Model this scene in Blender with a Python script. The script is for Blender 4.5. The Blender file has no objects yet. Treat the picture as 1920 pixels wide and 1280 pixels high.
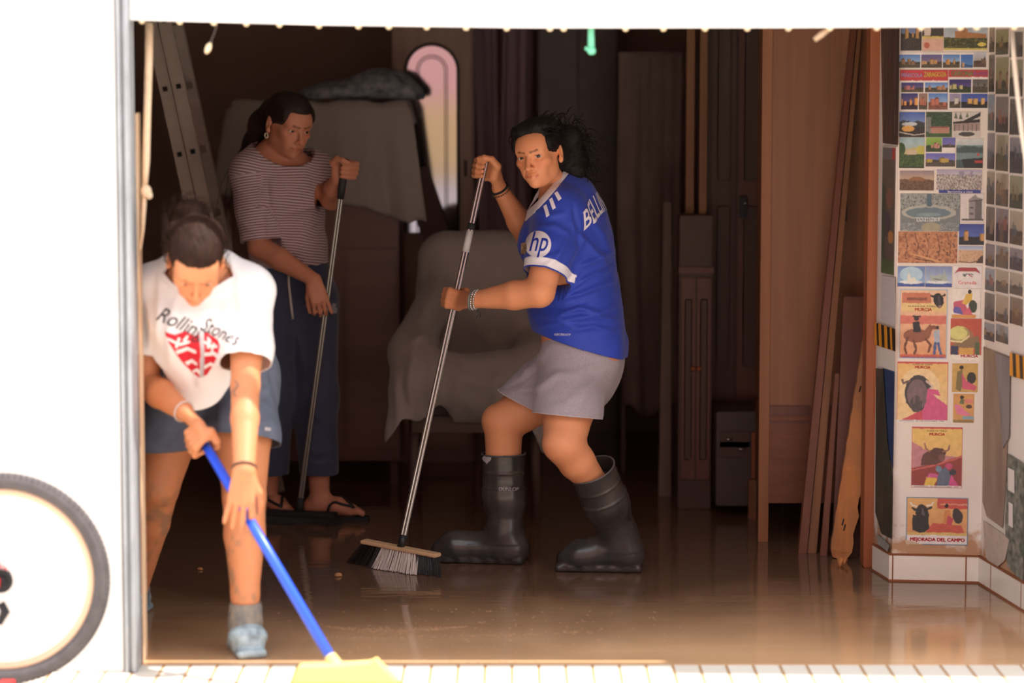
import bpy, bmesh, math, random
import numpy as np
from mathutils import Vector, Matrix
from mathutils.bvhtree import BVHTree
C = bpy.context.scene.collection
SC = bpy.context.scene
random.seed(7)
RNG = np.random.default_rng(7)

# ---------------------------------------------------------------- camera
FPX = 4900.0                       # focal length in pixels of the 1920 wide frame
CAM_H = 1.68
PITCH = math.atan2(480.0, FPX)
SP, CP = math.sin(PITCH), math.cos(PITCH)
cam = bpy.data.cameras.new('camera')
cam.sensor_width = 36.0
cam.lens = FPX / 1920.0 * 36.0
cam.clip_end = 200
cam.dof.use_dof = True
cam.dof.focus_distance = 9.08
cam.dof.aperture_fstop = 1.55
camo = bpy.data.objects.new('camera', cam)
C.objects.link(camo)
camo.location = (0, 0, CAM_H)
camo.rotation_euler = (math.pi / 2 - PITCH, 0, 0)
SC.camera = camo

# ---------------------------------------------------------------- daylight
world = bpy.data.worlds.new('sky')
SC.world = world
world.use_nodes = True
wn = world.node_tree.nodes
bg = wn['Background']
bg.inputs['Color'].default_value = (0.93, 0.96, 1.0, 1)
bg.inputs['Strength'].default_value = 2.3
sun = bpy.data.lights.new('sun', 'SUN')
sun.energy = 7.5
sun.angle = math.radians(0.6)
sun.color = (1.0, 0.94, 0.85)
suno = bpy.data.objects.new('sun', sun)
C.objects.link(suno)
suno.rotation_euler = Vector((-0.42, 0.02, -0.9)).to_track_quat('-Z', 'Y').to_euler()
SC.view_settings.view_transform = 'Standard'
SC.view_settings.look = 'None'
SC.view_settings.gamma = 1.0
SC.view_settings.use_curve_mapping = False
SC.view_settings.exposure = 0.0
SC.cycles.max_bounces = 10
SC.cycles.diffuse_bounces = 6
SC.cycles.use_denoising = True


def P(px, py, Y):
    """World point at depth Y seen at pixel (px, py) of the 1920x1280 frame."""
    u, v = (px - 960) / FPX, (640 - py) / FPX
    d = Vector((u, CP + v * SP, -SP + v * CP))
    return Vector((0, 0, CAM_H)) + d * (Y / d.y)


def G(px, py, z=0.0):
    u, v = (px - 960) / FPX, (640 - py) / FPX
    d = Vector((u, CP + v * SP, -SP + v * CP))
    return Vector((0, 0, CAM_H)) + d * ((z - CAM_H) / d.z)

# ---------------------------------------------------------------- helpers
def srgb(r, g, b):
    f = lambda c: (c / 255 / 12.92) if c / 255 <= 0.04045 else ((c / 255 + 0.055) / 1.055) ** 2.4
    return (f(r), f(g), f(b), 1)


MATS = {}


def mat(name, col, rough=0.6, spec=0.4, metal=0.0, var=0.0, scale=(8, 8, 8), bump=0.0, bscale=None,
        col2=None, coat=0.0, detail=4.0, attr=None, thin=None, sheen=0.0):
    """Procedural principled material: colour varied by (stretched) noise, optional bump, optional colour attribute."""
    if name in MATS:
        return MATS[name]
    m = bpy.data.materials.new(name)
    m.use_nodes = True
    nt = m.node_tree
    b = nt.nodes['Principled BSDF']
    b.inputs['Roughness'].default_value = rough
    b.inputs['Specular IOR Level'].default_value = spec
    b.inputs['Metallic'].default_value = metal
    b.inputs['Coat Weight'].default_value = coat
    b.inputs['Sheen Weight'].default_value = sheen
    b.inputs['Base Color'].default_value = col
    tc = nt.nodes.new('ShaderNodeTexCoord')
    mp = nt.nodes.new('ShaderNodeMapping')
    nt.links.new(tc.outputs['Object'], mp.inputs['Vector'])
    mp.inputs['Scale'].default_value = scale
    nz = nt.nodes.new('ShaderNodeTexNoise')
    nz.inputs['Scale'].default_value = 1.0
    nz.inputs['Detail'].default_value = detail
    nt.links.new(mp.outputs['Vector'], nz.inputs['Vector'])
    src = None
    if attr:
        at = nt.nodes.new('ShaderNodeVertexColor')
        at.layer_name = attr
        src = at.outputs['Color']
    if var > 0 or col2 is not None:
        rp = nt.nodes.new('ShaderNodeValToRGB')
        c2 = col2 if col2 is not None else tuple(c * (1 - var) for c in col[:3]) + (1,)
        c1 = col if col2 is not None else tuple(min(1, c * (1 + var)) for c in col[:3]) + (1,)
        rp.color_ramp.elements[0].position = 0.3
        rp.color_ramp.elements[1].position = 0.7
        rp.color_ramp.elements[0].color = c2
        rp.color_ramp.elements[1].color = c1
        nt.links.new(nz.outputs['Fac'], rp.inputs['Fac'])
        if src is None:
            src = rp.outputs['Color']
        else:
            mx = nt.nodes.new('ShaderNodeMixRGB')
            mx.blend_type = 'MULTIPLY'
            mx.inputs['Fac'].default_value = 1
            nt.links.new(src, mx.inputs['Color1'])
            nt.links.new(rp.outputs['Color'], mx.inputs['Color2'])
            src = mx.outputs['Color']
    if src is not None:
        nt.links.new(src, b.inputs['Base Color'])
    if bump > 0:
        bp = nt.nodes.new('ShaderNodeBump')
        bp.inputs['Strength'].default_value = 1.0
        bp.inputs['Distance'].default_value = bump
        n2 = nz
        if bscale is not None:
            mp2 = nt.nodes.new('ShaderNodeMapping')
            mp2.inputs['Scale'].default_value = bscale
            nt.links.new(tc.outputs['Object'], mp2.inputs['Vector'])
            n2 = nt.nodes.new('ShaderNodeTexNoise')
            n2.inputs['Scale'].default_value = 1.0
            n2.inputs['Detail'].default_value = 3.0
            nt.links.new(mp2.outputs['Vector'], n2.inputs['Vector'])
        nt.links.new(n2.outputs['Fac'], bp.inputs['Height'])
        nt.links.new(bp.outputs['Normal'], b.inputs['Normal'])
    MATS[name] = m
    return m


def tag(o, label=None, cat=None, group=None, kind=None):
    if label: o['label'] = label
    if cat: o['category'] = cat
    if group: o['group'] = group
    if kind: o['kind'] = kind
    return o


def empty(name, loc, label=None, cat=None, group=None):
    o = bpy.data.objects.new(name, None)
    C.objects.link(o)
    o.location = loc
    o.empty_display_size = 0.05
    return tag(o, label, cat, group)


def link(name, me, material=None, parent=None, smooth=False):
    """Link mesh ME (in world coordinates) as one object; its origin is moved to the parent's place."""
    o = bpy.data.objects.new(name, me)
    C.objects.link(o)
    if material is not None:
        for m in (material if isinstance(material, (list, tuple)) else [material]):
            me.materials.append(m)
    if smooth:
        me.polygons.foreach_set('use_smooth', [True] * len(me.polygons))
    if parent is not None:
        o.parent = parent
        off = Vector((0, 0, 0))
        q = parent
        while q is not None:
            off += q.location
            q = q.parent
        me.transform(Matrix.Translation(-off))
    return o


class MB:
    """Collects shapes in world coordinates and links them as ONE mesh object."""

    def __init__(self):
        self.v, self.f, self.mi = [], [], []

    def add(self, vs, fs, mi=0):
        n = len(self.v)
        self.v += [tuple(v) for v in vs]
        self.f += [tuple(i + n for i in f) for f in fs]
        self.mi += [mi] * len(fs)
        return self

    def hexa(self, p, mi=0):
        """8 corners: bottom ring 0-3, top ring 4-7."""
        return self.add(p, [(3, 2, 1, 0), (4, 5, 6, 7), (0, 1, 5, 4), (1, 2, 6, 5), (2, 3, 7, 6), (3, 0, 4, 7)], mi)

    def box(self, lo, hi, mi=0):
        x0, y0, z0 = lo
        x1, y1, z1 = hi
        return self.hexa([(x0, y0, z0), (x1, y0, z0), (x1, y1, z0), (x0, y1, z0),
                          (x0, y0, z1), (x1, y0, z1), (x1, y1, z1), (x0, y1, z1)], mi)

    def bar(self, a, b, w, t, up=(0, 1, 0), mi=0):
        """Rectangular bar from A to B, width W across, thickness T along UP."""
        a, b = Vector(a), Vector(b)
        d = (b - a).normalized()
        u = Vector(up)
        u = (u - d * u.dot(d)).normalized()
        s = d.cross(u)
        q = [s * (w / 2) * i + u * (t / 2) * j for i, j in ((-1, -1), (1, -1), (1, 1), (-1, 1))]
        return self.hexa([a + k for k in q] + [b + k for k in q], mi)

    def tube(self, pts, rad, seg=10, cap=True, mi=0, flat=None):
        pts = [Vector(p) for p in pts]
        n = len(pts)
        if not hasattr(rad, '__len__'):
            rad = [rad] * n
        ref = None
        vs, fs = [], []
        for i, p in enumerate(pts):
            d = (pts[min(i + 1, n - 1)] - pts[max(i - 1, 0)]).normalized()
            if ref is None:
                ref = d.orthogonal().normalized()
            ref = (ref - d * ref.dot(d))
            ref = ref.normalized() if ref.length > 1e-6 else d.orthogonal().normalized()
            s = d.cross(ref)
            for k in range(seg):
                a = 2 * math.pi * k / seg
                vs.append(p + (ref * math.cos(a) + s * math.sin(a)) * rad[i])
        for i in range(n - 1):
            for k in range(seg):
                k2 = (k + 1) % seg
                fs.append((i * seg + k, i * seg + k2, (i + 1) * seg + k2, (i + 1) * seg + k))
        if cap:
            fs.append(tuple(reversed(range(seg))))
            fs.append(tuple((n - 1) * seg + k for k in range(seg)))
        return self.add(vs, fs, mi)

    def ball(self, c, r, seg=10, mi=0):
        c = Vector(c)
        r = r if hasattr(r, '__len__') else (r, r, r)
        rows = seg // 2 + 1
        vs = [c + Vector((0, 0, r[2]))]
        for i in range(1, rows):
            t = math.pi * i / rows
            for k in range(seg):
                a = 2 * math.pi * k / seg
                vs.append(c + Vector((r[0] * math.sin(t) * math.cos(a), r[1] * math.sin(t) * math.sin(a), r[2] * math.cos(t))))
        vs.append(c - Vector((0, 0, r[2])))
        fs = []
        for k in range(seg):
            k2 = (k + 1) % seg
            fs.append((0, 1 + k, 1 + k2))
            for i in range(rows - 2):
                fs.append((1 + i * seg + k, 1 + (i + 1) * seg + k, 1 + (i + 1) * seg + k2, 1 + i * seg + k2))
            e = 1 + (rows - 2) * seg
            fs.append((e + k, len(vs) - 1, e + k2))
        return self.add(vs, fs, mi)

    def sheet(self, fn, nu, nv, mi=0):
        vs = [fn(i / nu, j / nv) for j in range(nv + 1) for i in range(nu + 1)]
        fs = [(j * (nu + 1) + i, j * (nu + 1) + i + 1, (j + 1) * (nu + 1) + i + 1, (j + 1) * (nu + 1) + i)
              for j in range(nv) for i in range(nu)]
        return self.add(vs, fs, mi)

    def mesh(self, name):
        me = bpy.data.meshes.new(name)
        me.from_pydata(self.v, [], self.f)
        if any(self.mi):
            me.polygons.foreach_set('material_index', self.mi)
        me.update()
        return me

    def build(self, name, material, parent=None, smooth=False, bevel=0.0, solid=0.0):
        me = self.mesh(name)
        bm = bmesh.new()
        bm.from_mesh(me)
        bmesh.ops.recalc_face_normals(bm, faces=bm.faces)
        if bevel > 0:
            bmesh.ops.bevel(bm, geom=bm.edges[:], offset=bevel, segments=2, affect='EDGES', clamp_overlap=True)
        bm.to_mesh(me)
        bm.free()
        o = link(name, me, material, parent, smooth)
        if solid:
            md = o.modifiers.new('thickness', 'SOLIDIFY')
            md.thickness = solid
            md.offset = 0
        return o


def structure(o):
    o['kind'] = 'structure'
    return o


def fnoise(x, y, z, seed=0, octaves=3, lac=2.1, gain=0.5):
    """Cheap smooth value from warped sines, arrays allowed, about -1..1."""
    r = np.random.default_rng(seed)
    out, amp, fr, tot = 0.0, 1.0, 1.0, 0.0
    for _ in range(octaves):
        a = r.uniform(-1, 1, (4, 3))
        ph = r.uniform(0, 6.28, 4)
        s = 0.0
        for i in range(4):
            s = s + np.sin(fr * (a[i, 0] * x + a[i, 1] * y + a[i, 2] * z) * 2.2 + ph[i] + 1.3 * np.sin(fr * (a[i, 1] * x - a[i, 2] * y + a[i, 0] * z) + ph[i]))
        out = out + amp * s / 4
        tot += amp
        amp *= gain
        fr *= lac
    return out / tot * 1.6

# ---------------------------------------------------------------- implicit surfaces (used for bodies, clothes, cloth covers)
def smin(a, b, k):
    h = np.clip(0.5 + 0.5 * (a - b) / k, 0, 1)
    return a * (1 - h) + b * h - k * h * (1 - h)


class Cone:
    """Tapered limb from A to B. flat=(axis, factor): cross-section scaled by FACTOR along AXIS."""
    def __init__(self, a, b, ra, rb, k=0.02, flat=None):
        self.a, self.b = np.array(a, float), np.array(b, float)
        self.ra, self.rb, self.k, self.flat = ra, rb, k, flat

    def bounds(self, inf):
        m = max(self.ra, self.rb) * (max(1, self.flat[1]) if self.flat else 1) + inf
        return np.minimum(self.a, self.b) - m, np.maximum(self.a, self.b) + m

    def __call__(self, X, Y, Z, inf=0.0):
        ba = self.b - self.a
        L2 = ba @ ba + 1e-12
        px, py, pz = X - self.a[0], Y - self.a[1], Z - self.a[2]
        t = np.clip((px * ba[0] + py * ba[1] + pz * ba[2]) / L2, 0, 1)
        ox, oy, oz = px - t * ba[0], py - t * ba[1], pz - t * ba[2]
        s = 1.0
        if self.flat is not None:
            ax = np.array(self.flat[0], float)
            ax = ax / np.linalg.norm(ax)
            f = self.flat[1]
            c = (ox * ax[0] + oy * ax[1] + oz * ax[2]) * (1 / f - 1)
            ox, oy, oz = ox + c * ax[0], oy + c * ax[1], oz + c * ax[2]
            s = min(1.0, f)
        return (np.sqrt(ox * ox + oy * oy + oz * oz) - (self.ra + (self.rb - self.ra) * t)) * s - inf


class Ell:
    """Ellipsoid with half-axes R in the frame M (3x3 columns) at C."""
    def __init__(self, c, r, M=None, k=0.02):
        self.c, self.r, self.k = np.array(c, float), np.array(r, float), k
        self.M = np.eye(3) if M is None else np.array(M, float)

    def bounds(self, inf):
        m = np.sqrt(((self.M * self.r) ** 2).sum(1)) + inf
        return self.c - m, self.c + m

    def __call__(self, X, Y, Z, inf=0.0):
        px, py, pz = X - self.c[0], Y - self.c[1], Z - self.c[2]
        q = [px * self.M[0, i] + py * self.M[1, i] + pz * self.M[2, i] for i in range(3)]
        r = self.r + inf
        k0 = np.sqrt(sum((q[i] / r[i]) ** 2 for i in range(3)))
        k1 = np.sqrt(sum((q[i] / (r[i] * r[i])) ** 2 for i in range(3))) + 1e-9
        return k0 * (k0 - 1) / k1


class RBox:
    """Rounded box, half sizes S, rounding R, frame M."""
    def __init__(self, c, s, r, M=None, k=0.02):
        self.c, self.s, self.r, self.k = np.array(c, float), np.array(s, float), r, k
        self.M = np.eye(3) if M is None else np.array(M, float)

    def bounds(self, inf):
        m = (np.abs(self.M) * self.s).sum(1) + inf
        return self.c - m, self.c + m

    def __call__(self, X, Y, Z, inf=0.0):
        px, py, pz = X - self.c[0], Y - self.c[1], Z - self.c[2]
        q = [np.abs(px * self.M[0, i] + py * self.M[1, i] + pz * self.M[2, i]) - (self.s[i] - self.r) for i in range(3)]
        o = np.sqrt(sum(np.maximum(v, 0) ** 2 for v in q))
        return o + np.minimum(np.maximum(np.maximum(q[0], q[1]), q[2]), 0) - self.r - inf


class Sec:
    """Elliptic section between two spine nodes: (pos, half width along L, half depth across)."""
    def __init__(self, a, b, la, lb, wa, wb, da, db, k=0.03):
        self.a, self.b = np.array(a, float), np.array(b, float)
        self.l = np.array(la, float) + np.array(lb, float)
        d = self.b - self.a
        d /= np.linalg.norm(d)
        self.d = d
        self.l -= d * (self.l @ d)
        self.l /= np.linalg.norm(self.l)
        self.f = np.cross(d, self.l)
        self.w, self.dp, self.k = (wa, wb), (da, db), k

    def bounds(self, inf):
        m = max(self.w + self.dp) + inf
        return np.minimum(self.a, self.b) - m, np.maximum(self.a, self.b) + m

    def __call__(self, X, Y, Z, inf=0.0):
        ba = self.b - self.a
        L = np.linalg.norm(ba)
        p = (X - self.a[0], Y - self.a[1], Z - self.a[2])
        al = p[0] * self.d[0] + p[1] * self.d[1] + p[2] * self.d[2]
        t = np.clip(al / L, 0, 1)
        ex = al - t * L
        w = self.w[0] + (self.w[1] - self.w[0]) * t + inf
        dp = self.dp[0] + (self.dp[1] - self.dp[0]) * t + inf
        ow = (p[0] * self.l[0] + p[1] * self.l[1] + p[2] * self.l[2]) / w
        of = (p[0] * self.f[0] + p[1] * self.f[1] + p[2] * self.f[2]) / dp
        m = np.minimum(w, dp)
        q = np.sqrt(ow * ow + of * of + (ex / m) ** 2)
        g = np.sqrt((ow / w) ** 2 + (of / dp) ** 2 + (ex / (m * m)) ** 2) + 1e-9
        return q * (q - 1) / g


class Cap:
    """PRIM cut off flat at the planes (point, normal); the flat ends are opened later with open_caps."""
    def __init__(self, prim, *planes):
        self.q, self.k = prim, prim.k
        self.pl = [(np.array(p, float), np.array(n, float) / np.linalg.norm(n)) for p, n in planes]

    def bounds(self, inf):
        return self.q.bounds(inf)

    def __call__(self, X, Y, Z, inf=0.0):
        d = self.q(X, Y, Z, inf)
        for p, n in self.pl:
            d = np.maximum(d, (X - p[0]) * n[0] + (Y - p[1]) * n[1] + (Z - p[2]) * n[2])
        return d


def near_axis(a, b, r):
    """Mask: closer than R to the segment A-B."""
    a, b = np.array(a, float), np.array(b, float)
    def f(V):
        t = np.clip((V - a) @ (b - a) / ((b - a) @ (b - a)), 0, 1)
        return np.linalg.norm(V - a - t[:, None] * (b - a), axis=1) < r
    return f


class Sub:
    """Carves PRIM out of what stands so far."""
    def __init__(self, prim, k=0.008):
        self.p, self.k = prim, k


def field(prims, h, inf=0.0, pad=0.03, floor=None):
    los, his = zip(*[p.bounds(inf) for p in prims if not isinstance(p, Sub)])
    lo, hi = np.min(los, 0) - pad, np.max(his, 0) + pad
    n = np.ceil((hi - lo) / h).astype(int) + 1
    ax = [lo[i] + h * np.arange(n[i]) for i in range(3)]
    F = np.full(n, 0.5, np.float32)
    for p in prims:
        q = p.p if isinstance(p, Sub) else p
        a, b = q.bounds(0 if isinstance(p, Sub) else inf)
        m = p.k + 2.5 * h
        s = [slice(max(0, int((a[i] - m - lo[i]) / h)), max(1, min(n[i], int((b[i] + m - lo[i]) / h) + 2))) for i in range(3)]
        if any(x.start >= x.stop for x in s):
            continue
        X, Y, Z = np.meshgrid(ax[0][s[0]], ax[1][s[1]], ax[2][s[2]], indexing='ij', sparse=True)
        v = F[s[0], s[1], s[2]]
        if isinstance(p, Sub):
            F[s[0], s[1], s[2]] = -smin(-v, q(X, Y, Z), p.k)
        else:
            F[s[0], s[1], s[2]] = smin(v, q(X, Y, Z, inf), p.k)
    if floor is not None:
        F = np.maximum(F, (floor - ax[2])[None, None, :].astype(np.float32))
    return F, lo, ax


def nets(F, lo, h):
    """Surface nets: vertices and quads of F = 0."""
    I = F < 0
    nx, ny, nz = F.shape
    s = np.zeros((nx - 1, ny - 1, nz - 1), np.int8)
    for i in (0, 1):
        for j in (0, 1):
            for k in (0, 1):
                s += I[i:nx - 1 + i, j:ny - 1 + j, k:nz - 1 + k]
    act = (s > 0) & (s < 8)
    idx = np.argwhere(act)
    num = np.full(act.shape, -1, np.int32)
    num[act] = np.arange(len(idx))
    acc = np.zeros((len(idx), 3))
    cnt = np.zeros(len(idx))
    cor = [(i, j, k) for i in (0, 1) for j in (0, 1) for k in (0, 1)]
    val = {c: F[idx[:, 0] + c[0], idx[:, 1] + c[1], idx[:, 2] + c[2]].astype(float) for c in cor}
    for a in cor:
        for d in range(3):
            if a[d] == 0:
                b = tuple(1 if q == d else a[q] for q in range(3))
                m = (val[a] < 0) != (val[b] < 0)
                t = np.where(m, val[a] / np.where(m, val[a] - val[b], 1), 0)
                for q in range(3):
                    acc[:, q] += np.where(m, a[q] + (t if q == d else 0), 0)
                cnt += m
    V = (idx + acc / cnt[:, None]) * h + lo
    quads = []
    for d in range(3):
        o = [q for q in range(3) if q != d]
        A = [slice(1, F.shape[q] - 1) for q in range(3)]
        A[d] = slice(0, F.shape[d] - 1)
        B = list(A)
        B[d] = slice(1, F.shape[d])
        m = I[tuple(A)] != I[tuple(B)]
        e = np.argwhere(m)
        if not len(e):
            continue
        e = e + [0 if q == d else 1 for q in range(3)]
        sg = I[e[:, 0], e[:, 1], e[:, 2]]
        def g(da, db):
            c = e.copy()
            c[:, o[0]] += da
            c[:, o[1]] += db
            return num[c[:, 0], c[:, 1], c[:, 2]]
        q4 = np.stack([g(-1, -1), g(0, -1), g(0, 0), g(-1, 0)], 1)
        flip = sg if d != 1 else ~sg
        q4[~flip] = q4[~flip][:, ::-1]
        quads.append(q4)
    Q = np.concatenate(quads)
    return V, Q[(Q >= 0).all(1)]


def vnormals(V, Q):
    n = np.cross(V[Q[:, 2]] - V[Q[:, 0]], V[Q[:, 3]] - V[Q[:, 1]])
    N = np.zeros_like(V)
    for i in range(4):
        np.add.at(N, Q[:, i], n)
    return N / (np.linalg.norm(N, axis=1)[:, None] + 1e-12)


def npmesh(name, V, Q, col=None):
    me = bpy.data.meshes.new(name)
    me.vertices.add(len(V))
    me.vertices.foreach_set('co', np.asarray(V, np.float32).ravel())
    nq = Q.shape[1]
    me.loops.add(nq * len(Q))
    me.loops.foreach_set('vertex_index', Q.astype(np.int32).ravel())
    me.polygons.add(len(Q))
    me.polygons.foreach_set('loop_start', np.arange(0, nq * len(Q), nq, dtype=np.int32))
    me.update(calc_edges=True)
    me.validate()
    if col is not None:
        at = me.color_attributes.new('tint', 'FLOAT_COLOR', 'POINT')
        c = np.ones((len(V), 4), np.float32)
        c[:, :3] = col
        at.data.foreach_set('color', c.ravel())
    return me


def compact(V, Q, keep, *arrs):
    Q = Q[keep]
    u, inv = np.unique(Q, return_inverse=True)
    return (V[u], inv.reshape(Q.shape)) + tuple(a[u] for a in arrs)


def cut(V, Q, cuts):
    """Open the cloth: each cut is (point, normal, centre, radius); what lies on the normal's side within the sphere goes, the rim is snapped to the plane."""
    for c in cuts:
        p, n = np.array(c[0], float), np.array(c[1], float)
        n = n / np.linalg.norm(n)
        g = (V - p) @ n
        if len(c) > 4:
            g = g + c[4](V)
        inside = np.ones(len(V), bool) if c[2] is None else c[2](V) if callable(c[2]) else np.linalg.norm(V - np.array(c[2]), axis=1) < c[3]
        gone = (g > 0) & inside
        kq = ~gone[Q].all(1)
        part = gone[Q].any(1) & kq
        mv = np.zeros(len(V), bool)
        mv[Q[part].ravel()] = True
        mv &= gone
        V = V.copy()
        V[mv] -= n * g[mv][:, None]
        V, Q = compact(V, Q, kq)
    return V, Q


def relax(V, Q, it=1, f=0.5):
    for _ in range(it):
        S = np.zeros_like(V)
        n = np.zeros(len(V))
        for i in range(4):
            np.add.at(S, Q[:, i], V[Q[:, (i + 1) % 4]] + V[Q[:, (i + 3) % 4]])
            np.add.at(n, Q[:, i], 2)
        V = V + f * (S / n[:, None] - V)
    return V


def blob(prims, h, inf=0.0, floor=None, it=1):
    F, lo, ax = field(prims, h, inf, floor=floor)
    V, Q = nets(F, lo, h)
    if it:
        V = relax(V, Q, it)
    return V, Q


def folds(V, lines, view=True):
    """Fold height at V: lines = (list of pixel points, height in m, width in px); measured in the photograph's directions so that a fold
    can be read off the picture, then pushed along the cloth's normals."""
    X = V[:, 0]
    Yd = V[:, 1]
    fw = Yd * CP - (V[:, 2] - CAM_H) * SP
    u = 960 + FPX * X / fw
    v = 640 - FPX * (Yd * SP + (V[:, 2] - CAM_H) * CP) / fw
    H = np.zeros(len(V))
    for pts, amp, w in lines:
        best = np.full(len(V), 1e9)
        tt = np.zeros(len(V))
        n = len(pts) - 1
        for i in range(n):
            (ax, ay), (bx, by) = pts[i], pts[i + 1]
            L2 = (bx - ax) ** 2 + (by - ay) ** 2
            t = np.clip(((u - ax) * (bx - ax) + (v - ay) * (by - ay)) / L2, 0, 1)
            d = np.hypot(u - ax - t * (bx - ax), v - ay - t * (by - ay))
            s = d < best
            best[s] = d[s]
            tt[s] = (i + t[s]) / n
        H += amp * np.exp(-(best / w) ** 2) * np.sin(np.pi * np.clip(tt * 0.9 + 0.05, 0, 1)) ** 0.6
    return H

# ---------------------------------------------------------------- the setting
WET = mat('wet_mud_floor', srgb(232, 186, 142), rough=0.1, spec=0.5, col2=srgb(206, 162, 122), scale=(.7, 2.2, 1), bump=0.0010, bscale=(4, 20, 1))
nt = WET.node_tree
_b = nt.nodes['Principled BSDF']
_n = nt.nodes.new('ShaderNodeTexNoise')
_n.inputs['Scale'].default_value = 3.0
_n.inputs['Detail'].default_value = 5
_r = nt.nodes.new('ShaderNodeMapRange')
_r.inputs['From Min'].default_value = 0.35
_r.inputs['From Max'].default_value = 0.7
_r.inputs['To Min'].default_value = 0.03
_r.inputs['To Max'].default_value = 0.13
_t = nt.nodes.new('ShaderNodeTexCoord')
nt.links.new(_t.outputs['Object'], _n.inputs['Vector'])
nt.links.new(_n.outputs['Fac'], _r.inputs['Value'])
nt.links.new(_r.outputs['Result'], _b.inputs['Roughness'])
# doorway light falloff painted into the mud colour: pale near the street, darker inside
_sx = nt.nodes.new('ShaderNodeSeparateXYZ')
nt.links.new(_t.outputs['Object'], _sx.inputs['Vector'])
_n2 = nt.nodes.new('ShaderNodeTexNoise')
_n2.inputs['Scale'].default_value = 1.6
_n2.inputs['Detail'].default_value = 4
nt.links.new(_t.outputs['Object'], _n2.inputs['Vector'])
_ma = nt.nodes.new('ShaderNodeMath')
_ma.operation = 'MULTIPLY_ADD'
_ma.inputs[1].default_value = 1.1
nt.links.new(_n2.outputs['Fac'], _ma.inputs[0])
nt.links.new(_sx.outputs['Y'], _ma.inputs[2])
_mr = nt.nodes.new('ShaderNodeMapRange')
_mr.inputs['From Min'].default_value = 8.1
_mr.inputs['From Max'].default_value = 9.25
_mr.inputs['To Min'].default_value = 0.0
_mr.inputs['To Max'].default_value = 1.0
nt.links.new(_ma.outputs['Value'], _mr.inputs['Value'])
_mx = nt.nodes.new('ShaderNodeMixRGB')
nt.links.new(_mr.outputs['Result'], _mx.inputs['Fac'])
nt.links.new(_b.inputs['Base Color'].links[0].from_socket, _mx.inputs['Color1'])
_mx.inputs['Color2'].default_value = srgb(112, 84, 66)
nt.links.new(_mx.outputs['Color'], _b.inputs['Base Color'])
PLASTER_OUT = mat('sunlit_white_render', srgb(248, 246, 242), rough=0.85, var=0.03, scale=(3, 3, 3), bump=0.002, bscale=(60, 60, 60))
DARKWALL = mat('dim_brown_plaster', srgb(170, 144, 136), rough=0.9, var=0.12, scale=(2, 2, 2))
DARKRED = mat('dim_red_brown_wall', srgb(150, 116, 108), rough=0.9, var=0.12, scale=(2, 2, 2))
CEIL = mat('ceiling_paint', srgb(206, 198, 190), rough=0.9, var=0.05)
Y0 = 7.49
XL, XR, YB, ZC = -2.1, 2.3, 12.7, 2.8
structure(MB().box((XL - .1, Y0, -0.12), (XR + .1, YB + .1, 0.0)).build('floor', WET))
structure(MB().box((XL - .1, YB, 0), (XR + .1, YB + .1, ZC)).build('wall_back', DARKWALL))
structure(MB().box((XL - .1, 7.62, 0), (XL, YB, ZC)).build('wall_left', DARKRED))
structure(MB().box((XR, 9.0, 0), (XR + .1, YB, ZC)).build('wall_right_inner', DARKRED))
structure(MB().box((XL - .1, 7.62, ZC), (XR + .1, YB + .1, ZC + .1)).build('ceiling', CEIL))

# front wall left of the opening, above it, and right of it
xa = P(219, 400, 7.40).x
structure(MB().box((-9, 7.40, 0), (xa, 7.62, 4.2)).build('wall_front_left', PLASTER_OUT))
structure(MB().box((xa, 7.50, 2.2), (9, 7.62, 4.2)).build('wall_front_above', PLASTER_OUT))

PAVE = mat('pale_pavement_tiles', srgb(226, 214, 196), rough=0.8, spec=0.2)
nt = PAVE.node_tree
_b = nt.nodes['Principled BSDF']
_t = nt.nodes.new('ShaderNodeTexCoord')
_br = nt.nodes.new('ShaderNodeTexBrick')
_br.offset = 0.0
_br.inputs['Color1'].default_value = srgb(228, 221, 210)
_br.inputs['Color2'].default_value = srgb(221, 212, 199)
_br.inputs['Mortar'].default_value = srgb(172, 130, 86)
_br.inputs['Scale'].default_value = 1.0
_br.inputs['Mortar Size'].default_value = 0.0045
_br.inputs['Brick Width'].default_value = 0.078
_br.inputs['Row Height'].default_value = 0.40
nt.links.new(_t.outputs['Object'], _br.inputs['Vector'])
nt.links.new(_br.outputs['Color'], _b.inputs['Base Color'])
structure(MB().box((-12, 1.5, -0.12), (12, Y0, -0.001)).build('pavement', PAVE))
ROAD = mat('road_surface', srgb(128, 124, 128), rough=0.9, var=0.08, scale=(4, 4, 4))
structure(MB().box((-14, -11, -0.2), (14, 1.5, -0.08)).build('road', ROAD))
# street front across the road, seen only in the mirror; raised to block skylight
PINK = mat('pink_street_front', srgb(222, 168, 160), rough=0.9, var=0.05, scale=(1, 1, 1))
OCH = mat('ochre_plinth', srgb(214, 180, 128), rough=0.9, var=0.05)
m = MB().box((-14, -10.4, 0.9), (14, -10, 10.0), 0).box((-14, -10.45, -0.1), (14, -9.97, 0.9), 1)
for x in (-8, -5, -2.4, 1.6, 4.4, 7.4):
    m.box((x - .5, -10.02, 1.6), (x + .5, -9.96, 3.4), 2).box((x - .5, -10.02, 5.2), (x + .5, -9.96, 7.2), 2)
structure(m.build('wall_opposite', [PINK, OCH, mat('street_window_glass', srgb(70, 74, 84), rough=0.15)]))

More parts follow.
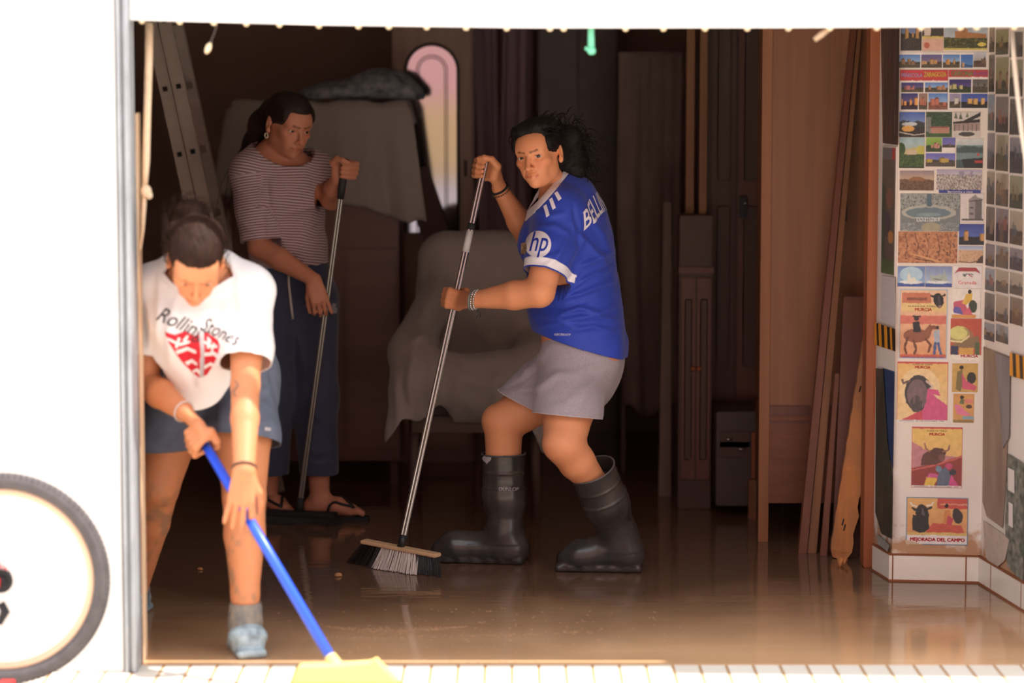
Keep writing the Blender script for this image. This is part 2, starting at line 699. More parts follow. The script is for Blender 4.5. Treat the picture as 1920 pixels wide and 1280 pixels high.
# shutter guide rail and the worn timber strip on the left of the opening
RAIL = mat('galvanised_rail', srgb(176, 182, 188), rough=0.5, metal=0.35, var=0.14, scale=(30, 30, 9), bump=0.001)
xr0, xr1 = P(221, 400, 7.38).x, P(249, 400, 7.44).x
m = MB().box((xr0, 7.385, 0), (xr0 + .012, 7.50, 2.6)).box((xr1 - .012, 7.385, 0), (xr1, 7.50, 2.6)).box((xr0 + .012, 7.40, 0), (xr1 - .012, 7.415, 2.6))
structure(m.build('trim_1', RAIL, bevel=.002))
BEIGE = mat('worn_beige_strip', srgb(226, 196, 164), rough=0.7, var=0.15, scale=(20, 20, 6))
x0, x1 = xr1 + .001, P(262, 700, 7.52).x
structure(MB().box((x0, 7.51, 0), (x1, 7.60, P(255, 212, 7.52).z)).build('trim_2', BEIGE, bevel=.003))

# ---- pier with the postcards and the side wall right of it
A, B, Cb, D = G(1672, 1088), G(1838, 1092), G(1640, 1068), G(1920, 1143)
A.z = B.z = Cb.z = D.z = 0
WHITE = mat('stained_white_plaster', srgb(226, 214, 204), rough=0.8, var=0.03, scale=(6, 6, 6), bump=0.0015, bscale=(90, 90, 90))
nt = WHITE.node_tree          # mud left by the flood: a ragged brown line a few centimetres above the skirting
_b = nt.nodes['Principled BSDF']
_t = nt.nodes.new('ShaderNodeTexCoord')
_sx = nt.nodes.new('ShaderNodeSeparateXYZ')
nt.links.new(_t.outputs['Object'], _sx.inputs['Vector'])
_nz = nt.nodes.new('ShaderNodeTexNoise')
_nz.inputs['Scale'].default_value = 14
_nz.inputs['Detail'].default_value = 6
nt.links.new(_t.outputs['Object'], _nz.inputs['Vector'])
_ma = nt.nodes.new('ShaderNodeMath')
_ma.operation = 'MULTIPLY_ADD'
_ma.inputs[1].default_value = 0.30
nt.links.new(_nz.outputs['Fac'], _ma.inputs[0])
nt.links.new(_sx.outputs['Z'], _ma.inputs[2])
_mr = nt.nodes.new('ShaderNodeMapRange')
_mr.inputs['From Min'].default_value = 0.27
_mr.inputs['From Max'].default_value = 0.315
_mr.inputs['To Min'].default_value = 0.85
_mr.inputs['To Max'].default_value = 0.0
nt.links.new(_ma.outputs['Value'], _mr.inputs['Value'])
_mx = nt.nodes.new('ShaderNodeMixRGB')
_old = _b.inputs['Base Color'].links[0].from_socket
nt.links.new(_mr.outputs['Result'], _mx.inputs['Fac'])
nt.links.new(_old, _mx.inputs['Color1'])
_mx.inputs['Color2'].default_value = srgb(176, 122, 74)
nt.links.new(_mx.outputs['Color'], _b.inputs['Base Color'])
TILE = mat('cream_skirting_tile', srgb(232, 220, 206), rough=0.25, var=0.03)
GROUT = mat('muddy_grout', srgb(140, 84, 52), rough=0.9)


def prism(poly, z0, z1):
    n = len(poly)
    vs = [(p.x, p.y, z0) for p in poly] + [(p.x, p.y, z1) for p in poly]
    fs = [tuple(reversed(range(n))), tuple(range(n, 2 * n))] + [(i, (i + 1) % n, n + (i + 1) % n, n + i) for i in range(n)]
    return MB().add(vs, fs)


dirW = (D - B).normalized()
E_ = B + dirW * 1.45                       # side wall runs towards the street
back = Vector((2.35, 9.1, 0))
structure(prism([A, B, E_, Vector((2.35, E_.y, 0)), back, Vector((Cb.x, 9.1, 0)), Cb], 0, ZC).build('wall_right', WHITE))


def wallplane(p, q):
    n = (q - p).cross(Vector((0, 0, 1))).normalized()
    if n.dot(Vector((0, 0, CAM_H)) - p) < 0:
        n = -n
    def f(px, py, off=0.0):
        d = P(px, py, 1.0) - Vector((0, 0, CAM_H))
        t = ((p + n * off) - Vector((0, 0, CAM_H))).dot(n) / d.dot(n)
        return Vector((0, 0, CAM_H)) + d * t
    f.n = n
    f.r = (Vector((0, 0, 1)).cross(n)).normalized()
    return f


FF, LF, RW = wallplane(A, B), wallplane(Cb, A), wallplane(B, D)
zb = FF(1740, 1041).z
# skirting tiles: one continuous board per face, grout lines as a child


def skirting(name, p, q, fp, joints, zt):
    n, r = fp.n, (q - p).normalized()
    L = (q - p).length
    M = MB()
    a, b = p, q
    M.hexa([a, b, b + n * .010, a + n * .010, a + Vector((0, 0, zt)), b + Vector((0, 0, zt)), b + n * .010 + Vector((0, 0, zt)), a + n * .010 + Vector((0, 0, zt))])
    o = structure(M.build(name, TILE, bevel=.0015))
    g = MB()
    for j in joints:
        c = p + r * (j * L) + n * .0102
        g.hexa([c - r * .0022, c + r * .0022, c + r * .0022 + n * .0008, c - r * .0022 + n * .0008] +
               [k + Vector((0, 0, zt)) for k in (c - r * .0022, c + r * .0022, c + r * .0022 + n * .0008, c - r * .0022 + n * .0008)])
    c0, c1 = p + n * .010, q + n * .010
    g.hexa([c0, c1, c1 + n * .003, c0 + n * .003] + [k + Vector((0, 0, .006)) for k in (c0, c1, c1 + n * .003, c0 + n * .003)])
    g.hexa([k + Vector((0, 0, zt)) for k in (p, q, q + n * .012, p + n * .012)] + [k + Vector((0, 0, zt + .005)) for k in (p, q, q + n * .012, p + n * .012)])
    g.build('grout', GROUT, o)
    return o


skirting('baseboard_front', A - FF.r * .010, B, FF, (0.04, 0.84), zb)
skirting('baseboard_side', Cb, A, LF, (), zb)
skirting('baseboard_right', B, E_, RW, (0.1, 0.32, 0.54, 0.76), zb)

WOODJ = mat('orange_brown_varnish', srgb(156, 88, 54), rough=0.45, var=0.16, scale=(30, 30, 1.2), bump=0.0006)
jx0, jx1 = P(1623, 600, 9.06).x, P(1650, 600, 9.06).x
structure(MB().box((jx0, 9.03, 0), (jx1, 9.13, ZC)).build('trim_3', WOODJ, bevel=.003))

# ---- raised white shutter across the top of the opening, with the bead ends of a rolled-up fly curtain under it
SHUT = mat('white_shutter_paint', srgb(244, 243, 240), rough=0.6, var=0.02)
CREAM = mat('cream_plastic', srgb(244, 222, 186), rough=0.4)


def shut_y(px):
    return np.interp(px, [245, 600, 1000, 1500, 1920, 2300], [37.5, 47, 52.5, 52, 49.5, 48])


sh = MB()
pxs = list(range(246, 2240, 60))
zt = 2.6
prev = None
vs = []
for k, px in enumerate(pxs):
    z = P(px, shut_y(px), 7.44).z
    x = P(px, 50, 7.44).x
    vs += [(x, 7.42, z), (x, 7.46, z), (x, 7.46, zt), (x, 7.42, zt)]
fs = []
for k in range(len(pxs) - 1):
    a, b = 4 * k, 4 * k + 4
    for i in range(4):
        fs.append((a + i, a + (i + 1) % 4, b + (i + 1) % 4, b + i))
fs += [(3, 2, 1, 0), tuple(len(vs) - 4 + i for i in range(4))]
shutter = sh.add(vs, fs).build('roller_shutter', SHUT)
tag(shutter, 'white shutter pulled up across the top of the opening', 'shutter')
# faint slanting strands of the curtain bundled against it
LINE = mat('shutter_strand', srgb(226, 216, 206), rough=0.7)
ln = MB()
for i in range(14):
    x = 1045 + i * 73
    ln.tube([P(x, -14, 7.415), P(x + 32, 20, 7.412), P(x + 52, 42 - 0 * i, 7.415)], .0022, 6)
ln.build('slanting_cord', LINE, shutter)
for x in (266, 337, 401, 462, 524, 598, 672, 729, 800, 874, 950, 1031, 1057, 1173, 1244, 1322, 1401, 1478, 1556, 1644, 1727, 1801, 1831, 1901):
    c = P(x, shut_y(x) + 1.0, 7.445)
    MB().ball(c, (.0092, .0092, .0085), 10).build('bead', CREAM, shutter, smooth=True)
# things that dangle below it
GREEN = mat('mint_green_plastic', srgb(120, 214, 176), rough=0.4)
t = empty('hanging_clip', P(1108, 54, 7.45), 'mint green clip hanging under the white shutter', 'clip')
MB().tube([P(1108, 52, 7.45), P(1108.5, 88, 7.45)], [.0085, .0095], 8).build('strap', GREEN, t, smooth=True)
MB().ball(P(1109, 95, 7.45), (.0125, .011, .012), 12).ball(P(1100, 91, 7.45), .006, 8).build('tip', GREEN, t, smooth=True)
t = empty('hanging_pull', P(394, 47, 7.45), 'small cream drop on a thin string hanging under the shutter near the ladder', 'pull')
MB().tube([P(407, 44, 7.45), P(402, 62, 7.45), P(393, 83, 7.45)], .0016, 6).build('string', mat('grey_string', srgb(96, 84, 78)), t)
MB().tube([P(395, 80, 7.45), P(392, 86, 7.45), P(389.5, 93, 7.45), P(386, 100, 7.45)], [.003, .0085, .009, .004], 10).build('drop', CREAM, t, smooth=True)
t = empty('hanging_toggle', P(1552, 54, 7.45), 'short cream toggle dangling aslant under the shutter before the wardrobe', 'toggle')
MB().tube([P(1554, 55, 7.45), P(1540, 65, 7.45), P(1527, 75, 7.45)], [.006, .0085, .007], 10).build('toggle_body', mat('tan_plastic', srgb(190, 162, 134), rough=.5), t, smooth=True)
# beige strap with a knot, tied down along the left post
ROPE = mat('beige_webbing', srgb(236, 208, 176), rough=0.8, var=0.08, scale=(60, 60, 60))
t = empty('strap', P(277, 42, 7.56), 'beige strap with a knot hanging beside the left post', 'strap')
pts = [(280, 42), (279, 120), (276, 220), (274, 300), (272, 345)]
MB().tube([P(x, y, 7.56) for x, y in pts], [.0112, .0108, .0105, .0108, .008], 8).build('webbing', ROPE, t, smooth=True)
MB().tube([P(x, y, 7.56) for x, y in [(272, 340), (270, 385), (268, 430), (263, 470)]], [.008, .007, .005, .003], 8).build('tail', ROPE, t, smooth=True)
MB().ball(P(274, 358, 7.55), (.016, .012, .018), 12).ball(P(280, 366, 7.55), (.010, .010, .012), 10).build('knot', ROPE, t, smooth=True)
# pale cord hanging at the right edge
t = MB().tube([P(x, y, 7.7) for x, y in [(1897, 56), (1901, 110), (1908, 180), (1916, 250), (1928, 330), (1938, 420)]], .007, 8).build('slack_rope', mat('pale_cord', srgb(226, 214, 200), rough=.6), smooth=True)
tag(t, 'pale slack cord hanging before the postcard-covered side wall', 'rope')

# ---------------------------------------------------------------- furniture and timber inside
def floorpy(Y):
    t = -CAM_H / Y
    return 640 - FPX * (t * CP + SP) / (CP - t * SP)


def zpx(px, py, Y):
    return P(px, py, Y).z


def xpx(px, Y, py=500):
    return P(px, py, Y).x


WOOD_M = mat('mid_brown_veneer', srgb(134, 88, 62), rough=0.5, var=0.13, scale=(26, 26, 0.9), bump=0.0003)
WOOD_R = mat('red_brown_wood', srgb(104, 64, 54), rough=0.5, var=0.15, scale=(26, 26, 1.1))
WOOD_D = mat('dark_brown_wood', srgb(88, 68, 62), rough=0.6, var=0.15, scale=(20, 20, 1.1))
WOOD_L = mat('light_batten_wood', srgb(134, 92, 60), rough=0.6, var=0.12, scale=(30, 30, 1.5))
WOOD_G = mat('grey_brown_wood', srgb(136, 114, 106), rough=0.6, var=0.08, scale=(20, 20, 1.2))
IRON = mat('dark_ironwork', srgb(46, 46, 50), rough=0.4, metal=0.7)
STEEL = mat('bright_metal', srgb(190, 190, 194), rough=0.25, metal=0.9)
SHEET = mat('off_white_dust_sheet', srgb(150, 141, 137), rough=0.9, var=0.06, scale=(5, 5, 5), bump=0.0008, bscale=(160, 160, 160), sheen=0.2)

# tall wardrobe side near the pier
Yw = 9.55
t = empty('wardrobe', (xpx(1520, Yw), Yw, 0), 'tall plain brown wardrobe standing on legs left of the leaning boards', 'wardrobe')
xw0, xw1 = xpx(1426, Yw), xpx(1622, Yw)
zr1, zr0 = zpx(1480, 763, Yw), zpx(1480, 943, Yw)
MB().box((xw0 + .036, Yw + .004, zr1), (xw1 - .002, Yw + .55, 2.25)).build('side_panel', WOOD_M, t)
m = MB().box((xw0, Yw - .004, 0), (xw0 + .037, Yw + .035, 2.27)).box((xw1 - .03, Yw - .002, 0), (xw1, Yw + .035, 2.27))
m.build('corner_post', mat('post_veneer', srgb(146, 94, 60), rough=.5, var=.13, scale=(26, 26, .9)), t, bevel=.002)
m = MB().box((xw0 + .037, Yw + .002, zr0), (xw1 - .03, Yw + .54, zr1 - .028))
m.build('lower_panel', mat('lower_veneer', srgb(116, 68, 48), rough=.5, var=.16, scale=(6, 6, 40)), t)
MB().box((xw0 + .036, Yw - .005, zr1 - .03), (xw1 - .03, Yw + .03, zr1 + .006)).box((xw0 + .036, Yw - .003, zr1 - .062), (xw1 - .03, Yw + .03, zr1 - .05)).build('rail', WOOD_R, t, bevel=.003)
MB().box((xw0 + .01, Yw + .5, 0), (xw0 + .04, Yw + .54, zr0 + .01)).build('leg', WOOD_M, t)
hx = xpx(1580, Yw)
MB().box((hx - .012, Yw - .012, zpx(1580, 414, Yw)), (hx + .012, Yw - .002, zpx(1580, 378, Yw))).build('hinge', IRON, t)

# dark doors and drawers behind it
Yd = 10.5
t = empty('cupboard', (xpx(1375, Yd), Yd, 0), 'dark red-brown cupboard with a black lock, left of the tall wardrobe', 'cupboard')
MB().box((xpx(1322, Yd), Yd, 0), (xpx(1470, Yd), Yd + .5, 2.4)).build('carcass', WOOD_D, t)
for a, b in ((1332, 1378), (1382, 1430)):
    M = MB().box((xpx(a, Yd), Yd - .018, .42), (xpx(b, Yd), Yd, 2.35))
    d = M.build('door', WOOD_R if a > 1350 else WOOD_D, t, bevel=.003)
    MB().box((xpx(a + 10, Yd), Yd - .026, 1.3), (xpx(b - 10, Yd), Yd - .017, 2.25)).box((xpx(a + 10, Yd), Yd - .026, .55), (xpx(b - 10, Yd), Yd - .017, 1.2)).build('raised_panel', WOOD_D, d, bevel=.005)
lk = MB().box((xpx(1384, Yd), Yd - .045, zpx(1390, 408, Yd)), (xpx(1398, Yd), Yd - .018, zpx(1390, 368, Yd))).build('lock', IRON, t, bevel=.003)
MB().ball((xpx(1394, Yd), Yd - .047, zpx(1394, 380, Yd)), .007, 8).build('keyhole_plate', STEEL, lk, smooth=True)
Ys = 10.13
t = empty('drawer_unit', (xpx(1385, Ys), Ys, 0), 'low dark drawer unit with two bright handles beside the wardrobe foot', 'drawer unit')
MB().box((xpx(1346, Ys), Ys, 0.04), (xpx(1424, Ys), Ys + .35, zpx(1390, 772, Ys))).build('body', mat('near_black_wood', srgb(78, 68, 66), rough=.5, var=.1), t, bevel=.004)
MB().box((xpx(1412, Ys), Ys - .012, zpx(1418, 898, Ys)), (xpx(1423, Ys), Ys + .01, zpx(1418, 810, Ys))).build('edge_strip', WOODJ, t)
for (hx, hy) in ((1366, 823), (1390, 841)):
    c = P(hx, hy, Ys - .02)
    d = MB().box((xpx(1352, Ys), Ys - .012, c.z - .035), (xpx(1408, Ys), Ys, c.z + .028)).build('drawer', WOOD_D, t, bevel=.002)
    MB().tube([c + Vector((-.012, 0.008, 0)), c + Vector((-.012, -.012, 0)), c + Vector((.012, -.012, 0)), c + Vector((.012, 0.008, 0))], .0045, 8).build('handle', STEEL, d, smooth=True)
# narrow cabinet with battens standing on it
Yn = 10.3
t = empty('cabinet', (xpx(1300, Yn), Yn, 0), 'narrow dark panelled cabinet under the two light battens', 'cabinet')
zc = zpx(1300, 404, Yn)
MB().box((xpx(1274, Yn), Yn, 0), (xpx(1336, Yn), Yn + .16, zc)).build('body', WOOD_D, t, bevel=.004)
MB().box((xpx(1272, Yn), Yn - .012, zpx(1300, 512, Yn)), (xpx(1338, Yn), Yn + .02, zpx(1300, 500, Yn))).build('moulding', WOOD_R, t, bevel=.003)
for k in range(2):
    a = 1278 + k * 29
    d = MB().box((xpx(a, Yn), Yn - .012, .12), (xpx(a + 26, Yn), Yn, zpx(1300, 520, Yn))).build('door', WOOD_R, t, bevel=.003)
    MB().box((xpx(a + 6, Yn), Yn - .018, .2), (xpx(a + 20, Yn), Yn - .011, zpx(1300, 560, Yn))).build('raised_panel', WOOD_D, d, bevel=.004)
    MB().ball((xpx(a + (22 if k == 0 else 4), Yn), Yn - .022, zpx(1300, 690, Yn)), .010, 8).build('knob', WOODJ, d, smooth=True)
for i, (a, b, yb) in enumerate(((1285, 1300, 396), (1310, 1324, 424))):
    lab = ['left one of two light wooden battens upright on the narrow cabinet', 'right one of two light wooden battens upright on the narrow cabinet'][i]
    yy = Yn + (.1 if i == 0 else .05)
    zz = zc + .001
    if i == 0:
        M = MB().box((xpx(a, yy), yy, zz), (xpx(b, yy), yy + .03, 2.5))
    else:
        M = MB().box((xpx(a, yy), yy, zz), (xpx(b, yy), yy + .03, 2.5))
    tag(M.build('batten', WOOD_L, bevel=.002), lab, 'batten', 'battens on the narrow cabinet')
# grey board
a0 = xpx(1238, 10.6)
tag(MB().hexa([(a0, 10.62, 0), (a0 + .05, 10.62, 0), (a0 + .05, 10.65, 0), (a0, 10.65, 0), (xpx(1250, 10.6), 10.82, zpx(1262, 380, 10.8)), (xpx(1264, 10.6), 10.82, zpx(1262, 380, 10.8)), (xpx(1264, 10.6), 10.85, zpx(1262, 380, 10.8)), (xpx(1250, 10.6), 10.85, zpx(1262, 380, 10.8))]).build('board', WOOD_G, bevel=.002), 'narrow grey board leaning left of the narrow dark cabinet', 'board')

# tall thing under a grey cloth, centre right
Yc = 11.2
t = empty('shelving', (xpx(1215, Yc), Yc + .25, 0), 'tall shelving under a hanging grey-brown cloth, right of the woman in blue', 'shelving')
for x in (1168, 1262):
    MB().box((xpx(x, Yc), Yc + .1, 0), (xpx(x + 8, Yc), Yc + .5, zpx(1215, 100, Yc))).build('side_panel', WOOD_D, t)
for py in (104, 400, 700, 900):
    z = zpx(1215, py, Yc)
    MB().box((xpx(1168, Yc), Yc + .1, z - .02), (xpx(1270, Yc), Yc + .5, z)).build('shelf', WOOD_D, t)


def hang(x0, x1, z0, z1, Y, amp, nf, seed, nu=60, nv=40, lean=0.0, wav=0.02):
    def fn(u, v):
        x = x0 + (x1 - x0) * u + wav * math.sin(5 * v + seed) * (1 - v)
        z = z0 + (z1 - z0) * v + (0.03 * math.sin(9 * u + seed) if v == 0 else 0)
        d = amp * (0.35 + 0.65 * (1 - v)) * (math.sin(nf * u * 6.283 + seed + 1.2 * math.sin(3 * v + seed)) + .4 * math.sin(nf * 2.3 * u * 6.283 + 2 * seed))
        return (x, Y + d + lean * v, z)
    return MB().sheet(fn, nu, nv)


CURT = mat('grey_brown_cloth', srgb(120, 102, 98), rough=0.95, var=0.16, scale=(9, 9, 4), bump=.001, bscale=(60, 60, 60))
tag(hang(xpx(1160, Yc), xpx(1278, Yc), .28, zpx(1215, 97, Yc), Yc + .04, .018, 2.3, 1.0).build('hanging_cloth', CURT, smooth=True, solid=.004), 'grey-brown cloth hanging down before the tall shelving', 'cloth')
MAUVE = mat('mauve_curtain', srgb(150, 124, 136), rough=0.9, var=0.1, scale=(30, 30, 2))
cu = empty('curtain', (xpx(940, 12.1), 12.1, .5), 'mauve curtain in narrow folds right of the arched mirror', 'curtain')
hang(xpx(886, 12.1), xpx(934, 12.1), .5, 2.5, 12.1, .03, 1.8, .4).build('curtain_panel', MAUVE, cu, smooth=True, solid=.004)
hang(xpx(944, 12.1), xpx(998, 12.1), .5, 2.5, 12.1, .03, 2.1, 2.4).build('curtain_panel', MAUVE, cu, smooth=True, solid=.004)
MB().tube([P(880, 30, 12.1) + Vector((0, 0, .1)), P(996, 30, 12.1) + Vector((0, 0, .1))], .012, 8).build('rod', IRON, cu)
# dark wardrobe behind the woman in blue
Yk = 11.9
t = empty('dark_wardrobe', (xpx(1080, Yk), Yk, 0), 'black-brown wardrobe in deep shade behind the woman in blue', 'wardrobe')
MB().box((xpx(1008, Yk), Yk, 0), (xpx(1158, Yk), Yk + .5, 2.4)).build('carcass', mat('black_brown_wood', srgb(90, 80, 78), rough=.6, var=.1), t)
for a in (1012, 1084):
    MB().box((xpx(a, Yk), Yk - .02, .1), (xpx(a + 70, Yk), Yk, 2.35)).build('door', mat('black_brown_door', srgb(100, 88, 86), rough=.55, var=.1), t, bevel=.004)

# wardrobe with the arched mirror
Ym = 11.6
t = empty('mirror_wardrobe', (xpx(810, Ym), Ym, 0), 'grey-brown wardrobe whose door holds a tall arched mirror', 'wardrobe')
fx0, fx1 = xpx(733, Ym), xpx(889, Ym)
zt_ = zpx(810, 30, Ym) + .15
MB().box((fx0, Ym + .03, 0), (fx1, Ym + .33, zt_)).build('carcass', WOOD_G, t)
tilt = math.radians(0.75)
mx0, mx1 = xpx(763, Ym), xpx(859, Ym)
mc, mr = (mx0 + mx1) / 2, (mx1 - mx0) / 2
mz1 = zpx(810, 84, Ym) - mr
mz0 = zpx(810, 436, Ym)


def tiltY(z):
    return Ym - math.tan(tilt) * (z - mz0) - .01


def arch(r, grow=0.0, n=28, zb=None):
    zb = mz0 - grow if zb is None else zb
    p = [(mc - r, zb)] + [(mc - r * math.cos(math.pi * i / n), mz1 + r * math.sin(math.pi * i / n)) for i in range(n + 1)] + [(mc + r, zb)]
    return p


# door slab with an arched opening
outer = arch(mr)
dv, df = [], []
dx0, dx1, dz0, dz1 = fx0 + .012, fx1 - .012, .08, zt_ - .05
ring = []
for (x, z) in outer:
    if z > mz1 + 1e-6:
        a = math.atan2(z - mz1, x - mc)
        s = min((dz1 - mz1) / max(math.sin(a), 1e-6), ((dx1 - mc) if math.cos(a) > 0 else (mc - dx0)) / max(abs(math.cos(a)), 1e-6))
        ring.append((mc + s * math.cos(a), mz1 + s * math.sin(a)))
    else:
        ring.append((dx0 if x < mc else dx1, z))
M = MB()
for i in range(len(outer) - 1):
    q = []
    for (x, z), (x2, z2) in ((outer[i], outer[i + 1]), (ring[i], ring[i + 1])):
        q.append(((x, z), (x2, z2)))
    (a, b), (c, d) = q
    M.hexa([(p[0], tiltY(p[1]) + o, p[1]) for o in (-.012, .014) for p in (a, b, d, c)])
M.hexa([(x, tiltY(z) + o, z) for o in (-.012, .014) for x, z in ((dx0, dz0), (dx1, dz0), (dx1, mz0), (dx0, mz0))])
door = M.build('door', mat('greige_door_wood', srgb(150, 124, 112), rough=.55, var=.08, scale=(20, 20, 1.2)), t)
GLASS = mat('dusty_mirror_glass', srgb(186, 180, 186), rough=0.06, metal=1.0, var=.06, scale=(3, 3, 2))
pts = arch(mr + .004)
M = MB()
n = len(pts)
M.add([(x, tiltY(z) + .004, z) for x, z in pts] + [(x, tiltY(z) + .010, z) for x, z in pts],
      [tuple(reversed(range(n))), tuple(range(n, 2 * n))] + [(i, (i + 1) % n, n + (i + 1) % n, n + i) for i in range(n)])
mir = M.build('mirror', GLASS, door)
EDGE = mat('dark_mirror_bead', srgb(64, 56, 56), rough=.4)
MB().tube([(x, tiltY(z) - .012, z) for x, z in arch(mr + .002)], .0075, 8).build('frame_bead', EDGE, door, smooth=True)
for r in (mr * .60, mr * .50):
    MB().tube([(x, tiltY(z) + .002, z) for x, z in arch(r)], .0024, 6).build('etched_line', EDGE, mir)
MB().tube([(mx1 + .035, tiltY(z) - .016, z) for z in (zpx(800, 300, Ym), zpx(800, 330, Ym))], .006, 8).build('handle', IRON, door)

# dresser under a sheet, with a bundle of blankets on top
Yf = 10.95
t = empty('dresser', (xpx(600, Yf), Yf, 0), 'bulky red-brown dresser half covered by a sheet behind the woman in stripes', 'dresser')
zd = zpx(600, 196, Yf)
MB().box((xpx(436, Yf), Yf, .10), (xpx(748, Yf), Yf + .55, zd)).build('body', mat('deep_red_brown', srgb(116, 80, 74), rough=.45, var=.14, scale=(1.4, 8, 14)), t, bevel=.006)
for a in (440, 546, 650):
    MB().box((xpx(a, Yf), Yf - .014, .16), (xpx(a + 94, Yf), Yf, 1.0)).build('door', mat('deep_red_door', srgb(120, 84, 78), rough=.45, var=.14, scale=(1.4, 8, 14)), t, bevel=.004)
for a in (440, 730):
    MB().box((xpx(a, Yf), Yf + .02, 0), (xpx(a + 14, Yf), Yf + .08, .11)).build('foot', WOOD_D, t)


def drape(x0, x1, Yfront, depth, ztop, hem, amp, nf, seed, flare=0.05, nu=90, nv=60):
    """Sheet over a box top: back edge, top, then down the front to a wavy hem; sides hang out beyond the box."""
    def fn(u, v):
        x = x0 + (x1 - x0) * u
        zh = hem(u)
        topL = depth
        frontL = ztop - zh
        s = v * (topL + frontL)
        wob = math.sin(nf * u * 6.283 + seed) + .5 * math.sin(nf * 2.1 * u * 6.283 + seed * 2)
        if s < topL:
            y, z = Yfront + depth - s, ztop + .012 + .006 * wob
        else:
            k = (s - topL) / frontL
            y = Yfront - .015 - amp * k * (.6 + .4 * wob) - .012 * math.sin(min(1, k * 6) * 1.57)
            z = ztop - (s - topL)
            x += flare * k * (u - .5) * 2
        e = max(0.0, abs(u - .5) * 2 - .93) / .07
        z -= .10 * e * (1 if s < topL else .2)
        return (x, y, z)
    return MB().sheet(fn, nu, nv)


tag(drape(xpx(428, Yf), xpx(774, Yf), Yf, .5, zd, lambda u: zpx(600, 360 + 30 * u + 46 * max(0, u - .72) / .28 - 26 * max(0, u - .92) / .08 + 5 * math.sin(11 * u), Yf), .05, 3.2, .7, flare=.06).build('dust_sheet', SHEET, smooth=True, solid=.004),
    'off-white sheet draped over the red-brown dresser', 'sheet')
BUND = mat('patterned_blanket', srgb(150, 152, 158), rough=.95, col2=srgb(70, 80, 94), scale=(24, 24, 24), bump=.003, bscale=(30, 30, 30), detail=5)
pr = []
for (px, py, rx, ry, rz) in ((600, 180, .10, .14, .045), (655, 172, .13, .16, .055), (715, 158, .11, .16, .07), (745, 170, .09, .16, .065), (765, 180, .07, .14, .045)):
    c = P(px, py, Yf + .2)
    pr.append(Ell((c.x, c.y, max(c.z, zd + rz * .7)), (rx, ry, rz), k=.05))
V, Q = blob(pr, .012)
N = vnormals(V, Q)
V = V + N * (fnoise(V[:, 0] * 18, V[:, 1] * 18, V[:, 2] * 26, 3) * .010)[:, None]
V[:, 2] = np.maximum(V[:, 2], zd + .020)
bun = link('blanket_bundle', npmesh('blanket_bundle', V, Q), BUND, smooth=True)
tag(bun, 'blue-grey patterned blanket bundled on top of the draped dresser', 'blanket')

# armchair under a white sheet
Ya = 10.2
ac = P(885, 930, Ya)
pr = []
wx = lambda px: xpx(px, Ya, 700)
zz = lambda py: zpx(885, py, Ya)
cush = [RBox((wx(895), Ya + .42, (zz(455) + zz(760)) / 2), (.225, .11, (zz(455) - zz(760)) / 2), .09, k=.06),
        RBox((wx(885), Ya + .10, zz(735)), (.24, .34, .075), .06, k=.06),
        RBox((wx(775), Ya + .10, zz(690)), (.05, .32, .10), .045, k=.06),
        RBox((wx(1000), Ya + .10, zz(690)), (.05, .32, .10), .045, k=.06)]
t = empty('armchair', (ac.x, Ya + .1, 0), 'armchair under a pale sheet between the mirror wardrobe and the woman in blue', 'armchair')
V, Q = blob(cush, .014)
link('upholstery', npmesh('upholstery', V, Q), mat('dark_upholstery', srgb(84, 74, 70), rough=.9, var=.1), t, smooth=True)
for dx in (-.22, .24):
    for dy in (-.18, .38):
        x, y = wx(885) + dx, Ya + .1 + dy
        MB().tube([(x, y, zz(745)), (x + dx * .06, y, .0)], [.024, .017], 8).build('leg', WOOD_D, t, smooth=True)
MB().box((wx(775), Ya - .18, zz(800)), (wx(1000), Ya + .5, zz(765))).build('frame', WOOD_D, t, bevel=.004)
V, Q = blob(cush + [Cone((wx(775), Ya - .22, zz(735)), (wx(760), Ya - .28, zz(800)), .06, .05, k=.06), Cone((wx(1000), Ya - .22, zz(720)), (wx(1005), Ya - .25, zz(800)), .05, .05, k=.05), Cone((wx(790), Ya - .22, zz(690)), (wx(990), Ya - .22, zz(690)), .06, .06, k=.08),
                    Cone((wx(800), Ya - .24, zz(700)), (wx(990), Ya - .24, zz(745)), .05, .05, k=.06), Cone((wx(822), Ya + .3, zz(560)), (wx(770), Ya - .1, zz(650)), .06, .05, k=.09)], .012, inf=.022)
N = vnormals(V, Q)
ln_ = [([(835, 500), (800, 600), (775, 680)], .020, 16), ([(870, 520), (900, 620), (960, 690)], .014, 14), ([(760, 650), (790, 640), (850, 660)], .016, 10),
       ([(830, 690), (900, 720), (980, 700)], .016, 14), ([(780, 660), (770, 720), (775, 790)], .022, 10), ([(810, 670), (815, 740), (810, 800)], .018, 9),
       ([(850, 690), (860, 730), (850, 770)], .014, 9), ([(920, 470), (940, 540), (990, 600)], .014, 13), ([(745, 700), (748, 760), (746, 800)], .016, 8), ([(925, 700), (930, 740), (925, 790)], .014, 10)]
V = V + N * (folds(V, ln_) + .004 * fnoise(V[:, 0] * 14, V[:, 1] * 10, V[:, 2] * 8, 5))[:, None]
hemf = lambda V: -(.05 * np.sin(V[:, 0] * 17 + .6) + .03 * np.sin(V[:, 0] * 41) + np.where(V[:, 0] > wx(850), -.10 - .03 * np.sin(V[:, 0] * 60), .0))
V, Q = cut(V, Q, [((0, 0, zz(775)), (0, 0, -1), None, 0, lambda V: -hemf(V) * 1.0)])
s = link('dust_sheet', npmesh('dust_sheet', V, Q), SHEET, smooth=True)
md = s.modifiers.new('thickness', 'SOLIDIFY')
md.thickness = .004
tag(s, 'off-white sheet thrown over the armchair, ragged hem', 'sheet')
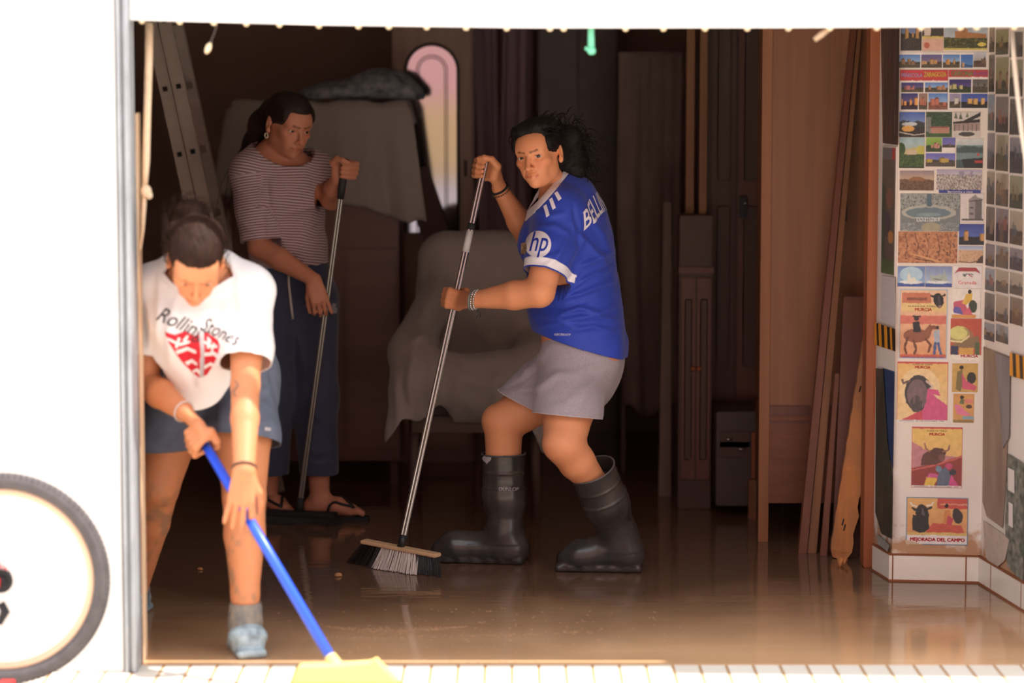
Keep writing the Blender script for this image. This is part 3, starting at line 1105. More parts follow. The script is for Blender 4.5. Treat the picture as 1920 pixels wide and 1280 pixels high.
# dark slanting boards between mirror and armchair
Yq = 11.38
tag(MB().bar(G(962, floorpy(Yq)), P(776, 318, Yq + .15), .12, .02).build('board', WOOD_D, bevel=.002), 'short dark board slanting in front of the arched mirror', 'board')

# things leaning against the wardrobe and the jamb
def lean(name, b0, b1, Yb, t0, t1, Yt, thick, material, label, cat, group=None):
    """Board with its foot on the floor: bottom edge px b0..b1 at depth Yb, top edge px t0..t1 (px, py) at depth Yt."""
    a, b = P(b0, 1000, Yb), P(b1, 1000, Yb)
    a.z = b.z = 0
    a.x, b.x = G(b0, floorpy(Yb)).x, G(b1, floorpy(Yb)).x
    c, d = P(t0[0], t0[1], Yt), P(t1[0], t1[1], Yt)
    th = Vector((0, thick, 0))
    o = MB().hexa([a, b, b + th, a + th, c, d, d + th, c + th]).build(name, material, bevel=.002)
    return tag(o, label, cat, group)



WOOD_P = mat('brown_trim_wood', srgb(112, 64, 44), rough=.45, var=.14, scale=(30, 30, 1.0))
WOOD_Q = mat('tan_trim_wood', srgb(128, 84, 54), rough=.5, var=.14, scale=(30, 30, 1.0))
lean('plank', 1497, 1513, 9.30, (1598, 40), (1608, 40), 9.50, .05, WOOD_P, 'long red-brown plank leaning against the tall wardrobe', 'plank', 'leaning planks')
lean('plank', 1514, 1531, 9.31, (1609, 40), (1617, 40), 9.51, .03, WOOD_Q, 'lighter brown plank leaning right beside the long red-brown one', 'plank', 'leaning planks')
lean('plank', 1538, 1551, 9.26, (1566, 700), (1574, 700), 9.33, .02, WOOD_P, 'short brown plank between the long planks and the rough orange one', 'plank', 'leaning planks')
lean('panel_board', 1560, 1618, 9.24, (1582, 556), (1626, 556), 9.36, .02, WOOD_R, 'dark brown board standing behind the rough orange plank', 'board')
ROUGH = mat('rough_orange_timber', srgb(206, 132, 74), rough=.75, col2=srgb(132, 98, 78), scale=(14, 14, 3.4), bump=.004, bscale=(40, 40, 8), detail=6)
t = empty('rough_plank', G(1574, 1058), 'rough splintered orange plank with rusty nails leaning at the door jamb', 'plank')
a, b = G(1555, 1046), G(1594, 1052)
c, d = P(1622, 612, 9.19), P(1664, 612, 9.19)
nsl = 26
vs, fs = [], []
for i in range(nsl + 1):
    k = i / nsl
    l, r = a.lerp(c, k), b.lerp(d, k)
    jl, jr = .0015 * math.sin(i * 2.3) , .004 * math.sin(i * 1.7) + .003 * math.sin(i * 4.1)
    l, r = l + Vector((jl, 0, 0)), r + Vector((jr, 0, 0))
    if i == 0:
        l, r = l + Vector((.012, 0, 0.004)), r + Vector((-.018, 0, 0.0))
    th = Vector((0, .026, 0))
    sd = Vector((.004, .012, 0))
    vs += [l + sd * 0, r, r + th, l + th]
for i in range(nsl):
    for j in range(4):
        fs.append((4 * i + j, 4 * i + (j + 1) % 4, 4 * i + 4 + (j + 1) % 4, 4 * i + 4 + j))
fs += [(3, 2, 1, 0), (4 * nsl, 4 * nsl + 1, 4 * nsl + 2, 4 * nsl + 3)]
MB().add(vs, fs).build('plank_body', ROUGH, t)
RUST = mat('rusty_nail', srgb(64, 44, 38), rough=.8)
for (px, py) in ((1586, 985), (1583, 975), (1622, 722), (1615, 726)):
    p = P(px, py, 9.11 + (1050 - py) / 440 * .08)
    MB().tube([p + Vector((0, .02, 0)), p + Vector((-.004, -.012, .004)), p + Vector((-.010, -.022, -.014))], .0028, 6).build('nail', RUST, t)
MB().tube([P(1577, 1050, 9.08), P(1575, 1060, 9.05)], [.014, .004], 6).tube([P(1585, 1047, 9.08), P(1583, 1056, 9.05)], [.010, .003], 6).build('splinter', ROUGH, t)

# aluminium ladder
ALU = mat('dull_aluminium', srgb(178, 166, 156), rough=.45, metal=.35, var=.08, scale=(6, 6, 20))
t = empty('ladder', G(495, 945), 'aluminium extension ladder leaning in the dark left corner', 'ladder')
Yl = 10.35
top, bot = P(279, -40, Yl), P(495, 940, Yl)
bot.z = 0
dirl = (bot - top).normalized()
side = Vector((-dirl.z, 0, dirl.x))
if side.x < 0:
    side = -side
HOLE = mat('rung_socket', srgb(26, 24, 24), rough=.8)
for s0, s1, dy in ((-.052, -.004, 0.0), (.0, .052, 0.0)):
    for y in (0.0, .36):
        a, b = top + side * ((s0 + s1) / 2), bot + side * ((s0 + s1) / 2)
        yv = Vector((0, y, 0))
        M = MB().bar(a + yv, b + yv, s1 - s0, .022)
        M.bar(a + yv + side * (s0 - (s0 + s1) / 2 + .004) + Vector((0, -.012, 0)), b + yv + side * (s0 - (s0 + s1) / 2 + .004) + Vector((0, -.012, 0)), .006, .008)
        M.bar(a + yv + side * (s1 - (s0 + s1) / 2 - .004) + Vector((0, -.012, 0)), b + yv + side * (s1 - (s0 + s1) / 2 - .004) + Vector((0, -.012, 0)), .006, .008)
        M.build('stile', ALU, t)
for k in range(8):
    q = P(324, 164, Yl)
    f0 = (q - top).dot(dirl)
    L = f0 + k * .262 - .262
    for s in (-.028, .026):
        c = top + dirl * L + side * s
        MB().bar(c + Vector((0, .005, 0)), c + Vector((0, .37, 0)), .024, .024, up=side).build('rung', ALU, t)
        MB().bar(c + Vector((0, -.0135, 0)), c + Vector((0, .004, 0)), .019, .019, up=side).build('rung_socket', HOLE, t)

# ---- bicycle wheel at the left edge
Yb = 7.22
bc = P(6, 1089, Yb)
R = .298
bc.z = R + .007
RUB = mat('dusty_tyre_rubber', srgb(90, 86, 88), rough=.85, var=.15, scale=(30, 30, 30))
RIM = mat('tan_rim_band', srgb(222, 188, 160), rough=.4, metal=.2)
t = empty('bicycle', (bc.x, Yb, 0), 'bicycle whose knobbly wheel shows against the white wall', 'bicycle')


def ring(M, R_, r_, n=96, m=12, c=bc, fl=1.0):
    vs = [(c.x + (R_ + r_ * math.cos(b)) * math.cos(a), c.y + r_ * fl * math.sin(b), c.z + (R_ + r_ * math.cos(b)) * math.sin(a))
          for a in [2 * math.pi * i / n for i in range(n)] for b in [2 * math.pi * j / m for j in range(m)]]
    fs = [(i * m + j, ((i + 1) % n) * m + j, ((i + 1) % n) * m + (j + 1) % m, i * m + (j + 1) % m) for i in range(n) for j in range(m)]
    return M.add(vs, fs)


w = ring(MB(), R - .021, .0235).build('tyre', RUB, t, smooth=True)
M = MB()
for i in range(110):
    a = 2 * math.pi * i / 110
    for off in (-.016, -.006, .006, .016):
        rr = R - .001 - abs(off) * .28
        aa = a + (.014 if abs(off) < .01 else 0)
        c = Vector((bc.x + rr * math.cos(aa), bc.y + off, bc.z + rr * math.sin(aa)))
        tn = Vector((-math.sin(aa), 0, math.cos(aa)))
        M.bar(c - tn * .004, c + tn * .004, .007, .009, up=(math.cos(aa), 0, math.sin(aa)))
k = M.build('tread_block', RUB, w)
k['kind'] = 'stuff'
ring(MB(), R - .050, .0115, fl=.9).build('rim', RIM, t, smooth=True)
for i in range(32):
    a = 2 * math.pi * i / 32
    s = 1 if i % 2 else -1
    h = Vector((bc.x + .025 * math.cos(a + .9 * s), bc.y + .026 * s, bc.z + .025 * math.sin(a + .9 * s)))
    e = Vector((bc.x + (R - .055) * math.cos(a), bc.y, bc.z + (R - .055) * math.sin(a)))
    MB().tube([h, e], .0009, 5).build('spoke', mat('pale_spoke', srgb(235, 235, 235), rough=.4), t)
MB().tube([bc + Vector((0, -.05, 0)), bc + Vector((0, .05, 0))], .016, 12).tube([bc + Vector((0, -.036, 0)), bc + Vector((0, -.028, 0))], .034, 16).build('hub', IRON, t)
MB().tube([bc + Vector((.0, -.04, -.06)), bc + Vector((.012, -.04, -.085)), bc + Vector((-.005, -.04, -.12))], [.012, .014, .008], 8).build('derailleur', IRON, t)
# rest of the frame, beyond the picture's left edge
bb = bc + Vector((-.42, 0, -.02))
st, hd = bc + Vector((-.50, 0, .48)), bc + Vector((-.98, 0, .50))
fw_ = bc + Vector((-1.02, 0, 0))
BIKE = mat('red_frame_paint', srgb(196, 40, 44), rough=.35)
M = MB()
for a, b in ((bc + Vector((0, .06, 0)), bb), (bc + Vector((0, -.06, 0)), bb), (bb, st), (bb, hd), (st, hd), (st, bc + Vector((0, .06, 0))), (hd, fw_ + Vector((0, .05, 0))), (hd, fw_ + Vector((0, -.05, 0)))):
    M.tube([a, b], .014, 8)
M.build('frame', BIKE, t, smooth=True)
fwb = fw_.copy()
ring(MB(), R - .021, .0235, c=fwb).build('tyre', RUB, t, smooth=True)
ring(MB(), R - .050, .0115, c=fwb, fl=.9).build('rim', RIM, t, smooth=True)
MB().ball(st + Vector((.02, 0, .12)), (.13, .07, .03), 12).tube([st, st + Vector((0, 0, .11))], .012, 8).build('saddle', IRON, t, smooth=True)
MB().tube([hd + Vector((0, 0, -.02)), hd + Vector((.02, 0, .14))], .014, 8).tube([hd + Vector((.02, -.28, .15)), hd + Vector((.02, .10, .15))], .012, 8).build('handlebar', IRON, t, smooth=True)
pd = P(18, 1277, Yb - .09)
MB().box((pd.x - .03, pd.y - .04, max(pd.z - .012, .004)), (pd.x + .012, pd.y + .03, max(pd.z, .018))).build('pedal', BIKE, t, bevel=.003)

# ---------------------------------------------------------------- people
def W(px, py, Y):
    return np.array(P(px, py, Y))


def unit(v):
    v = np.array(v, float)
    return v / np.linalg.norm(v)


def rot(yaw, pitch, roll):
    return np.array(Matrix.Rotation(math.radians(yaw), 3, 'Z') @ Matrix.Rotation(math.radians(pitch), 3, 'X') @ Matrix.Rotation(math.radians(roll), 3, 'Y'))


class Head:
    """Face looks along local -Y, up is +Z, x to the picture's right when it faces the camera."""
    def __init__(self, c, yaw, pitch, roll, s=1.0, lids=0.0055, look=(0, 0), jaw=1.0, nose=1.0):
        self.c, self.M, self.s, self.lids, self.look = np.array(c), rot(yaw, pitch, roll), s, lids, look
        self.jaw, self.nose = jaw, nose

    def p(self, x, y, z):
        return self.c + self.M @ (np.array((x, y, z)) * self.s)

    def loc(self, V):
        return (V - self.c) @ self.M / self.s

    def E(self, x, y, z, rx, ry, rz, k=.02, R=None):
        M = self.M if R is None else self.M @ np.array(R)
        return Ell(self.p(x, y, z), np.array((rx, ry, rz)) * self.s, M, k * self.s)

    def K(self, a, b, ra, rb, k=.01):
        return Cone(self.p(*a), self.p(*b), ra * self.s, rb * self.s, k * self.s)

    def prims(self):
        j, nz = self.jaw, self.nose
        o = [self.E(0, .016, .034, .073, .094, .082), self.E(0, -.030, -.022, .058 * j, .060, .074, .03),
             self.E(0, -.036, -.062, .042 * j, .045, .040, .03), self.E(0, -.072, -.089, .017, .015, .015, .02)]
        for sx in (-1, 1):
            o += [self.E(sx * .046 * j, .002, -.050, .014, .024, .024, .03),
                  self.E(sx * .042, -.056, -.014, .020, .022, .015, .025),
                  self.E(sx * .026, -.064, -.046, .016, .016, .018, .02)]
        for sx in (-1, 1):
            o.append(Sub(self.E(sx * .032, -.094, .004, .019, .018, .0125), .012 * self.s))
        o.append(self.K((-.040, -.0715, .0265), (.040, -.0715, .0265), .0105, .0105, .026))
        o.append(self.K((-.014, -.081, .0250), (.014, -.081, .0250), .0092, .0092, .022))
        o.append(self.E(0, -.052, .050, .052, .036, .034, .03))
        o += [self.K((0, -.088, .016), (0, -.107 - .008 * (nz - 1), -.030), .0068, .0088, .010),
              self.E(0, -.1085 - .008 * (nz - 1), -.0325, .0095, .0095, .0085, .006)]
        for sx in (-1, 1):
            o.append(self.E(sx * .0118, -.0985, -.0345, .0072, .0095, .0066, .006))
        for sx in (-1, 1):
            o.append(Sub(self.E(sx * .0058, -.104, -.0415, .0034, .0050, .0036), .002))
        # mouth
        o += [self.E(0, -.081, -.060, .026, .013, .016, .012)]
        o += [self.K((-.024, -.0850, -.0590), (-.006, -.0945, -.0565), .0026, .0042, .004), self.K((.024, -.0850, -.0590), (.006, -.0945, -.0565), .0026, .0042, .004),
              self.K((-.006, -.0945, -.0565), (.006, -.0945, -.0565), .0042, .0042, .004)]
        o += [self.K((-.021, -.0850, -.0640), (0, -.0930, -.0665), .0030, .0052, .004), self.K((.021, -.0850, -.0640), (0, -.0930, -.0665), .0030, .0052, .004)]
        o += [Sub(self.K((-.026, -.0865, -.0612), (0, -.1005, -.0612), .0015, .0019), .003), Sub(self.K((.026, -.0865, -.0612), (0, -.1005, -.0612), .0015, .0019), .003)]
        for sx in (-1, 1):
            o.append(Sub(self.K((sx * .0185, -.094, -.037), (sx * .030, -.082, -.062), .0022, .0014), .007 * self.s))
        # eyelids
        for sx in (-1, 1):
            c = self.p(sx * .0315, -.0735, .004)
            o.append(Lid(c, .0142 * self.s, self.M, self.lids * self.s, .013 * self.s))
        # ears
        for sx in (-1, 1):
            R = np.array(Matrix.Rotation(sx * math.radians(24), 3, 'Z') @ Matrix.Rotation(math.radians(-10), 3, 'X'))
            o.append(self.E(sx * .0765, .016, .000, .0075, .0185, .031, .006, R))
            o.append(self.E(sx * .0745, .008, -.024, .0070, .0095, .0115, .006, R))
            o.append(Sub(self.E(sx * .0835, .008, .003, .0060, .0095, .0175, R=R), .005 * self.s))
        return o

    def tints(self, V, col, lip=(.72, .42, .40), brow=(.16, .11, .09), browd=1.0):
        q = self.loc(V)
        near = (np.abs(q[:, 0]) < .09) & (q[:, 1] < .03) & (np.abs(q[:, 2]) < .12)
        def seg(a, b, r, soft):
            a, b = np.array(a), np.array(b)
            t = np.clip((q - a) @ (b - a) / ((b - a) @ (b - a)), 0, 1)
            d = np.linalg.norm(q - a - t[:, None] * (b - a), axis=1)
            return np.clip((r + soft - d) / soft, 0, 1) * near
        def paint(w, c):
            col[:] = col * (1 - w[:, None]) + np.array(c) * w[:, None]
        for sx in (-1, 1):
            w = np.maximum(seg((sx * .011, -.095, .0215), (sx * .034, -.0885, .0262), .0026, .0028), seg((sx * .034, -.0885, .0262), (sx * .051, -.0715, .0215), .0016, .003))
            paint(w * browd, brow)
            paint(seg((sx * .040, -.078, -.018), (sx * .044, -.074, -.022), .012, .018) * .30, np.array((1.02, .70, .62)))
            paint(seg((sx * .022, -.085, -.008), (sx * .040, -.080, -.008), .003, .006) * .25, (.70, .62, .60))
            # lash line
            c = np.array((sx * .0315, -.0735, .004))
            d = q - c
            rr = np.linalg.norm(d, axis=1)
            ap = self.lids * np.sqrt(np.clip(1 - (d[:, 0] / .013) ** 2, 0, 1))
            w = ((rr < .0165) & (d[:, 1] < -.002) & (np.abs(d[:, 2] - ap) < .0022) & (np.abs(d[:, 0]) < .0135)).astype(float)
            paint(w * .8, (.12, .09, .08))
        paint(seg((0, -.11, -.032), (0, -.10, -.03), .008, .01) * .22, (1.02, .74, .66))
        w = np.maximum.reduce([seg((-.022, -.0860, -.0592), (0, -.0970, -.0575), .0030, .0022), seg((.022, -.0860, -.0592), (0, -.0970, -.0575), .0030, .0022), seg((-.017, -.0880, -.0650), (.017, -.0880, -.0650), .0038, .0022), seg((0, -.0960, -.0655), (0, -.0960, -.0660), .0042, .0025)])
        paint(w * .75, lip)
        paint(seg((-.025, -.087, -.0612), (0, -.098, -.0612), .0004, .0014) * .6, np.array(lip) * .4)
        paint(seg((.025, -.087, -.0612), (0, -.098, -.0612), .0004, .0014) * .6, np.array(lip) * .4)
        return col

    def eyes(self, parent, iris=(0.05, 0.03, 0.02)):
        for sx in (-1, 1):
            c = self.p(sx * .0315, -.0735, .004)
            d = unit(self.M @ unit((math.sin(self.look[0]), -math.cos(self.look[0]), math.sin(self.look[1]))))
            a = unit(np.cross(d, (0, 0, 1)))
            b = np.cross(a, d)
            r = .0128 * self.s
            vs, fs, mi = [], [], []
            seg, rows = 24, 16
            for i in range(rows + 1):
                t = math.pi * i / rows
                for k in range(seg):
                    f = 2 * math.pi * k / seg
                    vs.append(c + r * (d * math.cos(t) + math.sin(t) * (a * math.cos(f) + b * math.sin(f))))
            M = MB()
            for i in range(rows):
                ang = (i + .5) * 180 / rows
                m = 2 if ang < 12 else 1 if ang < 34 else 0
                for k in range(seg):
                    fs.append(((i * seg + k), (i * seg + (k + 1) % seg), ((i + 1) * seg + (k + 1) % seg), ((i + 1) * seg + k)))
                    mi.append(m)
            M.v, M.f, M.mi = [tuple(v) for v in vs], fs, mi
            M.build('eye', [mat('eye_white', srgb(222, 208, 200), rough=.2), mat('brown_iris', iris + (1,), rough=.15), mat('pupil', (.006, .006, .006, 1), rough=.1)], parent, smooth=True)


class Lid:
    def __init__(self, c, r, M, ap, wx):
        self.c, self.r, self.M, self.ap, self.wx, self.k = c, r, M, ap, wx, .004

    def bounds(self, inf):
        return self.c - self.r - inf, self.c + self.r + inf

    def __call__(self, X, Y, Z, inf=0.0):
        p = (X - self.c[0], Y - self.c[1], Z - self.c[2])
        q = [sum(p[j] * self.M[j, i] for j in range(3)) for i in range(3)]
        d = np.sqrt(sum(v * v for v in q)) - self.r
        ap = self.ap * np.sqrt(np.clip(1 - (q[0] / self.wx) ** 2, 0, 1))
        op = np.where(q[1] < 0, ap - np.abs(q[2]), -.01)
        return np.maximum(d, op)


def grip(wrist, Ch, h, ep, r=.013, s=1.0, right=True, thumb=True):
    """Closed hand round a pole: Ch centre on the axis, h axis towards the thumb side, ep from the axis towards the palm; fingers leave the palm away from the wrist."""
    Ch, h, wrist = np.array(Ch), unit(h), np.array(wrist)
    ep = unit(np.array(ep) - h * (np.array(ep) @ h))
    ef = np.cross(h, ep)
    if ef @ (wrist - Ch) > 0:
        ef = -ef
    o = []
    pt = lambda e, f, z: Ch + (ep * e + ef * f) * s + h * (z * s)
    mc = []
    for z, fl, rad in ((.029, .96, .0095), (.0105, 1.02, .0097), (-.0085, .97, .0094), (-.026, .82, .0084)):
        q = [pt(r + .015, .020 - .1 * abs(z), z), pt(-.004, .020 + (r + .012) * fl, z * .98), pt(-(r + .009) * fl, .010, z * .95), pt(-(r + .004) * fl, -.014, z * .92)]
        for i, (ra, rb) in enumerate(((rad * 1.12, rad), (rad, rad * .92), (rad * .92, rad * .82))):
            o.append(Cone(q[i], q[i + 1], ra * s, rb * s, .0035))
        w = wrist + h * (z * .35 * s)
        o.append(Cone(q[0], pt(r + .018, -.026, z * .8), rad * 1.18 * s, .0125 * s, .008))
        o.append(Cone(pt(r + .018, -.026, z * .8), w, .0125 * s, .0155 * s, .012))
        mc.append(q[0])
    if thumb:
        q = [pt(r + .010, -.042, .020), pt(-.002, -.034, .040), pt(-.024, -.018, .040), pt(-.030, .004, .034)]
        for i, (ra, rb) in enumerate(((.0150, .0108), (.0108, .0098), (.0096, .0078))):
            o.append(Cone(q[i], q[i + 1], ra * s, rb * s, .006 if i else .012))
    return o


def open_hand(wrist, d, n, s=1.0, curls=((20, 20, 15),) * 4, spread=6, thumb_side=1, thumb=(.5, .35)):
    """Hand with separate fingers: d wrist->fingers, n back of the hand; curls per finger in degrees."""
    d = unit(d)
    n = unit(np.array(n) - d * (np.array(n) @ d))
    sd = np.cross(d, n) * thumb_side
    wrist = np.array(wrist)
    o = []
    tips = []
    for i, (off, ln, rad) in enumerate(((.027, .95, .0088), (.009, 1.05, .0090), (-.009, .98, .0086), (-.025, .78, .0077))):
        mcp = wrist + (d * (.086 - .004 * abs(i - 1)) + sd * off + n * (-.002 * abs(i - 1.3))) * s
        o.append(Cone(wrist + sd * off * .55 * s, mcp, .0155 * s, .0108 * s, .010))
        a = math.radians(spread) * (1.5 - i) * .55
        dd = unit(d * math.cos(a) + sd * math.sin(a))
        ang, p = 0.0, mcp
        for jn, (L, ra, rb) in enumerate(((.043, 1.0, .95), (.026, .95, .88), (.021, .88, .72))):
            ang += math.radians(curls[i][jn])
            q = p + (dd * math.cos(ang) - n * math.sin(ang)) * L * ln * s
            o.append(Cone(p, q, rad * ra * s, rad * rb * s, .0035))
            p = q
        tips.append(p)
    a, b = thumb
    t0 = wrist + (d * .022 + sd * .020 - n * .006) * s
    t1 = t0 + (d * .034 + sd * .030 * a * 2 - n * .012) * s
    t2 = t1 + (d * .030 + sd * .014 * a - n * .016 * b * 2) * s
    t3 = t2 + (d * .024 + sd * .002 - n * .012 * b * 2) * s
    o += [Cone(t0, t1, .0150 * s, .0112 * s, .012), Cone(t1, t2, .0108 * s, .0098 * s, .005), Cone(t2, t3, .0096 * s, .0076 * s, .005)]
    return o, tips


def chain(pts, radii, k=.012, flat=None):
    return [Cone(pts[i], pts[i + 1], radii[i], radii[i + 1], k, flat) for i in range(len(pts) - 1)]


def torso(nodes, l, k=.04):
    """nodes: (pos, half width, half depth); l lateral direction(s)."""
    ls = l if isinstance(l, list) else [l] * len(nodes)
    return [Sec(nodes[i][0], nodes[i + 1][0], ls[i], ls[i + 1], nodes[i][1], nodes[i + 1][1], nodes[i][2], nodes[i + 1][2], k) for i in range(len(nodes) - 1)]


SKIN_N = 0


def skin_mat(name, col, rough=.5):
    m = mat(name, (1, 1, 1, 1), rough=rough, spec=.35, attr='tint', var=.04, scale=(45, 45, 45), bump=.0006, bscale=(240, 240, 240))
    b = m.node_tree.nodes['Principled BSDF']
    b.inputs['Subsurface Weight'].default_value = .12
    b.inputs['Subsurface Radius'].default_value = (1.0, .35, .2)
    b.inputs['Subsurface Scale'].default_value = .006
    return m


def shrink_to(bvh, pts, dirn, eps=.0015, back=1.0):
    """Throw each point along DIRN onto the cloth and lift it EPS off."""
    out = []
    d = Vector(dirn).normalized()
    for p in pts:
        p = Vector(p)
        hit, nrm, _, _ = bvh.ray_cast(p - d * back, d)
        if hit is None:
            hit, nrm, _, _ = bvh.find_nearest(p)
        if nrm.dot(d) > 0:
            nrm = -nrm
        out.append(hit + nrm * eps)
    return out


def decal(name, polys, frame, bvh, dirn, material, parent, eps=.0015, res=.004):
    """Flat print laid on cloth: polys = list of 2D outlines (metres) in FRAME (origin, right, up), filled with a fine grid."""
    M = MB()
    o, rx, up = [np.array(v, float) for v in frame]
    for poly in polys:
        bm = bmesh.new()
        vs = [bm.verts.new((x, y, 0)) for x, y in poly]
        bm.faces.new(vs)
        bmesh.ops.triangulate(bm, faces=bm.faces[:])
        for _ in range(4):
            e = [e for e in bm.edges if e.calc_length() > res * 1.5]
            if not e:
                break
            bmesh.ops.subdivide_edges(bm, edges=e, cuts=1)
            bmesh.ops.triangulate(bm, faces=bm.faces[:])
        bm.verts.index_update()
        pts = [o + rx * v.co.x + up * v.co.y for v in bm.verts]
        M.add(shrink_to(bvh, pts, dirn, eps), [tuple(v.index for v in f.verts) for f in bm.faces])
        bm.free()
    return M.build(name, material, parent)


def textmesh(txt, size, shear=0.0, align='CENTER', bold=0.0, space=1.0):
    cu = bpy.data.curves.new('lettering', 'FONT')
    cu.body = txt
    cu.size = size
    cu.shear = shear
    cu.align_x = align
    cu.align_y = 'CENTER'
    cu.offset = bold
    cu.space_character = space
    cu.resolution_u = 3
    ob = bpy.data.objects.new('lettering', cu)
    C.objects.link(ob)
    dg = bpy.context.evaluated_depsgraph_get()
    me = bpy.data.meshes.new_from_object(ob.evaluated_get(dg))
    bpy.data.objects.remove(ob)
    bpy.data.curves.remove(cu)
    return me


def print_text(name, txt, size, frame, bvh, dirn, material, parent, eps=.0018, res=.006, sx=1.0, curve=0.0, **kw):
    me = textmesh(txt, size, **kw)
    bm = bmesh.new()
    bm.from_mesh(me)
    bpy.data.meshes.remove(me)
    bmesh.ops.triangulate(bm, faces=bm.faces[:])
    for _ in range(3):
        e = [e for e in bm.edges if e.calc_length() > res * 1.6]
        if not e:
            break
        bmesh.ops.subdivide_edges(bm, edges=e, cuts=1)
        bmesh.ops.triangulate(bm, faces=bm.faces[:])
    bm.verts.index_update()
    o, rx, up = [np.array(v, float) for v in frame]
    pts = [o + rx * (v.co.x * sx) + up * (v.co.y + curve * v.co.x ** 2) for v in bm.verts]
    fs = [tuple(v.index for v in f.verts) for f in bm.faces]
    bm.free()
    if bvh is not None:
        pts = shrink_to(bvh, pts, dirn, eps)
    return MB().add(pts, fs).build(name, material, parent)


def cloth(name, V, Q, material, parent, thick=.003):
    o = link(name, npmesh(name, V, Q), material, parent, smooth=True)
    md = o.modifiers.new('thickness', 'SOLIDIFY')
    md.thickness = thick
    md.offset = -1
    return o


def tree_of(V, Q):
    return BVHTree.FromPolygons([tuple(v) for v in V], [tuple(int(i) for i in q) for q in Q])


def bands(V, Q, specs):
    """Cut bands cleanly out of a cloth: specs = (planes [(p, n)..], mask of face centres); returns the rest and then each band as meshes' (verts, faces)."""
    bm = bmesh.new()
    vs = [bm.verts.new(v) for v in V]
    for q in Q:
        try:
            bm.faces.new([vs[i] for i in q])
        except ValueError:
            pass
    lab = {}
    for planes, mask in specs:
        for p, n in planes:
            fs = [f for f in bm.faces if mask(np.array([f.calc_center_median()]), .02)[0]]
            g = list({e for f in fs for e in f.edges}) + list({v for f in fs for v in f.verts}) + fs
            bmesh.ops.bisect_plane(bm, geom=g, dist=1e-5, plane_co=Vector(p), plane_no=Vector(n))
    cen = np.array([f.calc_center_median() for f in bm.faces])
    which = np.zeros(len(cen), int)
    for i, (planes, mask) in enumerate(specs):
        which[mask(cen, 0)] = i + 1
    out = []
    bm.verts.index_update()
    co = np.array([v.co for v in bm.verts])
    fl = [[v.index for v in f.verts] for f in bm.faces]
    for i in range(len(specs) + 1):
        idx = {}
        ff = []
        for k in np.nonzero(which == i)[0]:
            ff.append(tuple(idx.setdefault(j, len(idx)) for j in fl[k]))
        out.append(([tuple(co[j]) for j in idx], ff))
    bm.free()
    return out


def cloth_poly(name, vf, material, parent, thick=.003):
    me = bpy.data.meshes.new(name)
    me.from_pydata(vf[0], [], vf[1])
    o = link(name, me, material, parent, smooth=True)
    md = o.modifiers.new('thickness', 'SOLIDIFY')
    md.thickness = thick
    md.offset = -1
    return o


def vdir(px, py):
    return P(px, py, 9.0) - Vector((0, 0, CAM_H))


def strands(name, paths, r0, r1, material, parent, seg=4):
    M = MB()
    for p in paths:
        n = len(p)
        M.tube(p, [r0 + (r1 - r0) * i / (n - 1) for i in range(n)], seg)
    return M.build(name, material, parent, smooth=True)


def hair_blob(name, prims, h, material, parent, H, groove=90, amp=.003, seed=1, fr=(1, 1, .25)):
    V, Q = blob(prims, h)
    N = vnormals(V, Q)
    q = H.loc(V)
    a = np.arctan2(q[:, 0], q[:, 2] + .02)
    V = V + N * (amp * .5 * np.sin(groove * a + 5 * np.sin(q[:, 1] * 30 + seed) + 9 * fnoise(q[:, 0] * 25, q[:, 1] * 9, q[:, 2] * 25, seed)) + amp * 1.2 * fnoise(q[:, 0] * 40, q[:, 1] * 40, q[:, 2] * 40, seed + 1))[:, None]
    return link(name, npmesh(name, V, Q), material, parent, smooth=True)


HAIR_B = mat('black_hair', srgb(24, 20, 20), rough=.6, spec=.2, var=.2, scale=(60, 60, 12), bump=.0015, bscale=(300, 300, 40))
HAIR_D = mat('dark_brown_hair', srgb(46, 34, 30), rough=.55, spec=.25, var=.25, scale=(60, 60, 12), bump=.0015, bscale=(300, 300, 40))
HAIR_R = mat('brown_hair', srgb(44, 27, 20), rough=.65, spec=.12, var=.3, scale=(50, 50, 12), bump=.0015, bscale=(260, 260, 40))

# ======== woman in the blue jersey
wm = empty('person', G(1010, 1062), 'woman in a blue football jersey, grey shorts and black boots pushing a broom', 'person')
SKA = srgb(224, 152, 110)
Yb0 = 9.05
th = math.radians(9)
F_ = np.array((-math.cos(th), math.sin(th), 0))           # she faces left and a little into the room
L_ = np.array((-math.sin(th), -math.cos(th), 0))          # her left, towards the street
nodes = [(W(1084, 700, Yb0), .146, .106), (W(1084, 650, Yb0), .154, .116), (W(1082, 600, Yb0), .148, .116), (W(1080, 555, Yb0), .140, .108),
         (W(1072, 500, Yb0), .150, .118), (W(1065, 450, Yb0), .154, .120), (W(1061, 405, Yb0), .160, .104), (W(1058, 376, Yb0 - .01), .125, .066)]
H1 = Head(W(1011, 292, 8.93), -24, 5, -8, .98, lids=.0040, look=(.30, -.03), jaw=.90, nose=1.6)
neck0 = W(1046, 364, Yb0 - .01)
Sl = W(1052, 398, Yb0 - .135)            # near (left) shoulder
El = W(1012, 548, Yb0 - .24)
Wl = W(888, 562, Yb0 - .15)
Sr = W(1060, 385, Yb0 + .14)
Er = W(996, 452, Yb0 + .20)
Wr = W(936, 352, Yb0 + .10)
# broom pole
PT, PB = W(909, 308, 9.10), W(753, 1018, 8.985)
pd_ = unit(PT - PB)


def pole_at(py):
    k = (py - 1018) / (308 - 1018)
    return PB + (PT - PB) * k


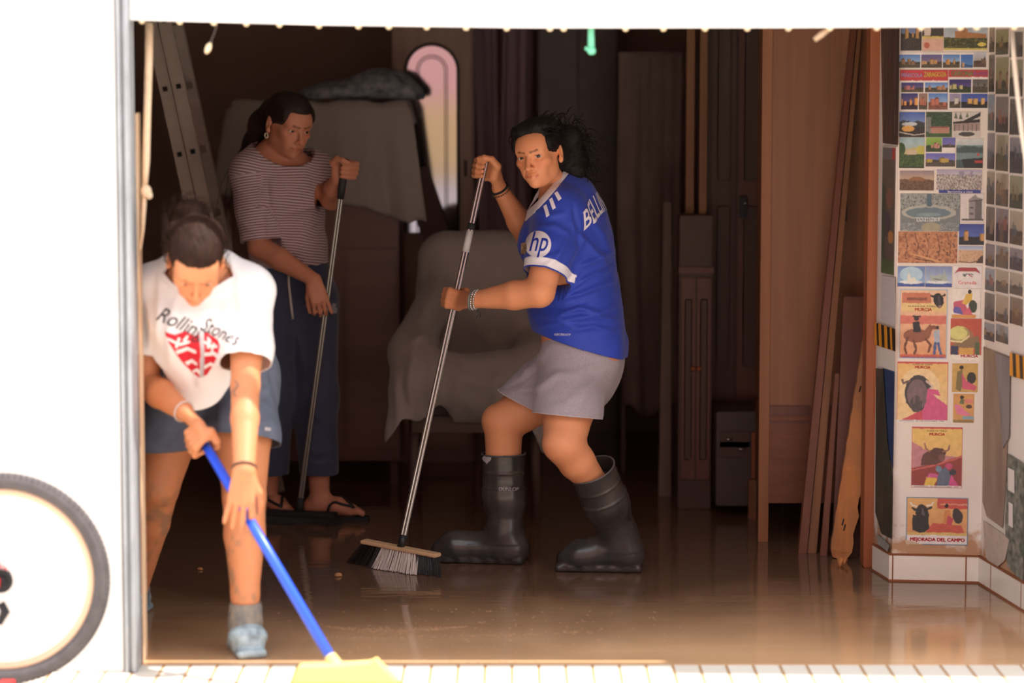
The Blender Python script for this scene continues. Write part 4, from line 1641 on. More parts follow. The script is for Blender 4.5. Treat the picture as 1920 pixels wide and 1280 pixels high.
body = torso(nodes, L_)
body += [Ell(nodes[5][0] + F_ * .095 + L_ * .06 - np.array((0, 0, .01)), (.062, .062, .062), k=.04), Ell(nodes[5][0] + F_ * .095 - L_ * .06, (.062, .062, .062), k=.04)]
body += [Ell(nodes[1][0] - F_ * .078 + L_ * .065 + np.array((0, 0, -.01)), (.080, .080, .085), k=.05), Ell(nodes[1][0] - F_ * .078 - L_ * .065 + np.array((0, 0, -.01)), (.080, .080, .085), k=.05)]
body += [Cone(neck0, H1.p(0, .030, -.055), .052, .046, .025), Cone(nodes[7][0], neck0, .066, .054, .03)]
armL = chain([Sl, Sl * .5 + El * .5, El, El * .62 + Wl * .38, Wl], [.064, .056, .050, .049, .0275])
armR = chain([Sr, Sr * .5 + Er * .5, Er, Er * .62 + Wr * .38, Wr], [.062, .052, .046, .044, .0265])
HL, HR = W(858, 562, 0) * 0 + pole_at(562), pole_at(318)
handL = grip(Wl, HL, pd_, (-.25, -1, .1), r=.0125, s=.98)
handR = grip(Wr, HR, pd_, (.75, .65, -.1), r=.0125, s=1.0)
hipL, hipR = W(1074, 692, Yb0 - .085), W(1098, 690, Yb0 + .075)
KL, KR = W(1058, 832, 8.80), W(944, 792, 9.12)
AL, AR = W(1164, 1008, 8.97), W(944, 1012, 9.13)
legL = chain([hipL, hipL * .5 + KL * .5, KL, W(1082, 866, 8.83), W(1116, 908, 8.89), AL], [.100, .092, .070, .062, .046, .034])
legR = chain([hipR, hipR * .5 + KR * .5, KR, KR * .7 + AR * .3, KR * .25 + AR * .75, AR], [.100, .090, .070, .061, .045, .037])
feet = [Cone(AL, AL + np.array((-.12, 0, -.06)), .03, .022, .02), Cone(AR, AR + np.array((-.12, 0, -.06)), .03, .022, .02)]
knees = [Ell(KL + np.array((-.030, -.012, .005)), (.038, .040, .045), k=.02), Ell(KR + np.array((-.034, 0, 0.01)), (.038, .040, .045), k=.02)]
V, Q = blob(body + armL + armR + legL + legR + feet + knees + handL + handR + H1.prims(), .0034, it=0)
V = relax(V, Q, 1, .35)
col = np.tile(np.array(SKA[:3]), (len(V), 1))
tn = H1.tints(V, np.ones_like(col), lip=(.80, .50, .47), browd=.9)
col = col * tn
bodyo = link('body', npmesh('body', V, Q, col), skin_mat('sunned_skin', SKA), wm, smooth=True)
H1.eyes(wm)

# ---- jersey
BLUE = mat('royal_blue_jersey', srgb(42, 68, 180), rough=.55, spec=.3, var=.05, scale=(20, 20, 20), bump=.0003, bscale=(400, 400, 400), sheen=.15)
CUFF = mat('white_jersey_trim', srgb(232, 230, 240), rough=.6)
cuffn = unit(El - Sl)
cuffp = Sl * .20 + El * .80
cuffnr, cuffpr = unit(Er - Sr), Sr * .45 + Er * .55
sho = [Cap(c, (cuffp, cuffn)) for c in chain([nodes[6][0] + L_ * .09 + np.array((0, 0, .02)), Sl, Sl * .5 + El * .5, Sl * .04 + El * .96], [.058, .064, .068, .064], .045)]
shr = [Cap(c, (cuffpr, cuffnr)) for c in chain([nodes[6][0] - L_ * .09 + np.array((0, 0, .02)), Sr, Sr * .4 + Er * .6, Er], [.06, .062, .060, .055], .04)]
jn = [(p + (-F_ * .010 if i < 3 else 0), w + .018, d + .018) for i, (p, w, d) in enumerate(nodes[1:])]
jers = torso(jn, L_) + body[7:11] + sho + shr + [Cone(nodes[7][0], neck0 + np.array((-.02, 0, .02)), .085, .068, .05)]
jers += [Ell(nodes[3][0] + F_ * .055 + np.array((0, 0, -.03)), (.10, .10, .10), k=.08)]
V, Q = blob(jers, .005, inf=.008, it=2)
wr = [([(1075, 420), (1090, 450), (1080, 490)], .010, 6), ([(1058, 548), (1095, 524), (1140, 505)], .016, 5), ([(1040, 563), (1090, 550), (1150, 526)], .014, 5),
      ([(1050, 590), (1085, 577), (1120, 587), (1155, 572)], .014, 5), ([(1012, 588), (1060, 600), (1110, 592), (1162, 604)], .014, 6), ([(1008, 612), (1050, 606), (1090, 614)], .010, 5), ([(1060, 622), (1110, 612), (1150, 622)], .009, 5),
      ([(1100, 400), (1130, 440), (1145, 480)], .008, 7), ([(1085, 500), (1110, 490), (1148, 470)], .013, 5), ([(1012, 508), (1045, 482), (1065, 440)], .009, 6), ([(990, 482), (1020, 484), (1050, 474)], .006, 5),
      ([(1000, 392), (1030, 405), (1060, 400)], .007, 6), ([(1075, 385), (1082, 420), (1086, 470), (1072, 508)], -.010, 5), ([(1010, 425), (1040, 424), (1068, 440)], .007, 6), ([(1060, 560), (1070, 530), (1085, 512)], .012, 5),
      ([(1075, 535), (1110, 520), (1150, 492)], -.008, 4), ([(1025, 575), (1060, 578), (1100, 566)], -.008, 4), ([(1085, 440), (1115, 470), (1140, 500)], .009, 6)]
N = vnormals(V, Q)
V = V + N * (folds(V, wr) + .0018 * fnoise(V[:, 0] * 22, V[:, 1] * 22, V[:, 2] * 30, 11))[:, None]
ncd = unit(H1.p(0, .02, -.07) - neck0)
hemdir = unit(np.array((-.30, 0, -1)))
hemp = W(1090, 646, Yb0)
ncp, ncn = W(1028, 352, 8.99), unit(np.array((-.74, 0, .67)))
V, Q = cut(V, Q, [(cuffp - cuffn * .007, cuffn, near_axis(Sl, cuffp + cuffn * .03, .100)), (cuffpr - cuffnr * .007, cuffnr, near_axis(Sr, cuffpr + cuffnr * .03, .08)), (hemp, hemdir, None, 0), (ncp, ncn, W(1012, 340, 8.99), .135)])
nax = near_axis(Sl, cuffp + cuffn * .03, .108)
g1 = lambda v, m: ((v - cuffp) @ cuffn > -.040 - m) & ((v - cuffp) @ cuffn < -.012 + m) & nax(v)
g2 = lambda v, m: ((v - ncp) @ ncn > -.019 - m) & (np.linalg.norm(v - ncp, axis=1) < .14 + m)
r0, r1, r2 = bands(V, Q, [([(cuffp - cuffn * .040, cuffn), (cuffp - cuffn * .012, cuffn)], g1), ([(ncp - ncn * .019, ncn)], g2)])
jer = cloth_poly('jersey', r0, BLUE, wm)
cloth_poly('sleeve_cuff', r1, CUFF, jer)
cloth_poly('collar', r2, CUFF, jer)
bvj = tree_of(V, Q)
view = Vector((0, 1, -.06))
XR_ = np.array((1, 0, 0.))
ZU = np.array((0, 0, 1.))
# round white sponsor patch with blue italic letters on the sleeve
bc_ = W(1009, 458, 8.6)
rr = .0455
disc = [(.96 * rr * math.cos(a), rr * math.sin(a)) for a in [2 * math.pi * i / 40 for i in range(40)]]
badge = decal('sleeve_badge', [disc], (bc_, XR_, ZU), bvj, vdir(1009, 458), CUFF, jer, .0014)
print_text('badge_letters', 'hp', .094, (bc_ + np.array((-.001, 0, .006)), XR_, ZU), bvj, vdir(1009, 458), mat('badge_blue', srgb(28, 56, 168), rough=.6), badge, eps=.0026, sx=.66, shear=.38, bold=.0006)
# crest on the chest edge
decal('chest_crest', [[(-.010, -.018), (.006, -.020), (.012, .0), (.010, .022), (-.008, .020)]], (W(982, 466, 8.6), XR_, ZU), bvj, vdir(982, 466), mat('crest_gold', srgb(190, 168, 120), rough=.5, col2=srgb(86, 60, 70), scale=(160, 160, 160)), jer, .0014)
# three white shoulder stripes
st = [((1040, 362), (1046, 358), (1054, 372), (1048, 377)), ((1030, 374), (1036, 370), (1043, 390), (1037, 394)), ((1019, 387), (1025, 383), (1031, 404), (1025, 408))]
o0 = W(1020, 380, 8.6)
for q in st:
    poly = [tuple(((W(x, y, 8.6) - o0)[[0, 2]])) for x, y in q]
    decal('shoulder_stripe', [poly], (o0, XR_, ZU), bvj, vdir(1020, 380), CUFF, jer, .0014)
# lettering across the upper back: laid out along the back itself
bk0 = nodes[6][0] - F_ * .30 + np.array((0, 0, .05))
print_text('name_lettering', 'BELLINGHAM', .090, (bk0 - L_ * .012, -L_, ZU), bvj, Vector(F_), CUFF, jer, eps=.0022, sx=.70, curve=-.9, bold=.0012)
print_text('back_number', '5', .30, (bk0 - L_ * .075 + np.array((0, 0, -.20)), -L_, ZU), bvj, Vector(F_), CUFF, jer, eps=.0022, sx=.9, bold=.006)
print_text('hem_tag', 'AEROREADY', .011, (W(1055, 627, 8.6), XR_, ZU - XR_ * 0), bvj, vdir(1055, 627), CUFF, jer, eps=.0022, sx=.9)

# ---- grey shorts
GREY = mat('heather_grey_jersey_knit', srgb(164, 154, 164), rough=.9, var=.13, scale=(260, 260, 260), bump=.0006, bscale=(300, 300, 300), sheen=.2, detail=2)
cl, cln = W(1074, 784, 8.86), unit(np.array((-.10, -.12, -1.0)))
cr, crn = W(972, 752, 9.12), unit(np.array((-.42, 0, -.92)))
sg = [Sec(nodes[0][0] - np.array((0, 0, .02)), nodes[2][0], L_, L_, .154, .140, .120, .112, .05)] + [Ell(nodes[1][0] - F_ * .072 + L_ * .065 * q + np.array((0, 0, -.03)), (.074, .074, .08), k=.05) for q in (-1, 1)]
sg += [Cap(c, (cl, cln)) for c in chain([hipL, hipL * .45 + KL * .55, KL * 1.02 - hipL * .02], [.102, .102, .092], .05)] + [Cap(c, (cr, crn)) for c in chain([hipR, hipR * .5 + KR * .5, KR * 1.0], [.106, .104, .098], .06)]
V, Q = blob(sg, .005, inf=.008, it=1)
wr = [([(1025, 650), (1000, 690), (965, 720)], .010, 7), ([(1050, 700), (1010, 730), (960, 735)], .011, 7), ([(1020, 680), (980, 715), (945, 728)], -.007, 5), ([(1060, 645), (1075, 665), (1078, 690)], .005, 4), ([(1100, 720), (1060, 760), (1020, 765)], .006, 10),
      ([(1140, 690), (1100, 730), (1080, 770)], .007, 9), ([(985, 670), (990, 700), (975, 735)], .005, 8), ([(1120, 680), (1080, 700), (1030, 705)], .005, 8)]
N = vnormals(V, Q)
V = V + N * (folds(V, wr) + .002 * fnoise(V[:, 0] * 16, V[:, 1] * 16, V[:, 2] * 16, 21))[:, None]
V, Q = cut(V, Q, [(cl - cln * .007, cln, near_axis(hipL, cl + cln * .05, .15)), (cr - crn * .007, crn, near_axis(hipR, cr + crn * .05, .14)), (nodes[2][0], (0, 0, 1), None, 0)])
sho_ = cloth('shorts', V, Q, GREY, wm, .004)
# raw pale hem
bm = bmesh.new()
bm.from_mesh(sho_.data)
M = MB()
off = np.array(wm.location)
for e in bm.edges:
    if e.is_boundary:
        a, b = np.array(e.verts[0].co) + off, np.array(e.verts[1].co) + off
        if a[2] < nodes[0][0][2] - .02:
            M.tube([a, b], .0016, 4, cap=False)
bm.free()
M.build('raw_hem', mat('pale_hem_thread', srgb(196, 188, 192), rough=.9), sho_)

# ---- rubber boots
BOOT = mat('black_rubber_boot', srgb(48, 47, 48), rough=.26, spec=.55, var=.12, scale=(12, 12, 12), bump=.0012, bscale=(25, 25, 25), col2=srgb(74, 68, 64))


def boot(ankle, top, topr, toe, toeup, name, bands, ringsd):
    ankle, top, toe = np.array(ankle), np.array(top), np.array(toe)
    ax = unit(top - ankle)
    fd = unit((toe - ankle) * np.array((1, 1, 0)))
    heel = ankle + np.array((0, 0, -ankle[2] + .055)) - fd * .030
    ball = np.array((toe[0], toe[1], .050)) - fd * .085
    tip = np.array((toe[0], toe[1], .040)) - fd * .040
    sd = np.cross(fd, (0, 0, 1))
    pr = chain([top + ax * .03, top * .5 + ankle * .5, ankle + ax * .03, heel], [topr, topr * .93, .062, .050], .03)
    pr += [Cone(ankle + np.array((0, 0, -.035)), ball + np.array((0, 0, .010)), .056, .046, .04, (sd, 1.0)), Cone(ball, tip, .046, .040, .03, (sd, 1.12)), Cone(heel, ball, .048, .044, .03)]
    pr += [RBox((heel * .5 + tip * .5) * np.array((1, 1, 0)) + np.array((0, 0, .014)), (np.linalg.norm((tip - heel)[:2]) / 2 + .042, .047, .016), .014, np.stack([fd, sd, np.array((0, 0, 1.))], 1), k=.008)]
    V, Q = blob(pr, .0042, floor=.001, it=1)
    al = (V - top) @ ax
    N = vnormals(V, Q)
    rg = np.zeros(len(V))
    for b in bands:
        rg += .0028 * np.exp(-((al + b) / .004) ** 2)
    rg += .0022 * np.sin(V[:, 0] * 130) * (V[:, 2] < .02) * (V[:, 2] > .003)
    rg += .004 * fnoise(V[:, 0] * 9, V[:, 1] * 9, V[:, 2] * 9, 31) * np.clip((-al - .15) / .1, 0, 1) * (V[:, 2] > .07)
    V = V + N * rg[:, None]
    V[:, 2] = np.maximum(V[:, 2], .0)
    V, Q = cut(V, Q, [(top, ax, top + ax * .05, .16)])
    o = cloth(name, V, Q, BOOT, wm, .004)
    bm = bmesh.new()
    bm.from_mesh(o.data)
    M = MB()
    for e in bm.edges:
        if e.is_boundary:
            M.tube([np.array(e.verts[0].co) + off, np.array(e.verts[1].co) + off], .0030, 5, cap=False)
    bm.free()
    M.build('rim', mat('worn_boot_rim', srgb(92, 88, 88), rough=.5), o)
    return o, tree_of(V, Q)


bo1, bv1 = boot(AR + np.array((.005, 0, 0)), W(944, 850, 9.13), .078, G(808, 1052) + Vector((0, .01, 0)), 0, 'rubber_boot', (.062, .115), 0)
bo2, bv2 = boot(AL, W(1110, 880, 8.87), .082, G(1043, 1068), 0, 'rubber_boot', (.062, .115), 0)
PALE = mat('pale_boot_print', srgb(176, 170, 172), rough=.6)
ht = [(.016 * math.sin(t) ** 3, .0135 * math.cos(t) - .005 * math.cos(2 * t) - .002 * math.cos(3 * t) - .001 * math.cos(4 * t)) for t in [2 * math.pi * i / 24 for i in range(24)]]
decal('heart_patch', [ht], (W(913, 861, 8.6), XR_, ZU), bv1, vdir(913, 861), PALE, bo1, .001)
print_text('boot_lettering', 'DUNLOP', .017, (W(953, 917, 8.6), XR_ , ZU), bv1, vdir(953, 917), PALE, bo1, eps=.0012, sx=1.0, shear=.2)

# ---- hair: dark, pulled back, frizzy curls behind the neck
hp = [H1.E(0, .024, .044, .0785, .098, .082, .02), H1.E(.012, .075, .005, .070, .060, .075, .03), H1.E(.050, .125, .022, .054, .052, .062, .03), H1.E(.064, .142, -.036, .050, .048, .060, .03), H1.E(.075, .120, -.075, .034, .036, .034, .03), H1.E(.085, .120, .045, .034, .034, .036, .03),
      H1.E(-.026, -.020, .094, .050, .060, .026, .03), H1.E(.028, .01, .102, .052, .07, .028, .03), H1.E(-.064, -.030, .048, .014, .034, .034, .02), H1.E(.066, -.022, .044, .014, .034, .036, .02)]
hp += [Sub(H1.E(0, -.105, -.036, .061, .075, .106), .012), Sub(H1.E(-.075, -.045, -.04, .03, .050, .050), .01), Sub(H1.E(.075, -.045, -.040, .03, .046, .056), .01), Sub(H1.E(.088, .010, -.012, .022, .024, .036), .006), Sub(H1.E(-.088, .010, -.012, .022, .024, .036), .006)]
hairo = hair_blob('hair', hp, .0042, HAIR_B, wm, H1, groove=46, amp=.0022, seed=4)
rng = random.Random(5)
paths = []
for i in range(620):
    a = rng.uniform(0, 6.283)
    if i < 470:
        c0 = H1.p(rng.gauss(.055, .034), .14 + rng.gauss(0, .022), rng.gauss(-.01, .045))
        dr_ = unit(np.array((.35 + rng.gauss(0, .5), .5, -.55 + rng.gauss(0, .7))))
        ln = rng.uniform(.03, .10)
        rad = rng.uniform(.006, .014)
    else:
        t1_, t2_ = rng.uniform(-1.3, 1.3), rng.uniform(-.6, 1.3)
        lo_ = np.array((.078 * math.sin(t1_), .024 - .09 * math.sin(t2_), .046 + .082 * math.cos(t1_) * math.cos(t2_ * .6)))
        c0 = H1.p(*lo_)
        dr_ = unit(H1.M @ np.array((rng.gauss(.2, .4), .9, .25 + rng.gauss(0, .3))))
        ln = rng.uniform(.02, .06)
        rad = rng.uniform(.003, .008)
    e1 = unit(np.cross(dr_, (0.3, .2, 1)))
    e2 = np.cross(dr_, e1)
    tw = rng.uniform(18, 46)
    n = 14
    paths.append([c0 + dr_ * ln * k / n + (e1 * math.cos(a + tw * ln * k / n * 2) + e2 * math.sin(a + tw * ln * k / n * 2)) * rad * min(1, k / 4) + np.array((0, 0, -.05)) * (ln * k / n) ** 1.0 * (k / n) for k in range(n + 1)])
tag(strands('curls', paths, .0020, .0010, HAIR_B, hairo), kind='stuff')

# ---- bracelets and ring
SILV = mat('silver_chain', srgb(206, 206, 204), rough=.3, metal=.85)
CORD = mat('dark_cord', srgb(40, 44, 48), rough=.8)


def bracelet(name, c, ax, rad, n, br, material, parent, beads=True, ell=1.0):
    ax = unit(ax)
    a = unit(np.cross(ax, (0.2, 0.1, 1)))
    b = np.cross(ax, a)
    M = MB()
    if beads:
        for i in range(n):
            t = 2 * math.pi * i / n
            M.ball(c + (a * math.cos(t) + b * math.sin(t) * ell) * rad, br, 6)
    else:
        M.tube([c + (a * math.cos(2 * math.pi * i / 24) + b * math.sin(2 * math.pi * i / 24) * ell) * rad for i in range(25)], br, 6, cap=False)
    return M.build(name, material, parent, smooth=True)


fx = unit(Wl - El)
for k, (dd, mt, be) in enumerate(((-.012, SILV, True), (-.002, SILV, True), (.006, mat('grey_bead_cord', srgb(120, 122, 120), rough=.6), False))):
    bracelet('bracelet', Wl + fx * dd, fx + np.array((0, 0, .25)), .0325, 26, .0042 if be else .0036, mt, wm, be)
bw = Wl + np.array((.012, -.02, -.03))
MB().tube([bw, bw + np.array((.004, 0, -.018)), bw + np.array((-.002, 0, -.030))], .0016, 5).tube([bw, bw + np.array((.012, 0, -.014)), bw + np.array((.010, 0, -.028))], .0016, 5).build('bracelet_cord', CORD, wm)
rk = pole_at(562) + np.array((-.030, -.012, -.018))
bracelet('ring', rk, np.array((.2, -.4, 1.0)), .0095, 12, .0016, mat('gold_ring', srgb(220, 180, 100), rough=.25, metal=.9), wm, False)
fx = unit(Wr - Er)
bracelet('bracelet', Wr + fx * -.004, fx, .0305, 24, .0042, CORD, wm, False)
bracelet('bracelet', Wr + fx * -.016, fx, .0325, 24, .0030, mat('bronze_bead', srgb(120, 96, 74), rough=.4, metal=.4), wm, True)

# ======== her broom
t = empty('broom', (PB[0], PB[1], 0), 'broom with a steel pole and black-and-white bristles held by the woman in blue', 'broom')
POLE = mat('brushed_steel_pole', srgb(178, 178, 176), rough=.22, metal=.9)
PT2 = PT + pd_ * .012


def flute(name, a, b, r, material, parent, n=12, groove=.16):
    M = MB()
    a, b = np.array(a), np.array(b)
    d = unit(b - a)
    e1 = unit(np.cross(d, (0, 1, .1)))
    e2 = np.cross(d, e1)
    m = n * 4
    prof = [r * (1 - groove * (0.5 + .5 * math.cos(n * 2 * math.pi * i / m))) for i in range(m)]
    vs = [p + (e1 * math.cos(2 * math.pi * i / m) + e2 * math.sin(2 * math.pi * i / m)) * prof[i] for p in (a, b) for i in range(m)]
    fs = [(i, (i + 1) % m, m + (i + 1) % m, m + i) for i in range(m)] + [tuple(reversed(range(m))), tuple(range(m, 2 * m))]
    return M.add(vs, fs).build(name, material, parent)


pole = flute('pole', PB, PT2, .0122, POLE, t, n=10)
PLAB = mat('pole_sticker', srgb(206, 206, 206), rough=.5)
MB().tube([pole_at(472), pole_at(432)], .0127, 14).build('pole_label', PLAB, pole, smooth=True)
MB().tube([pole_at(430), pole_at(418)], .0128, 14).build('label_band', CORD, pole, smooth=True)
MB().tube([PB - pd_ * .018, PB + pd_ * .03], [.014, .0135], 14).build('socket', mat('black_plastic', srgb(40, 40, 42), rough=.4), t, smooth=True)
bl, br_ = W(681, 1014, 9.06), W(822, 1041, 8.91)
bd = unit(br_ - bl)
BLK = mat('bare_beech_block', srgb(214, 176, 136), rough=.55, var=.08, scale=(8, 30, 30))
wide = unit(np.cross(bd, (0, 0, 1)))
MB().bar(bl, br_, .042, .013, up=np.cross(wide, bd)).build('block', BLK, t, bevel=.003)
BW, BK = mat('white_bristle', srgb(222, 208, 198), rough=.6), mat('black_bristle', srgb(40, 40, 42), rough=.5)
nb = 33
Lb = np.linalg.norm(br_ - bl)
brm = {}
for i in range(nb):
    k = i / (nb - 1)
    base = bl + bd * Lb * (.02 + .96 * k) - np.array((0, 0, .004))
    tx = 655 + 170 * k
    ty = 1056 + 26 * k + (3 if .2 < k < .75 else 0)
    for row in (-1.0, -.35, .35, 1.0):
        b0 = base + wide * .014 * row
        tip = np.array(G(tx + random.uniform(-1.5, 1.5), ty - 1.2 * row + random.uniform(-1.5, 1))) + np.array((0, 0, .001))
        tip = tip + wide * .012 * row
        tip[2] = .002
        w = .26 < k < .72
        c = 'white' if w else 'black'
        M = brm.setdefault((c, k < .5), MB())
        for s in range(3):
            j = np.array((random.uniform(-.0022, .0022), random.uniform(-.002, .002), 0))
            M.tube([b0 + j, (b0 + tip) / 2 + j * 1.6, tip + j * 2.4], [.0011, .0011, .0010], 4)
m_ = MB()
for key in list(brm):
    if key[0] == 'white':
        m_.add(brm[key].v, brm[key].f)
o = m_.build('bristles', BW, t)
o['kind'] = 'stuff'
o['label'] = 'white middle bristles'
for key in brm:
    if key[0] == 'black':
        o = brm[key].build('bristles', BK, t)
        o['kind'] = 'stuff'
        o['label'] = 'black end bristles'

# ======== woman in the striped top, further back
ws = empty('person', G(600, 968), 'woman in a striped top and navy trousers sweeping in the shade at the back', 'person')
SKB = srgb(206, 140, 112)
Ys_ = 10.08
tb = math.radians(24)
Fb = np.array((math.sin(tb), -math.cos(tb), 0))            # facing the street, turned to the picture's right
Lb_ = np.array((math.cos(tb), math.sin(tb), 0))            # her left = picture's right
nd_ = [(W(548, 560, Ys_), .140, .098), (W(545, 520, Ys_), .140, .098), (W(540, 460, Ys_), .120, .086), (W(531, 400, Ys_ - .01), .128, .096), (W(524, 350, Ys_ - .03), .140, .102), (W(520, 318, Ys_ - .03), .140, .084), (W(517, 296, Ys_ - .02), .10, .060)]
H2 = Head(W(540, 236, 9.99), 36, 17, 4, 1.03, lids=.0030, look=(.05, -.12), jaw=.92, nose=1.2)
nk2 = W(517, 290, Ys_ - .02)
S2R = W(468, 320, Ys_ - .10)
E2R = W(486, 462, Ys_ - .14)
W2R = W(588, 524, Ys_ - .26)
S2L = W(592, 318, Ys_ + .02)
E2L = W(622, 372, Ys_ - .08)
W2L = W(634, 336, Ys_ - .20)
QT, QB = W(648, 300, 9.84), W(563, 938, 9.96)
qd = unit(QT - QB)


def qpole(py):
    return QB + (QT - QB) * ((py - 938) / (300 - 938))


b2 = torso(nd_, Lb_) + [Ell(nd_[4][0] + Fb * .085 + Lb_ * s_ * .06 + np.array((0, 0, -.035)), (.056, .056, .06), k=.04) for s_ in (-1, 1)]
b2 += [Cone(nk2, H2.p(0, .030, -.055), .056, .050, .03), Cone(nd_[6][0], nk2, .065, .058, .04), Ell(nd_[0][0] - Fb * .06, (.13, .10, .10), k=.05)]
a2 = chain([S2R, S2R * .5 + E2R * .5, E2R, E2R * .6 + W2R * .4, W2R], [.056, .050, .043, .042, .0265]) + chain([S2L, E2L, E2L * .5 + W2L * .5, W2L], [.054, .044, .041, .0265])
h2L = grip(W2L, qpole(318), qd, (-.30, .95, 0), r=.015, s=.98)
h2R, tips2 = open_hand(W2R, np.array((.30, -.10, -.95)), np.array((.25, -.95, -.1)), s=1.0, curls=((34, 40, 25), (32, 38, 25), (26, 30, 20), (8, 10, 8)), thumb_side=1, thumb=(.3, .6))
hp2R, hp2L = W(512, 560, Ys_ - .02), W(585, 560, Ys_ + .02)
k2R, k2L = W(505, 745, Ys_ - .06), W(592, 745, Ys_ - .02)
n2R, n2L = W(502, 945, Ys_ + .08), W(600, 936, Ys_ + .0)
l2 = chain([hp2R, k2R, k2R * .7 + n2R * .3, n2R], [.092, .058, .056, .036]) + chain([hp2L, k2L, k2L * .7 + n2L * .3, n2L], [.092, .058, .056, .036])


def bare_foot(ank, fd, length=.235, lift=.016):
    fd = unit(np.array(fd) * np.array((1, 1, 0)))
    sd = np.cross(fd, (0, 0, 1))
    g0 = np.array((ank[0], ank[1], lift))
    heel = g0 - fd * .035 + np.array((0, 0, .030))
    ball = g0 + fd * (length - .105) + np.array((0, 0, .022))
    pr = [Cone(ank, heel, .036, .030, .02), Cone(ank + np.array((0, 0, -.02)), g0 + fd * .075 + np.array((0, 0, .040)), .036, .028, .03), Cone(g0 + fd * .075 + np.array((0, 0, .040)), ball, .028, .020, .02, (sd, 1.5)), Cone(heel, ball, .027, .022, .02, (sd, 1.35))]
    for i, (o, ln, r) in enumerate(((.030, .050, .0125), (.013, .048, .0092), (-.001, .042, .0086), (-.014, .034, .0080), (-.026, .026, .0076))):
        a = ball + sd * o * .9 + fd * .008 - np.array((0, 0, .004))
        m_ = a + fd * ln * .6 + np.array((0, 0, .005))
        pr += [Cone(a, m_, r * 1.05, r, .004), Cone(m_, m_ + fd * ln * .4 + np.array((0, 0, -.007)), r, r * .9, .004)]
    return pr, g0, fd, sd


f2L, gL, fdL, sdL = bare_foot(n2L, (.95, -.32, 0))
f2R, gR, fdR, sdR = bare_foot(n2R, (.55, -.83, 0))
V, Q = blob(b2 + a2 + h2L + h2R + l2 + f2L + f2R + H2.prims(), .0038, floor=.002, it=0)
V = relax(V, Q, 1, .35)
col = np.tile(np.array(SKB[:3]), (len(V), 1)) * H2.tints(V, np.ones((len(V), 3)), lip=(.80, .52, .52), browd=.9)
for tp in tips2[:4]:
    w = np.clip((.010 - np.linalg.norm(V - tp, axis=1)) / .004, 0, 1)[:, None]
    col = col * (1 - w) + np.array((.10, .03, .04)) * w
link('body', npmesh('body', V, Q, col), skin_mat('fair_skin', SKB), ws, smooth=True)
bvb = tree_of(V, Q)
H2.eyes(ws)

# striped top
ST = mat('pale_pink_stripe_knit', srgb(196, 172, 176), rough=.85, bump=.0005, bscale=(300, 300, 300), sheen=.2)
nt = ST.node_tree
_b = nt.nodes['Principled BSDF']
_t = nt.nodes.new('ShaderNodeVertexColor')
_t.layer_name = 'tint'
_sp = nt.nodes.new('ShaderNodeSeparateColor')
nt.links.new(_t.outputs['Color'], _sp.inputs['Color'])
_m1 = nt.nodes.new('ShaderNodeMath'); _m1.operation = 'MULTIPLY'; _m1.inputs[1].default_value = 1 / .0205 * 2
nt.links.new(_sp.outputs['Red'], _m1.inputs[0])
_m2 = nt.nodes.new('ShaderNodeMath'); _m2.operation = 'FRACT'
nt.links.new(_m1.outputs['Value'], _m2.inputs[0])
_rp = nt.nodes.new('ShaderNodeValToRGB')
_rp.color_ramp.interpolation = 'CONSTANT'
_rp.color_ramp.elements[0].color = srgb(206, 182, 186)
_rp.color_ramp.elements[1].position = .62
_rp.color_ramp.elements[1].color = srgb(96, 66, 76)
nt.links.new(_m2.outputs['Value'], _rp.inputs['Fac'])
nt.links.new(_rp.outputs['Color'], _b.inputs['Base Color'])
c2R, c2Rn = S2R * .05 + E2R * .95, unit(E2R - S2R)
c2L, c2Ln = S2L * .2 + E2L * .8, unit(E2L - S2L)
sv = [Cap(c, (c2R, c2Rn)) for c in chain([nd_[5][0] - Lb_ * .10, S2R, S2R * .5 + E2R * .5, E2R * 1.05 - S2R * .05], [.056, .060, .061, .060], .035)]
sv += [Cap(c, (c2L, c2Ln)) for c in chain([nd_[5][0] + Lb_ * .10, S2L, E2L * 1.05 - S2L * .05], [.056, .060, .058], .03)]
nx = [(nd_[1][0] + np.array((0, 0, -.03)), .160, .124)] + [(p, w + .018, d + .017) for p, w, d in nd_[2:]]
jt = torso(nx, Lb_) + b2[6:8] + sv + [Cone(nd_[6][0], nk2, .085, .066, .04)]
V, Q = blob(jt, .005, inf=.008, it=2)
N = vnormals(V, Q)
wr = [([(500, 330), (505, 400), (505, 460)], -.010, 6), ([(520, 400), (560, 395), (600, 380)], .008, 6), ([(520, 430), (560, 440), (600, 420)], .008, 6), ([(470, 470), (510, 480), (560, 470), (600, 470)], .009, 7), ([(450, 380), (475, 390), (500, 380)], .006, 6), ([(450, 420), (475, 432), (500, 425)], .006, 6), ([(540, 330), (560, 360), (565, 400)], .006, 8), ([(480, 440), (490, 470), (500, 490)], .007, 6)]
V = V + N * (folds(V, wr) + .002 * fnoise(V[:, 0] * 20, V[:, 1] * 20, V[:, 2] * 20, 41))[:, None]
nc2, nn2 = W(536, 296, Ys_ - .07), unit(np.array((.20, -.42, .90)))
V, Q = cut(V, Q, [(c2R - c2Rn * .007, c2Rn, near_axis(S2R, c2R + c2Rn * .03, .088)), (c2L - c2Ln * .007, c2Ln, near_axis(S2L, c2L + c2Ln * .03, .075)), (W(540, 497, Ys_), unit(np.array((.06, 0, -1))), None, 0), (nc2, nn2, W(530, 280, Ys_ - .04), .12)])
